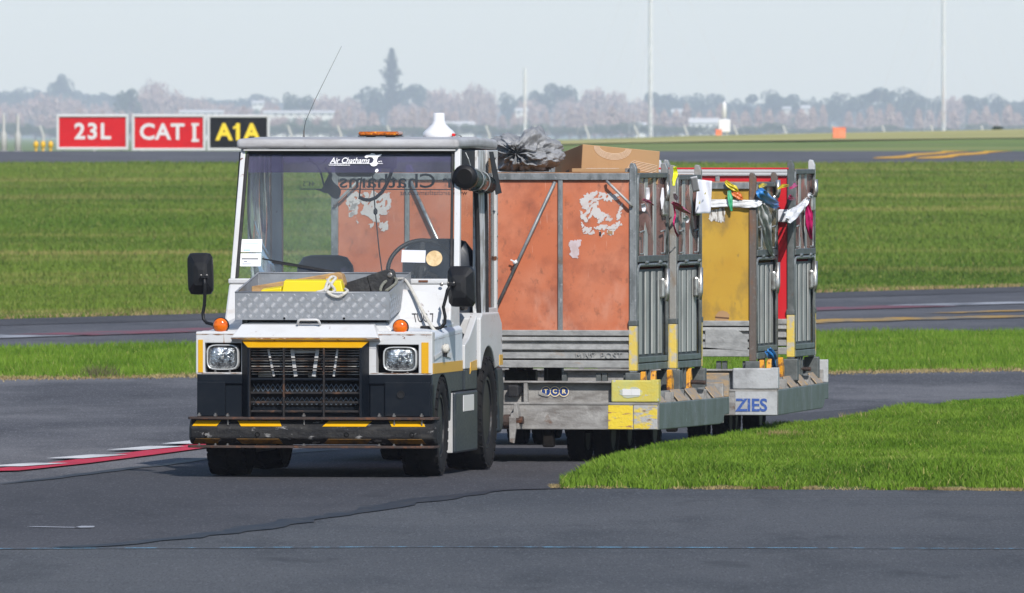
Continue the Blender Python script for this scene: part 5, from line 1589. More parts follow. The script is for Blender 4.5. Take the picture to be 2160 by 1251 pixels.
# airline lettering on the strip
white_v = worn('white_vinyl_lettering', (0.85, 0.85, 0.87), 0.5)
rot_s = (PI / 2 - tilt, 0, 0)
lettering('Air Chathams', 0.052, white_v, ws, on_screen(738, 339), rot_s, bold=0.0004, shear=0.28, depth=0.001, spacing=0.98, sx=0.86)
lettering('www.airchathams.co.nz', 0.014, white_v, ws, on_screen(716, 348), rot_s, bold=0.0003, depth=0.001)
lettering('44°S', 0.013, white_v, ws, on_screen(802, 341), rot_s, bold=0.0003, depth=0.001)
a, c = on_screen(696, 345), on_screen(808, 345)
MB().bar(a, c, 0.0025, 0.0035).build('lettering_rule', white_v, ws)
def blob_from(pts, conv, m, parent, name, rev=False):
    v_ = [conv(px, py) for px, py in pts]
    return MB().add(v_, [tuple(range(len(v_)))]).build(name, m, parent)
ISL = [(769, 331), (773, 327), (780, 326), (784, 323), (790, 324), (794, 327), (799, 326), (806, 325), (803, 329), (798, 331), (796, 336), (795, 341), (798, 344), (795, 349), (789, 351), (784, 350), (780, 345), (786, 343), (789, 337), (786, 332), (779, 331), (773, 334)]
blob_from(ISL, on_screen, white_v, ws, 'island_emblem')
blob_from([(793, 357), (797, 356), (799, 360), (795, 364), (791, 362)], on_screen, white_v, ws, 'islet_emblem')
# stickers
for (p0, p1, y0, y1) in ((510, 552, 505, 532), (508, 550, 535, 562)):
    a, c = scr(p0, y0), scr(p1, y1)
    MB().add([(a[0], a[1] - .005, a[2]), (c[0], a[1] - .005, a[2]), (c[0], c[1] - .005, c[2]), (a[0], c[1] - .005, c[2])], [(0, 1, 2, 3)]).build('permit_sticker', white_v, ws, solid=0.001)
grey_ink = worn('grey_print', (0.25, 0.27, 0.32), 0.6)
blue_pr = worn('pale_blue_print', (0.40, 0.55, 0.75), 0.6)
for (p0, p1, y0, y1, mm) in ((514, 528, 526, 530, blue_pr), (514, 546, 512, 514, blue_pr), (510, 545, 545, 547.5, ink), (511, 530, 556, 558, grey_ink), (515, 522, 550, 553, grey_ink)):
    a, c = scr(p0, y0), scr(p1, y1)
    MB().add([(a[0], a[1] - .0065, a[2]), (c[0], a[1] - .0065, a[2]), (c[0], c[1] - .0065, c[2]), (a[0], c[1] - .0065, c[2])], [(0, 1, 2, 3)]).build('sticker_print', mm, ws)
a, c = scr(848, 527), scr(897, 554)
MB().add([(a[0], a[1] - .004, a[2]), (c[0], a[1] - .004, a[2] - .003), (c[0], c[1] - .004, c[2]), (a[0], c[1] - .004, c[2] + .003)], [(0, 1, 2, 3)]).build('paper_notice', paper, ws, solid=0.001)
cx_ = scr(916, 545)
MB().lathe([(0.001, 0.0), (0.051, 0.0), (0.051, 0.001)], 32, Matrix.Translation((cx_[0], cx_[1] - .004, cx_[2])) @ Matrix.Rotation(PI / 2 - tilt, 4, 'X')).build('round_disc', tan_disc, ws)
# wiper
MB().bar(scr(553, 546), scr(705, 572), 0.008, 0.008).build('wiper_arm', black, tr)
a, c = scr(575, 553), scr(720, 575)
MB().bar((a[0], a[1] - .01, a[2]), (c[0], c[1] - .012, c[2]), 0.010, 0.014).build('wiper_blade', black_soft, tr)

# rear of the cab: posts, rear window with mirrored lettering
yr = 2.95
rzb = 1.02
def rp(px, py, off=0.0):
    return (T.x(px, yr), yr + off, T.h(py, 0, yr))
for p0, p1 in ((570, 596), (1000, 1012)):
    MB().box(T.x(p0, yr), T.x(p1, yr), yr - 0.02, yr + 0.04, rzb - .05, rz0 - .01).build('rear_pillar', white_dirty, tr, 0.005)
MB().box(T.x(596, yr), T.x(1000, yr), yr - 0.02, yr + 0.04, rzb - .05, rzb + .02).build('rear_sill', white_dirty, tr, 0.005)
MB().box(T.x(596, yr), T.x(1000, yr), yr - 0.02, yr + 0.04, rz0 - .05, rz0 - .015).build('rear_header', black_soft, tr)
rw_ = MB().add([(T.x(597, yr), yr, rzb + .02), (T.x(999, yr), yr, rzb + .02), (T.x(999, yr), yr, rz0 - .05), (T.x(597, yr), yr, rz0 - .05)], [(0, 1, 2, 3)]).build('rear_window', glass_rear, tr)
mir = (PI / 2, 0, PI)          # seen from inside: the letters read backwards
lettering('Air Chathams', 0.128, navy_ink, rw_, rp(857, 383, -.01), mir, bold=0.001, shear=0.0, depth=0.001, spacing=1.0, sx=1.2)
lettering('www.airchathams.co.nz', 0.045, navy_ink, rw_, rp(915, 407, -.01), mir, depth=0.001)
lettering('44°S', 0.043, navy_ink, rw_, rp(652, 388, -.01), mir, depth=0.001)
a, c = rp(634, 399, -.01), rp(986, 400, -.01)
MB().bar(a, c, 0.002, 0.006).build('lettering_rule', navy_ink, rw_)
CH = [(666, 400), (676, 403), (684, 407), (692, 408), (697, 413), (703, 418), (711, 420), (716, 418), (719, 409), (720, 402), (716, 394), (709, 389), (703, 383), (700, 376), (702, 370), (699, 362), (693, 358), (688, 352), (684, 354), (690, 362), (694, 368), (690, 376), (686, 384), (683, 392), (679, 398), (672, 399)]
blob_from(CH, lambda px, py: rp(px, py, -.01), navy_ink, rw_, 'island_emblem')
MB().tube([rp(684, 392, -.01), rp(680, 375, -.01), rp(676, 360, -.01), rp(669, 348, -.01), rp(656, 340, -.01), rp(648, 341, -.01)], 0.006, 6).build('island_emblem', navy_ink, rw_)
MB().tube([rp(652, 332, -.01), rp(656, 342, -.01), rp(664, 347, -.01), rp(674, 347, -.01), rp(684, 342, -.01), rp(691, 333, -.01)], 0.004, 6).build('island_emblem', navy_ink, rw_)
# dark roof lining
MB().box(-0.64, 0.64, 1.62, 2.92, rz0 - 0.012, rz0 - 0.002).build('roof_lining', black_soft, tr)

# left side: inner posts and hanging clear curtain
MB().box(T.x(556, 2.3), T.x(572, 2.3), 2.27, 2.33, 0.95, rz0 - .01).build('side_post', white_dirty, tr, 0.004)
MB().box(T.x(538, 2.0), T.x(545, 2.0), 1.98, 2.02, 1.2, rz0 - .01).build('side_post', black_soft, tr, 0.003)
cu = MB()
def curt(u, v):
    y = 1.56 + 0.55 * u
    z = 1.08 + (rz0 - 0.03 - 1.08) * v
    x = -0.625 + 0.03 * math.sin(u * 19 + 2 * v) + 0.025 * math.sin(u * 7 - v * 5) * (1 - v)
    return (x, y, z)
cu.sheet(curt, 26, 14)
cu.build('side_curtain', curtain_m, tr, smooth=True)
b = MB()
for u0, wv in ((0.10, 0.012), (0.42, 0.02), (0.75, 0.014)):
    pts = [curt(u0 + 0.05 * math.sin(3 * k / 8), 1 - 0.62 * k / 8) for k in range(9)]
    b.tube([(p[0], p[1], p[2]) for p in pts], wv * 0.6, 6)
b.build('curtain_strap', black_soft, tr, smooth=True)
b = MB()
b.sheet(lambda u, v: (-0.60 + 0.18 * (1 - v) * (0.3 + 0.7 * u) + 0.01 * math.sin(9 * v + 4 * u), 1.50 + 0.1 * u, 1.10 + 0.48 * v), 6, 10)
b.build('loose_vinyl_fold', curtain_m, tr, smooth=True)

# right side: open doorway edge, rear quarter window, seal strips
def sp(px, py, x):
    y = T.y(px, x)
    return (x, y, T.h(py, x, y))
xs_ = 0.70
yA, yB, yC, yD = T.y(1003, xs_), T.y(1020, xs_), T.y(1027, xs_), T.y(1047, xs_)
b = MB()
def seal(px_a, px_b, top, bot, wob):
    pts = []
    for k in range(13):
        t = k / 12
        q = sp(px_a + (px_b - px_a) * t + wob * math.sin(6 * t), top + (bot - top) * t, xs_ + .01)
        pts.append(q)
    return pts
MB().tube(seal(1004, 1012, 404, 690, 0.8), 0.016, 6).build('door_seal', black_soft, tr, smooth=True)
MB().tube(seal(1024, 1028, 396, 700, 0.5), 0.014, 6).build('door_seal', black_soft, tr, smooth=True)
MB().tube([sp(1012, 690, xs_ + .01), sp(1018, 722, xs_ + .01), sp(1022, 706, xs_ + .01), sp(1034, 702, xs_ + .012), sp(1030, 690, xs_ + .012)], 0.013, 6).build('door_seal', black_soft, tr, smooth=True)
z0_, z1_ = T.h(680, xs_, 2.2), rz0 - .01
MB().box(xs_ - .03, xs_ + .004, T.y(1007, xs_), T.y(1023, xs_), T.h(690, xs_, 2.2), z1_).build('door_post', strip_m, tr, 0.004)
ya, yb_ = T.y(1027, xs_), T.y(1049, xs_)
zq0, zq1 = T.h(667, xs_, 2.6), rz0 - .01
f = MB()
f.box(xs_ - .03, xs_ + .004, ya, ya + .05, zq0, zq1).box(xs_ - .03, xs_ + .004, yb_ - .06, yb_, zq0, zq1).box(xs_ - .03, xs_ + .004, ya + .05, yb_ - .06, zq0, zq0 + .05).box(xs_ - .03, xs_ + .004, ya + .05, yb_ - .06, zq1 - .05, zq1)
f.build('quarter_window_frame', white, tr, 0.004)
MB().box(xs_ - .018, xs_ - .012, ya + .05, yb_ - .06, zq0 + .05, zq1 - .05).build('quarter_window', glass_rear, tr)
rv = MB()
for k in range(7):
    rv.lathe([(0.008, 0), (0.008, 0.004), (0.003, 0.006)], 8, Matrix.Translation((xs_ + .004, yb_ - .03, zq0 + .08 + k * (zq1 - zq0 - .2) / 6)) @ Matrix.Rotation(PI / 2, 4, 'Y'))
rv.build('frame_rivets', screw, tr)
# dark side curtain bundle at the door head, rolled vinyl, hanging strap
MB().box(xs_ - .04, xs_ - .015, T.y(976, xs_) + .03, T.y(1024, xs_), rz0 - .20, rz0 - .005).build('rolled_door_flap', black_soft, tr, 0.01)
r0 = sp(981, 373, 0.742)
r1 = sp(1029, 390, 0.735)
MB().tube([(r0[0], r0[1] + .03, r0[2]), r1], [0.066, 0.056], 18).build('rolled_curtain', roll_m, tr, smooth=True)
r0v, r1v = Vector(r0), Vector(r1)
dv = (r1v - r0v).normalized()
MB().tube([r0v - dv * .03, r0v, r0v + dv * .08, r0v + dv * .081], [0.070, 0.078, 0.074, 0.068], 22).build('roll_end', black, tr, smooth=True)
MB().tube([r0v - dv * .0315, r0v - dv * .031, ], [0.048, 0.048], 18).build('roll_core', under_m, tr)
for k in (0.35, 0.62):
    c = r0v.lerp(r1v, k)
    pts = [tuple(c + Vector((0.069 * math.cos(2 * PI * i / 16), 0, 0.069 * math.sin(2 * PI * i / 16)))) for i in range(17)]
    MB().tube(pts, 0.005, 5, cap=False).build('roll_tie', galv, tr, smooth=True)
MB().tube([tuple(r0v.lerp(r1v, .3) + Vector((0, 0, .05))), sp(988, 335, 0.72), sp(982, 322, 0.70)], 0.004, 6).build('hanging_wire', galv, tr)
p = sp(975, 356, 0.72)
MB().tube([(p[0] - .02, p[1], p[2]), (p[0] + .02, p[1] + .05, p[2] - .003), (p[0] + .03, p[1] + .12, p[2] - .006)], 0.010, 8).build('door_latch', worn('rusty_white_latch', (0.6, 0.55, 0.48), 0.5, layers=[((0.35, 0.16, 0.05), 30, 0.45, 0.6)]), tr, smooth=True)
xa = 0.735
s0, s1, s2, s3 = sp(1032, 320, xa), sp(1040, 320, xa), sp(1058, 407, xa + .02), sp(1046, 411, xa + .02)
MB().add([s0, s1, s2, s3], [(0, 1, 2, 3)]).build('hanging_strap', black_soft, tr, solid=0.004)
# small bits behind the driver's mirror
MB().box(0.66, 0.69, 1.75, 1.9, 1.02, 1.18).build('side_console', black, tr, 0.01)

# roof fittings
b0 = T.x(803, 2.2)
bz = rz1 + 0.004
be = empty('beacon_bar')
be.parent = tr
be.location = (b0, 2.2, bz)
MB().box(-0.128, 0.128, -0.10, 0.10, 0.016, 0.042).build('lens', amber_dark, be, 0.014, segs=3)
MB().box(-0.130, 0.130, -0.102, 0.102, 0.010, 0.0165).build('base', black, be, 0.003)
for q in (-0.062, 0.062):
    MB().box(q - 0.026, q + 0.026, -0.03, 0.03, -0.008, 0.011).build('foot', black, be, 0.002)
b1 = T.x(926, 2.3)
an = empty('antenna_dome')
an.parent = tr
an.location = (b1, 2.3, bz + 0.004)
MB().lathe([(0.098, 0.0), (0.101, 0.006), (0.101, 0.028), (0.092, 0.040), (0.066, 0.062), (0.044, 0.085), (0.038, 0.105), (0.035, 0.150), (0.032, 0.155), (0.001, 0.1555)], 40).build('dome', white_clean, an, smooth=True)
MB().box(0.094, 0.115, -0.09, -0.06, 0.008, 0.026).build('red_plug', red_pl, an, 0.004)
MB().tube([(0.115, -0.075, 0.017), (0.13, -0.075, 0.018), (0.145, -0.07, 0.012), (0.155, -0.06, 0.0)], 0.004, 6).build('cable', galv, an, smooth=True)
wv = T.x(641, 2.4)
wh = empty('whip_antenna')
wh.parent = tr
wh.location = (wv, 2.4, bz)
MB().lathe([(0.007, 0), (0.007, 0.02), (0.0055, 0.022), (0.0055, 0.05)], 8).build('base', screw, wh)
MB().tube([(0, 0, 0.05), (0.012, 0, 0.11), (0.075, 0, 0.25), (0.24, 0, 0.578)], [0.0024, 0.0022, 0.002, 0.0012], 5).build('whip', galv_dark, wh, smooth=True)

# --- interior
def seat(cx, y, zt, w, nm, zb=0.85):
    e = empty('seat')
    e.parent = tr
    e.location = (cx, y, 0)
    def rg(k, yy, z0_, z1_):
        out = []
        for i in range(28):
            t = 2 * PI * i / 28
            q = (abs(math.cos(t)) ** 5 + abs(math.sin(t)) ** 5) ** (-1 / 5)
            out.append((w / 2 * k * q * math.cos(t), yy, (z0_ + z1_) / 2 + (z1_ - z0_) / 2 * k * q * math.sin(t)))
        return out
    MB().loft([rg(0.86, -0.055, zb, zt), rg(0.97, -0.03, zb, zt), rg(1.0, 0.0, zb, zt), rg(0.98, 0.04, zb, zt), rg(0.90, 0.06, zb, zt)]).build('backrest', seat_m, e, smooth=True)
    MB().box(-w / 2, w / 2, -0.50, 0.02, zb - 0.10, zb + 0.04).build('cushion', seat_m, e, 0.04, segs=3)
    MB().box(-w / 2 + .06, w / 2 - .06, -0.42, -0.05, 0.56, zb - 0.1).build('pedestal', under_m, e)
    return e
seat(T.x(686, 2.35), 2.35, T.h(538, 0, 2.35), 0.37, 'a')
seat(T.x(925, 2.35), 2.35, T.h(503, 0, 2.35), 0.46, 'b')
sw = empty('steering_wheel')
sw.parent = tr
sw.location = (T.x(887, 1.62), 1.62, T.h(566, 0, 1.62))
sw.rotation_euler = (rad(58), 0, 0)
MB().tube([(0.205 * math.cos(2 * PI * k / 40), 0.205 * math.sin(2 * PI * k / 40), 0) for k in range(41)], 0.014, 8, cap=False).build('rim', black, sw, smooth=True)
for a in (90, 210, 330):
    MB().bar((0.03 * math.cos(rad(a)), 0.03 * math.sin(rad(a)), -0.01), (0.2 * math.cos(rad(a)), 0.2 * math.sin(rad(a)), 0), 0.026, 0.008).build('spoke', black, sw)
MB().lathe([(0.05, -0.03), (0.05, 0.006), (0.03, 0.014), (0.001, 0.015)], 20).build('hub', black, sw, smooth=True)
MB().tube([(T.x(887, 1.62), 1.62, T.h(566, 0, 1.62)), (T.x(880, 1.5), 1.42, 1.02)], 0.03, 8).build('steering_column', black, tr)
MB().box(-0.60, 0.66, 1.36, 1.55, 1.0, 1.16).build('dashboard', seat_m, tr, 0.02)
MB().box(-0.02, 0.66, 1.40, 1.60, 1.16, 1.215).build('instrument_binnacle', seat_m, tr, 0.02)
# overhead box, hose loop and cable
yo = 1.70
x0, x1 = T.x(706, yo), T.x(792, yo)
MB().box(x0, x1, yo - .04, yo + .05, T.h(373, 0, yo), rz0 - .02).build('overhead_box', black_soft, tr, 0.04, segs=4)
MB().box(T.x(793, yo), T.x(836, yo), yo - .03, yo + .03, T.h(356, 0, yo), rz0 - .02).build('overhead_pod', black_soft, tr, 0.01)
q = lambda px, py: (T.x(px, yo), yo, T.h(py, 0, yo))
hp = [q(829, 352), q(824, 368), q(816, 388), q(806, 405), q(793, 417), q(780, 422), q(768, 421), q(757, 416)]
MB().tube(hp, 0.011, 8).build('hose', black_soft, tr, smooth=True)
MB().tube([q(763, 374), q(760, 392), q(758, 416)], 0.005, 6).build('thin_cable', black_soft, tr)
MB().tube([q(786, 368), q(788, 395), q(791, 440), q(795, 480), q(800, 530), q(806, 575)], 0.004, 6).build('thin_cable', black_soft, tr, smooth=True)
MB().lathe([(0.003, 0.022), (0.013, 0.01), (0.013, -0.012), (0.004, -0.022)], 10, Matrix.Translation(q(792, 446))).build('cable_plug', black_soft, tr)
# hitch at the tail
MB().box(-0.10, 0.10, 2.88, 3.0, 0.26, 0.46).build('tow_hitch', rust_steel, tr, 0.01)

# ------------------------------------------------------------------ things lying in the tray
def tray_z(y):
    return tz0 + 0.012 + (tbz - tz0) * (y - ty0) / (ty1 - ty0)
slope = math.atan2(tbz - tz0, ty1 - ty0)
def in_tray(name, x, y, label, cat, rz_=0.0, dz=0.0, rx=None, ry=0.0):
    wx_, wy_ = T.world(x, y)
    e = empty(name, (wx_, wy_, tray_z(y) + dz))
    e.rotation_euler = (slope if rx is None else rx, ry, -T.yaw + rz_)
    return tag(e, label, cat)
# yellow chock block
yc = 0.41
x0, x1 = T.x(550, yc), T.x(730, yc)
zt = T.h(590, 0, yc) - tray_z(yc)
L_ = x1 - x0
ch = in_tray('wheel_chock', (x0 + x1) / 2, yc, 'bright yellow plastic wheel chock lying in the metal tray', 'chock')
MB().loft([[(-L_ * .22, -0.07, 0), (L_ * .5, -0.07, 0), (L_ * .5, 0.07, 0), (-L_ * .22, 0.07, 0)], [(-L_ * .24, -0.06, zt * .55), (L_ * .5, -0.06, zt * .55), (L_ * .5, 0.06, zt * .55), (-L_ * .24, 0.06, zt * .55)], [(-L_ * .21, -0.035, zt), (L_ * .455, -0.035, zt), (L_ * .455, 0.035, zt), (-L_ * .21, 0.035, zt)]]).build('body', yellow_pl, ch, 0.006)
MB().loft([[(-L_ * .5, -0.06, 0), (-L_ * .22, -0.06, 0), (-L_ * .22, 0.06, 0), (-L_ * .5, 0.06, 0)], [(-L_ * .48, -0.045, zt * .72), (-L_ * .24, -0.045, zt * .80), (-L_ * .24, 0.045, zt * .8), (-L_ * .48, 0.045, zt * .72)]]).build('end_block', yellow_pl, ch, 0.006)
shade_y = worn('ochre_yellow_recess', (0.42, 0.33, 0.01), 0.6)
for qx, qz in ((-L_ * .20, zt * .42), (-L_ * .46, zt * .18)):
    MB().box(qx, qx + 0.045, -0.073, -0.058, qz, qz + 0.022).build('finger_slot', shade_y, ch, 0.003)
lettering('CHECKERS', 0.026, worn('faint_stamp', (0.55, 0.42, 0.01), 0.6), ch, (L_ * .12, -0.0735, zt * .16), (PI / 2, PI, 0), depth=0.001, name='embossed_mark')
# timber chock behind it
yc = 0.62
a, c = (T.x(533, yc), yc, T.h(611, 0, yc)), (T.x(722, yc), yc, T.h(585, 0, yc))
wc = in_tray('timber_block', 0, yc, 'weathered wooden chock behind the yellow chock', 'chock', rx=0.0)
wl_ = Vector(wc.location)
wx0, wx1 = T.x(533, yc), T.x(724, yc)
zz = tray_z(yc)
b = MB().prism([(wx0, T.h(620, 0, yc) - zz), (wx0, T.h(604, 0, yc) - zz), (T.x(715, yc), T.h(574, 0, yc) - zz), (wx1, T.h(578, 0, yc) - zz), (wx1 + .02, T.h(600, 0, yc) - zz), (wx1, T.h(616, 0, yc) - zz), (T.x(600, yc), 0.0), (T.x(560, yc), 0.0)], -0.05, 0.06, 'y')
b.build('timber', wood, wc, 0.006)
MB().box(T.x(690, yc), T.x(716, yc), -0.054, -0.049, T.h(596, 0, yc) - zz, T.h(584, 0, yc) - zz).build('paint_patch', worn('ochre_paint_patch', (0.65, 0.32, 0.01), 0.6, layers=[((0.4, 0.24, 0.1), 30, 0.5, 0.6)]), wc)
# black chock
yc = 0.72
bc = in_tray('rubber_block', 0, yc, 'black rubber chock tilted up at the right end of the tray', 'chock', rx=0.0)
zz = tray_z(yc)
h_ = lambda py: T.h(py, 0, yc) - zz
MB().prism([(T.x(728, yc), h_(598)), (T.x(775, yc), h_(583)), (T.x(780, yc), h_(586)), (T.x(786, yc), h_(617)), (T.x(760, yc), 0.0), (T.x(735, yc), 0.0)], -0.08, 0.05, 'y').build('rear_half', black_block, bc, 0.004)
MB().prism([(T.x(777, yc), h_(582)), (T.x(800, yc), h_(574)), (T.x(815, yc), h_(569)), (T.x(825, yc), h_(567)), (T.x(831, yc), h_(572)), (T.x(834, yc), h_(590)), (T.x(830, yc), h_(604)), (T.x(800, yc), 0.005), (T.x(788, yc), h_(617))], -0.085, 0.055, 'y').build('front_half', black_block, bc, 0.006)
MB().lathe([(0.016, 0), (0.016, 0.006), (0.012, 0.008)], 12, Matrix.Translation((T.x(827, yc), -0.085, h_(580))) @ Matrix.Rotation(PI / 2, 4, 'X')).build('end_bolt', screw, bc)
# ropes
def strand(name, pts, r, m, label):
    o = empty(name, (0, 0, 0))
    w_ = []
    for (px, py, y) in pts:
        x = T.x(px, y)
        X_, Y_ = T.world(x, y)
        w_.append(Vector((X_, Y_, T.h(py, x, y))))
    # smooth through the points
    sm = []
    for i in range(len(w_) - 1):
        p0, p1, p2, p3 = w_[max(i - 1, 0)], w_[i], w_[i + 1], w_[min(i + 2, len(w_) - 1)]
        for k in range(6):
            t = k / 6
            sm.append(0.5 * ((2 * p1) + (-p0 + p2) * t + (2 * p0 - 5 * p1 + 4 * p2 - p3) * t * t + (-p0 + 3 * p1 - 3 * p2 + p3) * t ** 3))
    sm.append(w_[-1])
    bs = sm[0].copy()
    o.location = bs
    MB().tube([p - bs for p in sm], r, 10).build('cord', m, o, smooth=True)
    # twisted lay of the rope
    tw = MB()
    for ph in (0, 2 * PI / 3, 4 * PI / 3):
        pts_ = []
        acc = 0.0
        for i, p in enumerate(sm):
            if i:
                acc += (p - sm[i - 1]).length
            d = (sm[min(i + 1, len(sm) - 1)] - sm[max(i - 1, 0)]).normalized()
            u = d.orthogonal().normalized()
            v = d.cross(u)
            a_ = ph + acc * 160
            pts_.append(p - bs + (u * math.cos(a_) + v * math.sin(a_)) * r * 0.35)
        tw.tube(pts_, r * 0.75, 6)
    tag(tw.build('strands', m, o, smooth=True), kind='stuff')
    tag(o, label, 'rope')
    return o
strand('rope', [(668, 617, 0.230), (684, 612, 0.260), (690, 598, 0.330), (695, 588, 0.390), (702, 584, 0.410), (708, 587, 0.390), (703, 593, 0.350), (694, 606, 0.310), (686, 614, 0.230)], 0.0095, rope_m, 'white rope looped over the yellow chock')
strand('rope', [(690, 590, 0.390), (698, 600, 0.330), (706, 612, 0.250), (700, 617, 0.200), (690, 616, 0.190), (702, 624, 0.185), (716, 626, 0.185), (727, 619, 0.185), (733, 614, 0.230), (728, 610, 0.290)], 0.0095, rope_m, 'white rope hanging over the front lip of the tray')
strand('rope', [(838, 589, .86), (853, 590, .82), (864, 604, .74), (874, 622, .70), (886, 646, .64), (898, 668, .58), (914, 694, .50), (926, 706, .56), (936, 722, .76), (939, 733, .84)], 0.0105, rope_m, 'white rope running from the tray down the bonnet side')
strand('rope', [(802, 614, 0.530), (806, 602, 0.580), (816, 592, 0.650), (828, 587, 0.690), (836, 590, 0.650), (834, 599, 0.580), (824, 607, 0.530), (814, 614, 0.490)], 0.010, rope_grey, 'grey green rope loop at the right end of the tray')
# knotted rope end on the side panel
x = XF + 0.022
y = T.y(940, x)
e = tag(at_frame('rope_knot', T, x, y, T.h(736, x, y)), 'white rope knot and tape stuck on the side panel behind the right headlight', 'rope')
def knot(u, v):
    t, f_ = 2 * PI * u, PI * v
    r_ = 0.026 * (1 + 0.18 * math.sin(5 * t + 3 * f_))
    return (r_ * math.sin(f_) * math.cos(t), 1.3 * r_ * math.sin(f_) * math.sin(t), r_ * math.cos(f_) * 1.1)
MB().sheet(knot, 14, 8).build('knot', rope_m, e, smooth=True)
MB().tube([(0, 0, -0.02), (-0.004, 0, -0.05)], 0.012, 8).build('dark_end', black_soft, e)
MB().add([(-0.016, 0.03, -0.012), (-0.016, 0.36, -0.03), (-0.016, 0.34, -0.062), (-0.016, 0.02, -0.04)], [(0, 1, 2, 3)]).build('tape_tail', white_clean, e, solid=0.003)
MB().add([(-0.016, -0.05, -0.012), (-0.016, -0.34, -0.038), (-0.016, -0.33, -0.062), (-0.016, -0.03, -0.036)], [(0, 1, 2, 3)]).build('tape_tail', white_clean, e, solid=0.003)
# ------------------------------------------------------------------ trolleys (dollies) carrying mail cages
def corner_frame(X, Y, yaw, w):
    c, s = math.cos(rad(yaw)), math.sin(rad(yaw))
    return Frame(X - w * c, Y + w * s, yaw)
HW = 1.15
D1 = corner_frame(0.934, 91.0, 12.5, HW)
D2 = corner_frame(1.786, 95.7, 10.0, HW)
ZLO, ZMI, ZHI, ZCG = 0.227, 0.398, 0.537, 0.59
DL = 2.27

def to_local(fr_, X, Y):
    dx, dy = X - fr_.X, Y - fr_.Y
    return (dx * fr_.c - dy * fr_.s, dx * fr_.s + dy * fr_.c)

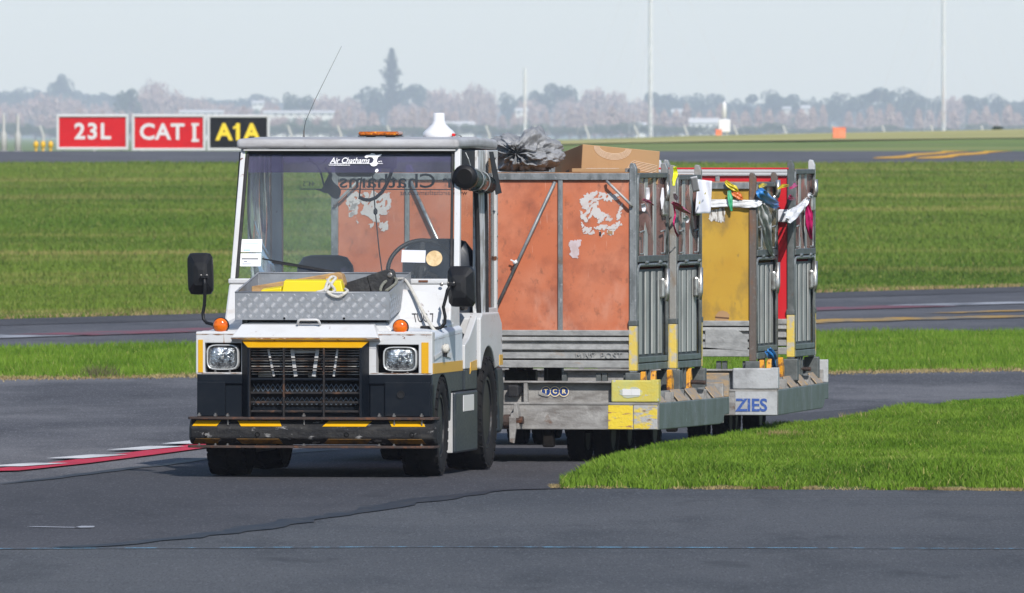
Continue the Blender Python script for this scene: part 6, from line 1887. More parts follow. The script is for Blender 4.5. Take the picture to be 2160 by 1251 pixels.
def dolly(D, label, first, hitch_world):
    t = tag(at_frame('container_dolly', D, 0, 0, 0), label, 'trolley', 'dollies towed by the tractor')
    x_y0 = D1.x(1283, 0)
    # front beam and web
    MB().box(-HW, HW, 0.0, 0.05, ZLO, ZMI).build('front_beam', deck_grey, t, 0.006)
    MB().box(-HW + .02, HW - .02, 0.055, 0.07, ZMI - .01, ZHI - .013).build('front_web', deck_grey, t)
    MB().box(-HW, D1.x(1290, 0) - .002, 0.0, 0.12, ZHI - .012, ZHI).build('top_flange', deck_grey, t, 0.003)
    MB().box(-HW, HW, -0.006, 0.06, ZMI - .012, ZMI + .004).build('ledge', deck_grey, t, 0.003)
    for px in (1108, 900):
        x = D1.x(px, 0)
        MB().box(x - .012, x + .012, 0.004, 0.06, ZMI + .004, ZHI - .012).build('gusset', deck_grey, t, 0.002)
    # painted corner
    xb = D1.x(1290, 0)
    top_m = deck_yellow if first else deck_white
    MB().box(xb, HW + .004, -0.012, 0.030, ZMI + .006, ZHI + .008).build('corner_box', top_m, t, 0.008)
    MB().box(HW - .045, HW + .006, -0.0125, 0.06, ZMI + .01, ZHI + .012).build('corner_edge', top_m, t, 0.004)
    if first:
        MB().box(x_y0, D1.x(1335, 0), -0.004, 0.0, ZLO + .004, ZMI - .014).build('painted_plate', deck_yellow2, t, 0.002)
        MB().box(D1.x(1337, 0), HW - .004, -0.006, 0.0, ZLO + .004, ZMI - .014).build('painted_plate', deck_flake, t, 0.004)
        MB().box(D1.x(1314, 0), D1.x(1332, 0), -0.0165, -0.012, D1.h(834, .9), D1.h(821, .9)).build('reflector', white_clean, t, 0.001)
        MB().box(D1.x(1332.5, 0), D1.x(1351, 0), -0.0165, -0.012, D1.h(834, .9), D1.h(821, .9)).build('reflector', white_clean, t, 0.001)
        patch = worn('grey_patch_on_yellow', (0.42, 0.45, 0.38), 0.6, layers=[((0.6, 0.55, 0.15), 14, 0.5, 0.6)])
        def ov(k):
            return [(D1.x(1332, 0) + 0.075 * math.cos(2 * PI * i / 20) * (1 + .1 * math.sin(3 * i)), D1.h(828, .9) + .035 * math.sin(2 * PI * i / 20) * (1 + .12 * math.sin(5 * i))) for i in range(20)]
        MB().prism(ov(0), -0.0145, -0.0125, 'y').build('paint_patch', patch, t)
        # logo of three ringed letters
        Mx = Matrix.Rotation(PI / 2, 4, 'X')
        for px, ltr in ((1151.5, 'T'), (1170.5, 'C'), (1189.5, 'R')):
            cx, cz = D1.x(px, .05), D1.h(826, .4)
            lg = empty('ringed_letter')
            lg.parent = t
            lg.location = (cx, 0.052, cz)
            MB().lathe([(0.001, 0), (0.037, 0), (0.037, 0.001)], 28, Mx).build('ring_edge', logo_blue, lg)
            MB().lathe([(0.001, 0.0012), (0.0345, 0.0012), (0.0345, 0.0018)], 28, Mx).build('ring', logo_cream, lg)
            MB().lathe([(0.001, 0.002), (0.0275, 0.002), (0.0275, 0.0028)], 28, Mx).build('disc', logo_blue, lg)
            lettering(ltr, 0.040, logo_cream, lg, (0, -0.0036, 0), bold=0.0018, depth=0.001)
        sc = MB()
        cx, cz = D1.x(1148, .05), D1.h(826, .4)
        sc.add([(cx - .036, 0.0475, cz + .004), (cx + .02, 0.0475, cz - .022), (cx + .026, 0.0475, cz - .034), (cx - .012, 0.0475, cz - .030), (cx - .036, 0.0475, cz - .018)], [(0, 1, 2, 3, 4)])
        sc.build('scraped_patch', deck_grey, t, solid=0.001)
        # bits at the tractor side
        x = D1.x(1092, 0)
        MB().prism([(x - .035, D1.h(905, .3)), (x + .03, D1.h(905, .3)), (x + .02, D1.h(868, .3)), (x + .008, D1.h(850, .3)), (x - .008, D1.h(850, .3)), (x - .012, D1.h(870, .3)), (x - .03, D1.h(872, .3))], -0.08, 0.0, 'y').build('hook_plate', deck_grey, t, 0.004)
        MB().prism([(x - .03, D1.h(932, .3)), (x + .0, D1.h(935, .3)), (x + .012, D1.h(905, .3)), (x + .01, D1.h(880, .3)), (x - .035, D1.h(878, .3))], -0.11, -0.085, 'y').build('hook_plate', deck_grey, t, 0.004)
        MB().tube([(x - .09, -0.06, D1.h(888, .3)), (x + .05, -0.06, D1.h(886, .3))], 0.026, 10).build('pivot_pin', rust_steel, t, smooth=False)
        MB().lathe([(0.045, -0.02), (0.045, 0.02), (0.03, 0.03)], 12, Matrix.Translation((x - .055, -0.06, D1.h(889, .3))) @ Matrix.Rotation(PI / 2, 4, 'Y')).build('pivot_nut', rust_steel, t)
        xl = D1.x(1088, 0)
        MB().loft([[(xl - .05, -0.02, D1.h(838, .3)), (xl + .02, -0.02, D1.h(838, .3)), (xl + .02, -0.02, D1.h(812, .3)), (xl - .05, -0.02, D1.h(812, .3))], [(xl - .05, 0.05, D1.h(838, .3)), (xl + .045, 0.05, D1.h(826, .3)), (xl + .04, 0.05, D1.h(818, .3)), (xl - .05, 0.05, D1.h(812, .3))]]).build('rubber_buffer', black_soft, t, 0.01)
    else:
        MB().box(D2.x(1551, 0), HW - .002, -0.006, 0.0, ZLO + .003, ZMI - .008).build('painted_plate', deck_white, t, 0.005)
        lettering('ZIES', 0.118, blue_ink, t, (D2.x(1586, 0), -0.0085, D2.h(856, HW)), bold=0.003, depth=0.002, spacing=0.98)
    # side beams with a cut-out rear end
    for s in (-1, 1):
        a, c = (HW - .02, HW) if s > 0 else (-HW, -HW + .02)
        MB().prism([(0.052, ZLO), (0.052, ZMI), (DL, ZMI), (DL, .285), (2.12, .285), (2.06, .24), (1.98, .226)], a, c, 'x').build('side_beam', deck_green, t, 0.006)
        xi = s * 0.95
        MB().box(min(xi, s * (HW - .021)), max(xi, s * (HW - .021)), 0.06, DL - .03, ZMI - .03, ZMI - .012).build('side_shelf', galv_dark, t)
        MB().box(min(s * (HW - .094), s * (HW - .086)), max(s * (HW - .094), s * (HW - .086)), 0.06, DL - .03, ZMI - .03, ZMI + .070).build('side_web', deck_grey, t)
        # sloped guide ramps
        for y0 in (0.08, 0.76, 1.22, 1.88):
            ya, yb = y0, y0 + 0.29
            zt_, zl_ = ZMI + .075, ZMI + .003
            xa, xc = s * (HW - .082), s * (HW - .022)
            MB().add([(xa, ya, zt_), (xa, yb, zt_), (xc, yb, zl_), (xc, ya, zl_), (xa, ya, zt_ - .012), (xa, yb, zt_ - .012), (xc, yb, zl_ - .012), (xc, ya, zl_ - .012)], [(0, 1, 2, 3), (7, 6, 5, 4), (0, 4, 5, 1), (1, 5, 6, 2), (2, 6, 7, 3), (3, 7, 4, 0)]).build('guide_ramp', ramp_tan, t, 0.003)
            for yy in (ya + .012, yb - .016):
                MB().prism([(xa, zt_ - .012), (xc, zl_ - .012), (xa, zl_ - .04)], yy, yy + .006, 'y').build('ramp_rib', deck_grey, t)
        for y0 in (0.62, 0.70, 1.66, 1.74):
            MB().box(min(s * (HW - .084), s * (HW - .045)), max(s * (HW - .084), s * (HW - .045)), y0, y0 + .015, ZMI - .02, ZMI + .060).build('ramp_upright', deck_grey, t)
        MB().box(min(s * .93, s * HW), max(s * .93, s * HW), DL - .03, DL, ZMI + .001, ZHI + .018).build('end_plate', ramp_tan if first else deck_white, t, 0.004)
        # locking levers
        for y0, tilt_ in ((0.44, 0.12), (0.98, -0.1), (1.56, 0.08), (0.14, 0.0)):
            zl_ = ZMI + .05
            pr = [(y0, zl_), (y0 + .075, zl_), (y0 + .085, zl_ + .08), (y0 + .05 + tilt_ * .2, zl_ + .15), (y0 + .02 + tilt_ * .2, zl_ + .145)]
            a, c = s * 1.000, s * 1.032
            MB().prism(pr, min(a, c), max(a, c), 'x').build('lock_lever', lever_orange, t, 0.004)
        MB().tube([(s * 1.02, 1.60, ZMI + .11), (s * 1.13, 1.60, ZMI + .105)], 0.014, 8).build('lever_pin', rust_steel, t)
        MB().tube([(s * 1.0, 0.30, ZMI + .085), (s * 1.07, 0.30, ZMI + .083)], 0.018, 8).build('lever_pin', lever_orange, t)
    MB().box(-HW + .03, HW - .03, DL - .06, DL - .031, ZLO, ZHI - .05).build('rear_beam', deck_grey, t, 0.006)
    # bed: cross members and rollers
    for k in range(7):
        y = 0.22 + k * 0.30
        MB().box(-HW + .03, HW - .22, y, y + .05, ZLO + .05, ZMI - .035).build('cross_member', under_m, t)
    MB().box(-0.95, 0.93, 0.10, DL - .08, ZMI - .033, ZMI - .02).build('bed_plate', under_m, t)
    for y in (0.16, 0.52, 0.88, 1.24, 1.60, 1.96):
        MB().tube([(-0.92, y, ZMI + .03), (0.90, y, ZMI + .03)], 0.035, 10).build('roller', galv_dark, t, smooth=True)
    for px in (1190, 1262, 1275, 1320, 900, 960):
        x = D1.x(px, .2)
        MB().box(x - .016, x + .016, .20, .24, ZMI, ZCG - .002).build('stanchion', galv_dark, t, 0.002)
    # wheels: twin tyres under each corner
    for sx in (-0.62, 0.62):
        for y in (0.50, 1.80):
            br = MB().box(sx - .10, sx + .10, y - .14, y + .14, ZLO - .03, ZLO + .05).build('axle_bracket', under_m, t, 0.01)
            for q in (-.085, .085):
                wheel(t, sx + q, y, 0.165, 0.115, 1 if sx > 0 else -1, 0, 'wheel', 0.55, 20)
    MB().box(-.42, -.36, .12, .16, ZLO - .11, ZLO + .02).build('under_bracket', under_m, t, 0.01)
    MB().box(D1.x(1140, 0), D1.x(1164, 0), .05, .11, ZLO - .115, ZLO + .02).build('under_bracket', under_m, t, 0.012)
    # drawbar to what tows it
    hx, hy = to_local(D, *hitch_world)
    MB().tube([(0, 0.05, 0.31), (hx * .6, hy * .6, 0.31), (hx, hy, 0.34)], 0.03, 8).build('drawbar', rust_steel, t)
    MB().tube([(hx + .06 * math.cos(2 * PI * k / 16), hy + .06 * math.sin(2 * PI * k / 16), 0.34) for k in range(17)], 0.014, 6, cap=False).build('towing_eye', rust_steel, t)
    return t
dolly(D1, 'grey container dolly with yellow corner hitched behind the tractor', True, T.world(0, 3.0))
d2 = dolly(D2, 'grey container dolly with blue stencilled white corner, last in the train', False, D1.world(0, DL - .02))
d2.rotation_euler = (rad(0.35), 0, -D2.yaw)

# ------------------------------------------------------------------ cages
def rounded(path, r=0.05, n=5):
    out = [Vector(path[0])]
    for i in range(1, len(path) - 1):
        a, b_, c = Vector(path[i - 1]), Vector(path[i]), Vector(path[i + 1])
        p0 = b_ + (a - b_).normalized() * r
        p1 = b_ + (c - b_).normalized() * r
        for k in range(n + 1):
            t = k / n
            out.append(p0.lerp(b_, t).lerp(b_.lerp(p1, t), t))
    out.append(Vector(path[-1]))
    return out

def cage(D, x0, x1, y0, y1, label, panel, h=1.28, post=None, gate=False, brace=0, mid=True, postfoot=True, film=tan_film, red=False, latch_seed=0, lid=True):
    post = post or [galv] * 4
    w, dp_ = x1 - x0, y1 - y0
    t = tag(at_frame('mail_cage', D, (x0 + x1) / 2, y0, ZCG), label, 'cage', 'mail cages on the dollies')
    hw = w / 2
    ph = h + 0.062
    pi = 0
    for py_ in (0.0, dp_ - .045):
        for s in (-1, 1):
            cx = s * (hw - .0225)
            pm = post[pi]
            pi += 1
            MB().prism([(cx - .0225, 0.0), (cx + .0225, 0.0), (cx + .0225, ph - .035), (cx + .008, ph), (cx - .015, ph + .004), (cx - .0225, ph - .01)], py_, py_ + .045, 'y').build('post', pm, t, 0.004)
            if postfoot:
                MB().box(cx - .026, cx + .026, py_ - .004, py_ + .049, 0.012, 0.30).build('post_sleeve', post_yellow, t, 0.004)
                MB().box(cx - .029, cx + .029, py_ - .007, py_ + .052, 0.30, 0.335).build('post_collar', galv_dark, t, 0.004)
            MB().box(cx - .05, cx + .05, py_ - .008, py_ + .06, -0.148, 0.0).build('foot', galv_dark, t, 0.006)
    # rails
    rail = rail_white if red else galv
    rim = hw - .045
    MB().box(-rim, rim, -0.003, 0.032, h - .045, h).build('top_rail', rail, t, 0.004)
    MB().box(-rim, rim, dp_ - .032, dp_ + .003, h - .045, h).build('top_rail', rail, t, 0.004)
    for s in (-1, 1):
        if not (gate and s > 0):
            MB().box(min(s * hw, s * (hw - .03)), max(s * hw, s * (hw - .03)), .046, dp_ - .046, h - .045, h).build('top_rail', rail, t, 0.004)
    if red:
        for k in range(2):
            MB().box(-rim, rim, -0.007, -0.002, h - .018 - .02 * k, h - .010 - .02 * k).build('rail_ridge', rail_white, t, 0.002)
        MB().box(-rim - .01, rim + .01, -0.004, 0.04, h + .001, h + .012).build('top_trim', red_p, t, 0.002)
    # panels: front, left side, back, and right side when there is no gate
    zp = 0.272
    MB().box(-rim - .001, rim + .001, 0.018, 0.024, zp, h - .046).build('front_panel', panel, t)
    MB().box(-rim - .001, rim + .001, dp_ - .024, dp_ - .018, zp, h - .046).build('back_panel', panel, t)
    MB().box(-hw + .018, -hw + .024, .046, dp_ - .046, 0.08, h - .046).build('side_wall', panel, t)
    if not gate:
        MB().box(hw - .024, hw - .018, .046, dp_ - .046, 0.08, h - .046).build('side_wall', panel, t)
    if mid:
        MB().box(-.014, .016, 0.002, 0.020, zp - .02, h - .046).build('mid_bar', galv, t, 0.003)
    MB().box(-rim, rim, -0.002, 0.03, 0.236, zp).build('panel_rail', galv_light, t, 0.004)
    # ribbed skirt below the panel
    prof = [(0.006, 0.228), (0.002, 0.206), (0.030, 0.196), (0.032, 0.186), (0.006, 0.178), (0.002, 0.150), (0.004, 0.146), (0.030, 0.140), (0.032, 0.132), (0.006, 0.126), (0.004, 0.092), (0.03, 0.084)]
    MB().loft([[(x, y, z) for y, z in prof] for x in (-rim + .002, rim - .002)], closed=False).build('ribbed_skirt', galv_light, t, solid=0.003)
    MB().box(-rim, rim, -0.002, 0.04, 0.030, 0.078).build('base_rail', galv_light, t, 0.004)
    MB().box(-hw + .02, hw - .02, .04, dp_ - .02, 0.030, 0.05).build('floor', under_m, t)
    if lid:
        MB().box(-rim + .01, rim - .01, .036, dp_ - .036, h - .030, h + .003).build('cover_board', worn('cover_board_ply', (0.40, 0.20, 0.09), 0.7, layers=[((0.3, 0.15, 0.07), (3, 30, 3), 0.45, 0.65)]), t)
    # braces
    if brace:
        s = brace
        bm = galv if s < 0 else chrome
        MB().tube([(s * .03, -0.012, h - .055), (s * (hw - .06), -0.020, 0.36)], 0.011, 8).build('diagonal_brace', bm, t, smooth=True)
        MB().tube([(-s * .31, -0.010, h - .052), (-s * .325, -0.03, h - .062), (-s * .47, -0.03, h - .20), (-s * .475, -0.012, h - .215)], 0.009, 8).build('short_strut', galv_light, t, smooth=True)
    if gate:
        gx = hw - .006
        ya, yb = .055, dp_ - .055
        rg = random.Random(latch_seed)
        # lower gate: dark sheet with pale pressed ribs
        lo = empty('lower_gate')
        lo.parent = t
        MB().box(gx - .022, gx - .016, ya, yb, 0.055, 0.66).build('sheet', sheet_dark, lo)
        n = 4
        for k in range(n):
            yc = ya + (k + .75) * (yb - ya) / (n + .4)
            q = rg.uniform(-.006, .006)
            MB().loft([[(gx - .016, yc - .056 + q, z), (gx - .009, yc - .050, z), (gx - .009, yc + .044, z), (gx - .016, yc + .052, z)] for z in (.115, .40 + q, .645)]).build('pressed_rib', rib_pale, lo)
        MB().tube(rounded([(gx, ya, 0.06), (gx, ya, 0.690), (gx, yb, 0.690), (gx, yb, 0.06)], .07), 0.013, 8).build('frame', galv, lo, smooth=True)
        MB().box(gx - .02, gx + .012, ya, yb, 0.012, 0.056).build('bottom_bar', deck_green, lo, 0.004)
        MB().box(gx - .02, gx + .010, ya, yb, 0.062, 0.098).build('bottom_bar', deck_green, lo, 0.004)
        MB().box(gx - .01, gx + .022, yb - .17, yb - .05, 0.47, 0.60).build('latch', chrome, lo, 0.012)
        MB().tube([(gx + .02, yb - .11, .45), (gx + .03, yb - .11, .50), (gx + .03, yb - .11, .66)], 0.016, 8).build('latch_handle', chrome, lo, smooth=True)
        # hinge straps below
        for k in range(3):
            yy = ya + .16 + k * .10
            MB().box(gx - .015, gx + .002, yy, yy + .035, -0.12, 0.012).build('hinge_strap', galv_dark, lo, 0.003)
        # upper gate: clear film in a tube frame
        up = empty('upper_gate')
        up.parent = t
        z0_, z1_ = 0.725, h - .012
        MB().tube(rounded([(gx, ya, z0_), (gx, ya, z1_), (gx, yb, z1_), (gx, yb, z0_)], .07), 0.013, 8).build('frame', galv, up, smooth=True)
        MB().box(gx - .015, gx + .015, ya - .01, yb + .01, z0_ - .018, z0_ + .024).build('bottom_bar', galv_dark, up, 0.004)
        MB().box(gx - .015, gx + .014, ya + .02, yb - .02, z1_ - .020, z1_ + .012).build('top_bar', galv_dark, up, 0.004)
        def film_fn(u, v):
            return (gx - .01 + .012 * math.sin(u * 11 + v * 6 + latch_seed) * math.sin(v * 3.1), ya + (yb - ya) * u, z0_ + (z1_ - z0_) * v)
        MB().sheet(film_fn, 16, 10).build('film', film, up, smooth=True)
        for u in (0.34, 0.50):
            yy = ya + (yb - ya) * u + (0.12 if u > .4 else 0)
            MB().box(gx - .012, gx - .004, yy - .045, yy + .045, z0_ + .01, z1_ - .015).build('upright', rib_pale, up, 0.003)
        MB().box(gx - .005, gx + .022, yb - .16, yb - .045, 1.00, 1.115).build('latch', chrome, up, 0.012)
        MB().tube([(gx + .02, yb - .10, 1.10), (gx + .03, yb - .10, 1.14), (gx + .028, yb - .10, 1.22)], 0.018, 8).build('latch_handle', chrome, up, smooth=True)
        for yy in (ya + .06, yb - .20):
            MB().tube(rounded([(gx + .006, yy, .90), (gx + .012, yy + .10, .91), (gx + .012, yy + .09, .76), (gx + .006, yy + .01, .76)], .015), 0.006, 6).build('wire_clip', galv, up, smooth=True)
        for k in range(2):
            yy = ya + .2 + k * .42
            MB().tube([(gx + .006, yy, .705), (gx + .006, yy + .09, .705)], 0.014, 8).build('hinge', galv, up, smooth=True)
    return t

cx1 = D1.x(1342, .15)
cxm = cx1 - 1.005
c1r = cage(D1, cxm + .004, cx1, 0.15, 1.17, 'orange mail cage with torn paper, right of the tractor cab', orange_p, 1.280, [galv, galv, galv, galv], True, -1, latch_seed=1)
c1l = cage(D1, cxm - 1.005, cxm - .004, 0.15, 1.17, 'orange mail cage seen through the tractor windscreen', orange_p, 1.280, [galv, galv, galv, galv], False, 1)
c1rb = cage(D1, cxm + .046, cx1 + .042, 1.19, 2.03, 'mail cage with a white paper on its gate, behind the orange cage', orange_p, 1.265, [post_grey, post_grey, galv, post_grey], True, 0, latch_seed=4)
c1lb = cage(D1, cxm - .965, cxm + .038, 1.19, 2.17, 'mail cage hidden behind the orange cages', orange_p, 1.265, None, False, 0)
cx2 = D2.x(1594, .15)
c2m = cx2 - 1.005
c2r = cage(D2, c2m + .004, cx2, 0.15, 1.13, 'yellow scuffed mail cage on the last dolly', yellow_p, 1.205, [post_grey, post_rust, galv, post_rust], True, 0, mid=False, postfoot=False, film=sheer('dusty_tan_film', (0.62, 0.58, 0.45), 0.06, 0.25, (0.40, 0.33, 0.20), 0.45, 7), latch_seed=7)
c2l = cage(D2, c2m - 1.005, c2m - .004, 0.15, 1.13, 'mail cage at the front of the last dolly, hidden by the orange cages', yellow_p, 1.205, None, False, 0, mid=False)
c2rb = cage(D2, c2m + .05, cx2 + .10, 1.17, 2.15, 'red mail cage at the rear right of the last dolly', red_p, 1.29, [rail_white, galv_dark, galv, rail_white], True, 0, film=tan_film, red=True, latch_seed=9)
c2lb = cage(D2, c2m - 0.96, c2m + .042, 1.17, 2.15, 'red mail cage at the rear left of the last dolly', red_p, 1.29, [rail_white] * 4, False, 0, red=True)

# torn poster paper on the orange cages
def on_cage(c, fr_, y0):
    cx, cy = to_local(fr_, c.location.x, c.location.y)
    def f(px, py, off=0.0):
        y = y0 + off
        x = fr_.x(px, y)
        return (x - cx, y - cy, fr_.h(py, x, y) - c.location.z)
    return f
def inside(p, po):
    r_ = False
    for i in range(len(po)):
        (x1_, y1_), (x2_, y2_) = po[i], po[i - 1]
        if (y1_ > p[1]) != (y2_ > p[1]) and p[0] < (x2_ - x1_) * (p[1] - y1_) / (y2_ - y1_) + x1_:
            r_ = not r_
    return r_
def scraps(c, fr_, y0, polys, m, name, holes=0.16, st=1.6):
    """paper torn off in strips: ragged cells of every outline, some missing"""
    f = on_cage(c, fr_, y0)
    b_ = MB()
    for k, po in enumerate(polys):
        x0_, x1_ = min(p[0] for p in po) - 3, max(p[0] for p in po) + 3
        y0_, y1_ = min(p[1] for p in po) - 3, max(p[1] for p in po) + 3
        nx, ny = int((x1_ - x0_) / st) + 1, int((y1_ - y0_) / st) + 1
        jit = {}
        def node(i, j):
            if (i, j) not in jit:
                jit[(i, j)] = (x0_ + (i + .35 * mnoise.noise(Vector((i * 1.7, j * 2.3, k)))) * st, y0_ + (j + .35 * mnoise.noise(Vector((i * 2.1, j * 1.3, k + 9)))) * st)
            return jit[(i, j)]
        for i in range(nx):
            for j in range(ny):
                cx_, cy_ = x0_ + (i + .5) * st, y0_ + (j + .5) * st
                wx_ = cx_ + 3.0 * mnoise.noise(Vector((cx_ * .22, cy_ * .22, 3 + k)))
                wy_ = cy_ + 3.0 * mnoise.noise(Vector((cx_ * .22, cy_ * .22, 8 + k)))
                if not inside((wx_, wy_), po):
                    continue
                if mnoise.noise(Vector((cx_ * .16 + cy_ * .07, cy_ * .10, 20 + k))) > .45 - holes:
                    continue
                q = [node(i, j), node(i + 1, j), node(i + 1, j + 1), node(i, j + 1)]
                b_.add([f(a_, c_) for a_, c_ in q], [(0, 1, 2, 3)])
    return b_.build(name, m, c)
P1 = [[(1222, 425), (1232, 412), (1248, 406), (1258, 403), (1272, 408), (1304, 408), (1312, 415), (1300, 422), (1280, 424), (1268, 420), (1256, 424), (1246, 430), (1240, 442), (1228, 440)],
      [(1224, 444), (1238, 446), (1246, 432), (1262, 424), (1262, 436), (1268, 446), (1280, 452), (1292, 462), (1286, 468), (1276, 464), (1262, 472), (1258, 460), (1250, 452), (1244, 462), (1236, 470), (1226, 462)],
      [(1224, 466), (1236, 478), (1248, 480), (1256, 493), (1236, 494), (1231, 493)],
      [(1252, 479), (1270, 474), (1290, 476), (1308, 464), (1312, 472), (1302, 482), (1280, 486), (1256, 484)],
      [(1304, 428), (1313, 426), (1313, 444), (1307, 462), (1300, 466), (1300, 456), (1306, 440)],
      [(1262, 488), (1276, 490), (1268, 501)], [(1280, 486), (1296, 484), (1294, 494), (1282, 497)], [(1282, 452), (1288, 456), (1284, 460)]]
scraps(c1r, D1, 0.165, P1, torn, 'torn_poster')
scraps(c1r, D1, 0.165, [[(1203, 507), (1226, 507), (1224, 518), (1219, 524), (1221, 532), (1218, 545), (1206, 543), (1200, 535), (1204, 528), (1199, 516)]], worn('lilac_paper_residue', (0.56, 0.47, 0.49), 0.85, layers=[((0.48, 0.38, 0.38), 16, 0.45, 0.65)]), 'torn_label', -.6)
f = on_cage(c1r, D1, 0.163)
for (a, c, e_, g__) in ((1264, 1268, 489, 497), (1282, 1292, 487, 494)):
    MB().add([f(a, e_), f(c, e_), f(c, g__), f(a, g__)], [(0, 1, 2, 3)]).build('printed_scrap', ink if a < 1270 else worn('brown_print', (0.35, 0.2, 0.1), 0.7), c1r)
P2 = [[(735, 404), (746, 402), (764, 410), (762, 425), (750, 438), (745, 458), (735, 458), (736, 440), (729, 430)],
      [(766, 406), (790, 402), (800, 412), (822, 404), (825, 420), (822, 445), (812, 455), (800, 452), (802, 470), (790, 468), (775, 456), (760, 450), (768, 432), (758, 424)],
      [(738, 424), (752, 422), (756, 440), (750, 458), (738, 456)], [(800, 470), (818, 466), (819, 482), (808, 490), (798, 484)], [(777, 474), (788, 469), (786, 482), (780, 480)], [(752, 462), (756, 468), (753, 470)]]
scraps(c1l, D1, 0.165, P2, torn, 'torn_poster')
scraps(c2r, D2, 0.165, [[(1496, 444), (1528, 438), (1529, 468), (1518, 469), (1506, 466), (1496, 464)]], worn('streaked_label', (0.62, 0.60, 0.57), 0.8, layers=[((0.16, 0.13, 0.10), (60, 60, 12), 0.46, 0.56)]), 'streaked_label', -.6)
f = on_cage(c1r, D1, 0.128)
MB().tube([f(1085, 551), f(1089, 556)], 0.017, 8).build('white_tie', white_clean, c1r, smooth=True)
MB().bar(f(1086, 552), f(1077, 548), 0.006, 0.008).build('tie_tail', white_clean, c1r)
# embossed lettering and mark in the skirt of the right orange cage
f = on_cage(c1r, D1, 0.15)
p = f(1272, 751, -0.001)
lettering('NZ POST', 0.058, galv_light, c1r, (p[0], -0.001, p[2]), depth=0.008, spacing=1.1, name='embossed_lettering')
p = f(1221, 751)
lettering('M', 0.054, galv_light, c1r, (p[0], -0.001, p[2]), depth=0.008, name='embossed_lettering')
q = [f(1233, 757, -.002), f(1236, 747, -.002), f(1241, 753, -.002), f(1247, 746, -.002), f(1250, 757, -.002)]
MB().tube(q, 0.004, 6).build('embossed_mark', galv_light, c1r)
# hole in the yellow cage showing cardboard
f = on_cage(c2r, D2, 0.1655)
hole = [(1508, 676), (1510, 664), (1516, 657), (1524, 655), (1534, 658), (1539, 664), (1538, 671), (1535, 679)]
MB().add([f(a, c) for a, c in hole], [tuple(range(len(hole)))]).build('torn_hole', card, c2r)
f2 = on_cage(c2r, D2, 0.164)
MB().bar(f2(1509, 669), f2(1538, 671), 0.003, 0.008).build('carton_edge', worn('dark_carton_gap', (0.12, 0.06, 0.03), 0.8), c2r)
# bent plate in the skirt of the yellow cage
f = on_cage(c2r, D2, 0.148)
bp_ = [(1488, 695), (1551, 695), (1562, 700), (1577, 712), (1577, 738), (1572, 740), (1488, 733)]
MB().add([f(a, c) for a, c in bp_], [tuple(range(len(bp_)))]).build('bent_plate', galv_light, c2r, solid=0.004)

# ------------------------------------------------------------------ load on top of the orange cages
zt_c = ZCG + 1.280 + .006
# grey sack
ys = 0.55
sx0, sx1 = D1.x(1038, ys), D1.x(1178, ys)
sz = D1.h(281, 0, ys) - zt_c
sk = tag(at_frame('mail_sack', D1, (sx0 + sx1) / 2, ys, zt_c), 'crumpled grey woven sack tied at the neck on the orange cage', 'sack')
def sack(u, v):
    t, f_ = 2 * PI * u, PI * v
    p = Vector((math.sin(f_) * math.cos(t), -math.cos(f_), math.sin(f_) * math.sin(t)))    # pole towards the camera: the tied neck
    near = max(0.0, 1 - f_ / 1.5)
    tw = t + 0.35 * mnoise.noise(p * 2.2)
    pleat = 1 + near * (0.11 * (1 - 2 * abs(math.sin(tw * 4.5 + 1.0))) + 0.06 * (1 - 2 * abs(math.sin(tw * 9.5))))
    lump = 1 + 0.26 * mnoise.noise(p * 1.5 + Vector((3, 1, 2)))
    cr = 0.0
    for k, (sc_, am) in enumerate(((2.2, .13), (4.6, .07), (9.5, .022))):
        w_ = Vector((mnoise.noise(p * sc_ + Vector((k, 5, 1))), mnoise.noise(p * sc_ + Vector((7, k, 2))), 0)) * .5
        cr += am * (0.4 - abs(mnoise.noise((p + w_) * sc_ + Vector((9, 4, k)))) * 2)
    r_ = (lump + cr) * pleat
    x = p.x * r_ * (sx1 - sx0) * .50
    y = p.y * r_ * .33
    z = sz * .48 + p.z * r_ * sz * .58
    if f_ < 0.40:
        k = 1 - f_ / 0.40
        y += k * 0.10
    ear = max(0, p.z - .35) * max(0, 1 - abs(p.x - .38) * 1.9)
    z += ear * sz * .42
    dip = max(0, p.z - .2) * max(0, 1 - abs(p.x + .15) * 3.0)
    z -= dip * sz * .22
    return (x, y, max(z, 0.004 * mnoise.noise(p * 9) + .004))
MB().sheet(sack, 150, 70).build('sack_body', sack_m, sk, smooth=True)
MB().tube([(0.02 + .045 * math.cos(2 * PI * k / 14), -0.215, sz * .50 + .028 * math.sin(2 * PI * k / 14)) for k in range(15)], 0.012, 6, cap=False).build('neck_tie', black_soft, sk, smooth=True)
# big carton: one corner towards the camera, tilted
yb = 0.72
pc = Vector((D1.x(1229, yb), yb, D1.h(304, 0, yb) - zt_c))
e1 = Vector((D1.x(1392, yb + .10) - pc.x, .10, -.046))
e2 = Vector((-.30, .56, -.070))
e3 = Vector((-.012, .0, -.215))
bx = tag(at_frame('cardboard_box', D1, 0, 0, zt_c), 'large tilted cardboard box with pale wavy lines on top of the cage', 'box')
V = []
for k3 in (0, 1):
    for (i, j) in ((0, 0), (1, 0), (1, 1), (0, 1)):
        V.append(tuple(pc + e1 * i + e2 * j + e3 * k3))
MB().add(V, [(0, 1, 2, 3), (7, 6, 5, 4), (0, 4, 5, 1), (1, 5, 6, 2), (2, 6, 7, 3), (3, 7, 4, 0)]).build('carton', card, bx, 0.004)
nf = e1.cross(e3).normalized()
if nf.y > 0:
    nf = -nf
def onbox(u, v):
    return pc + e1 * u + e3 * v + nf * 0.0015
wb = MB()
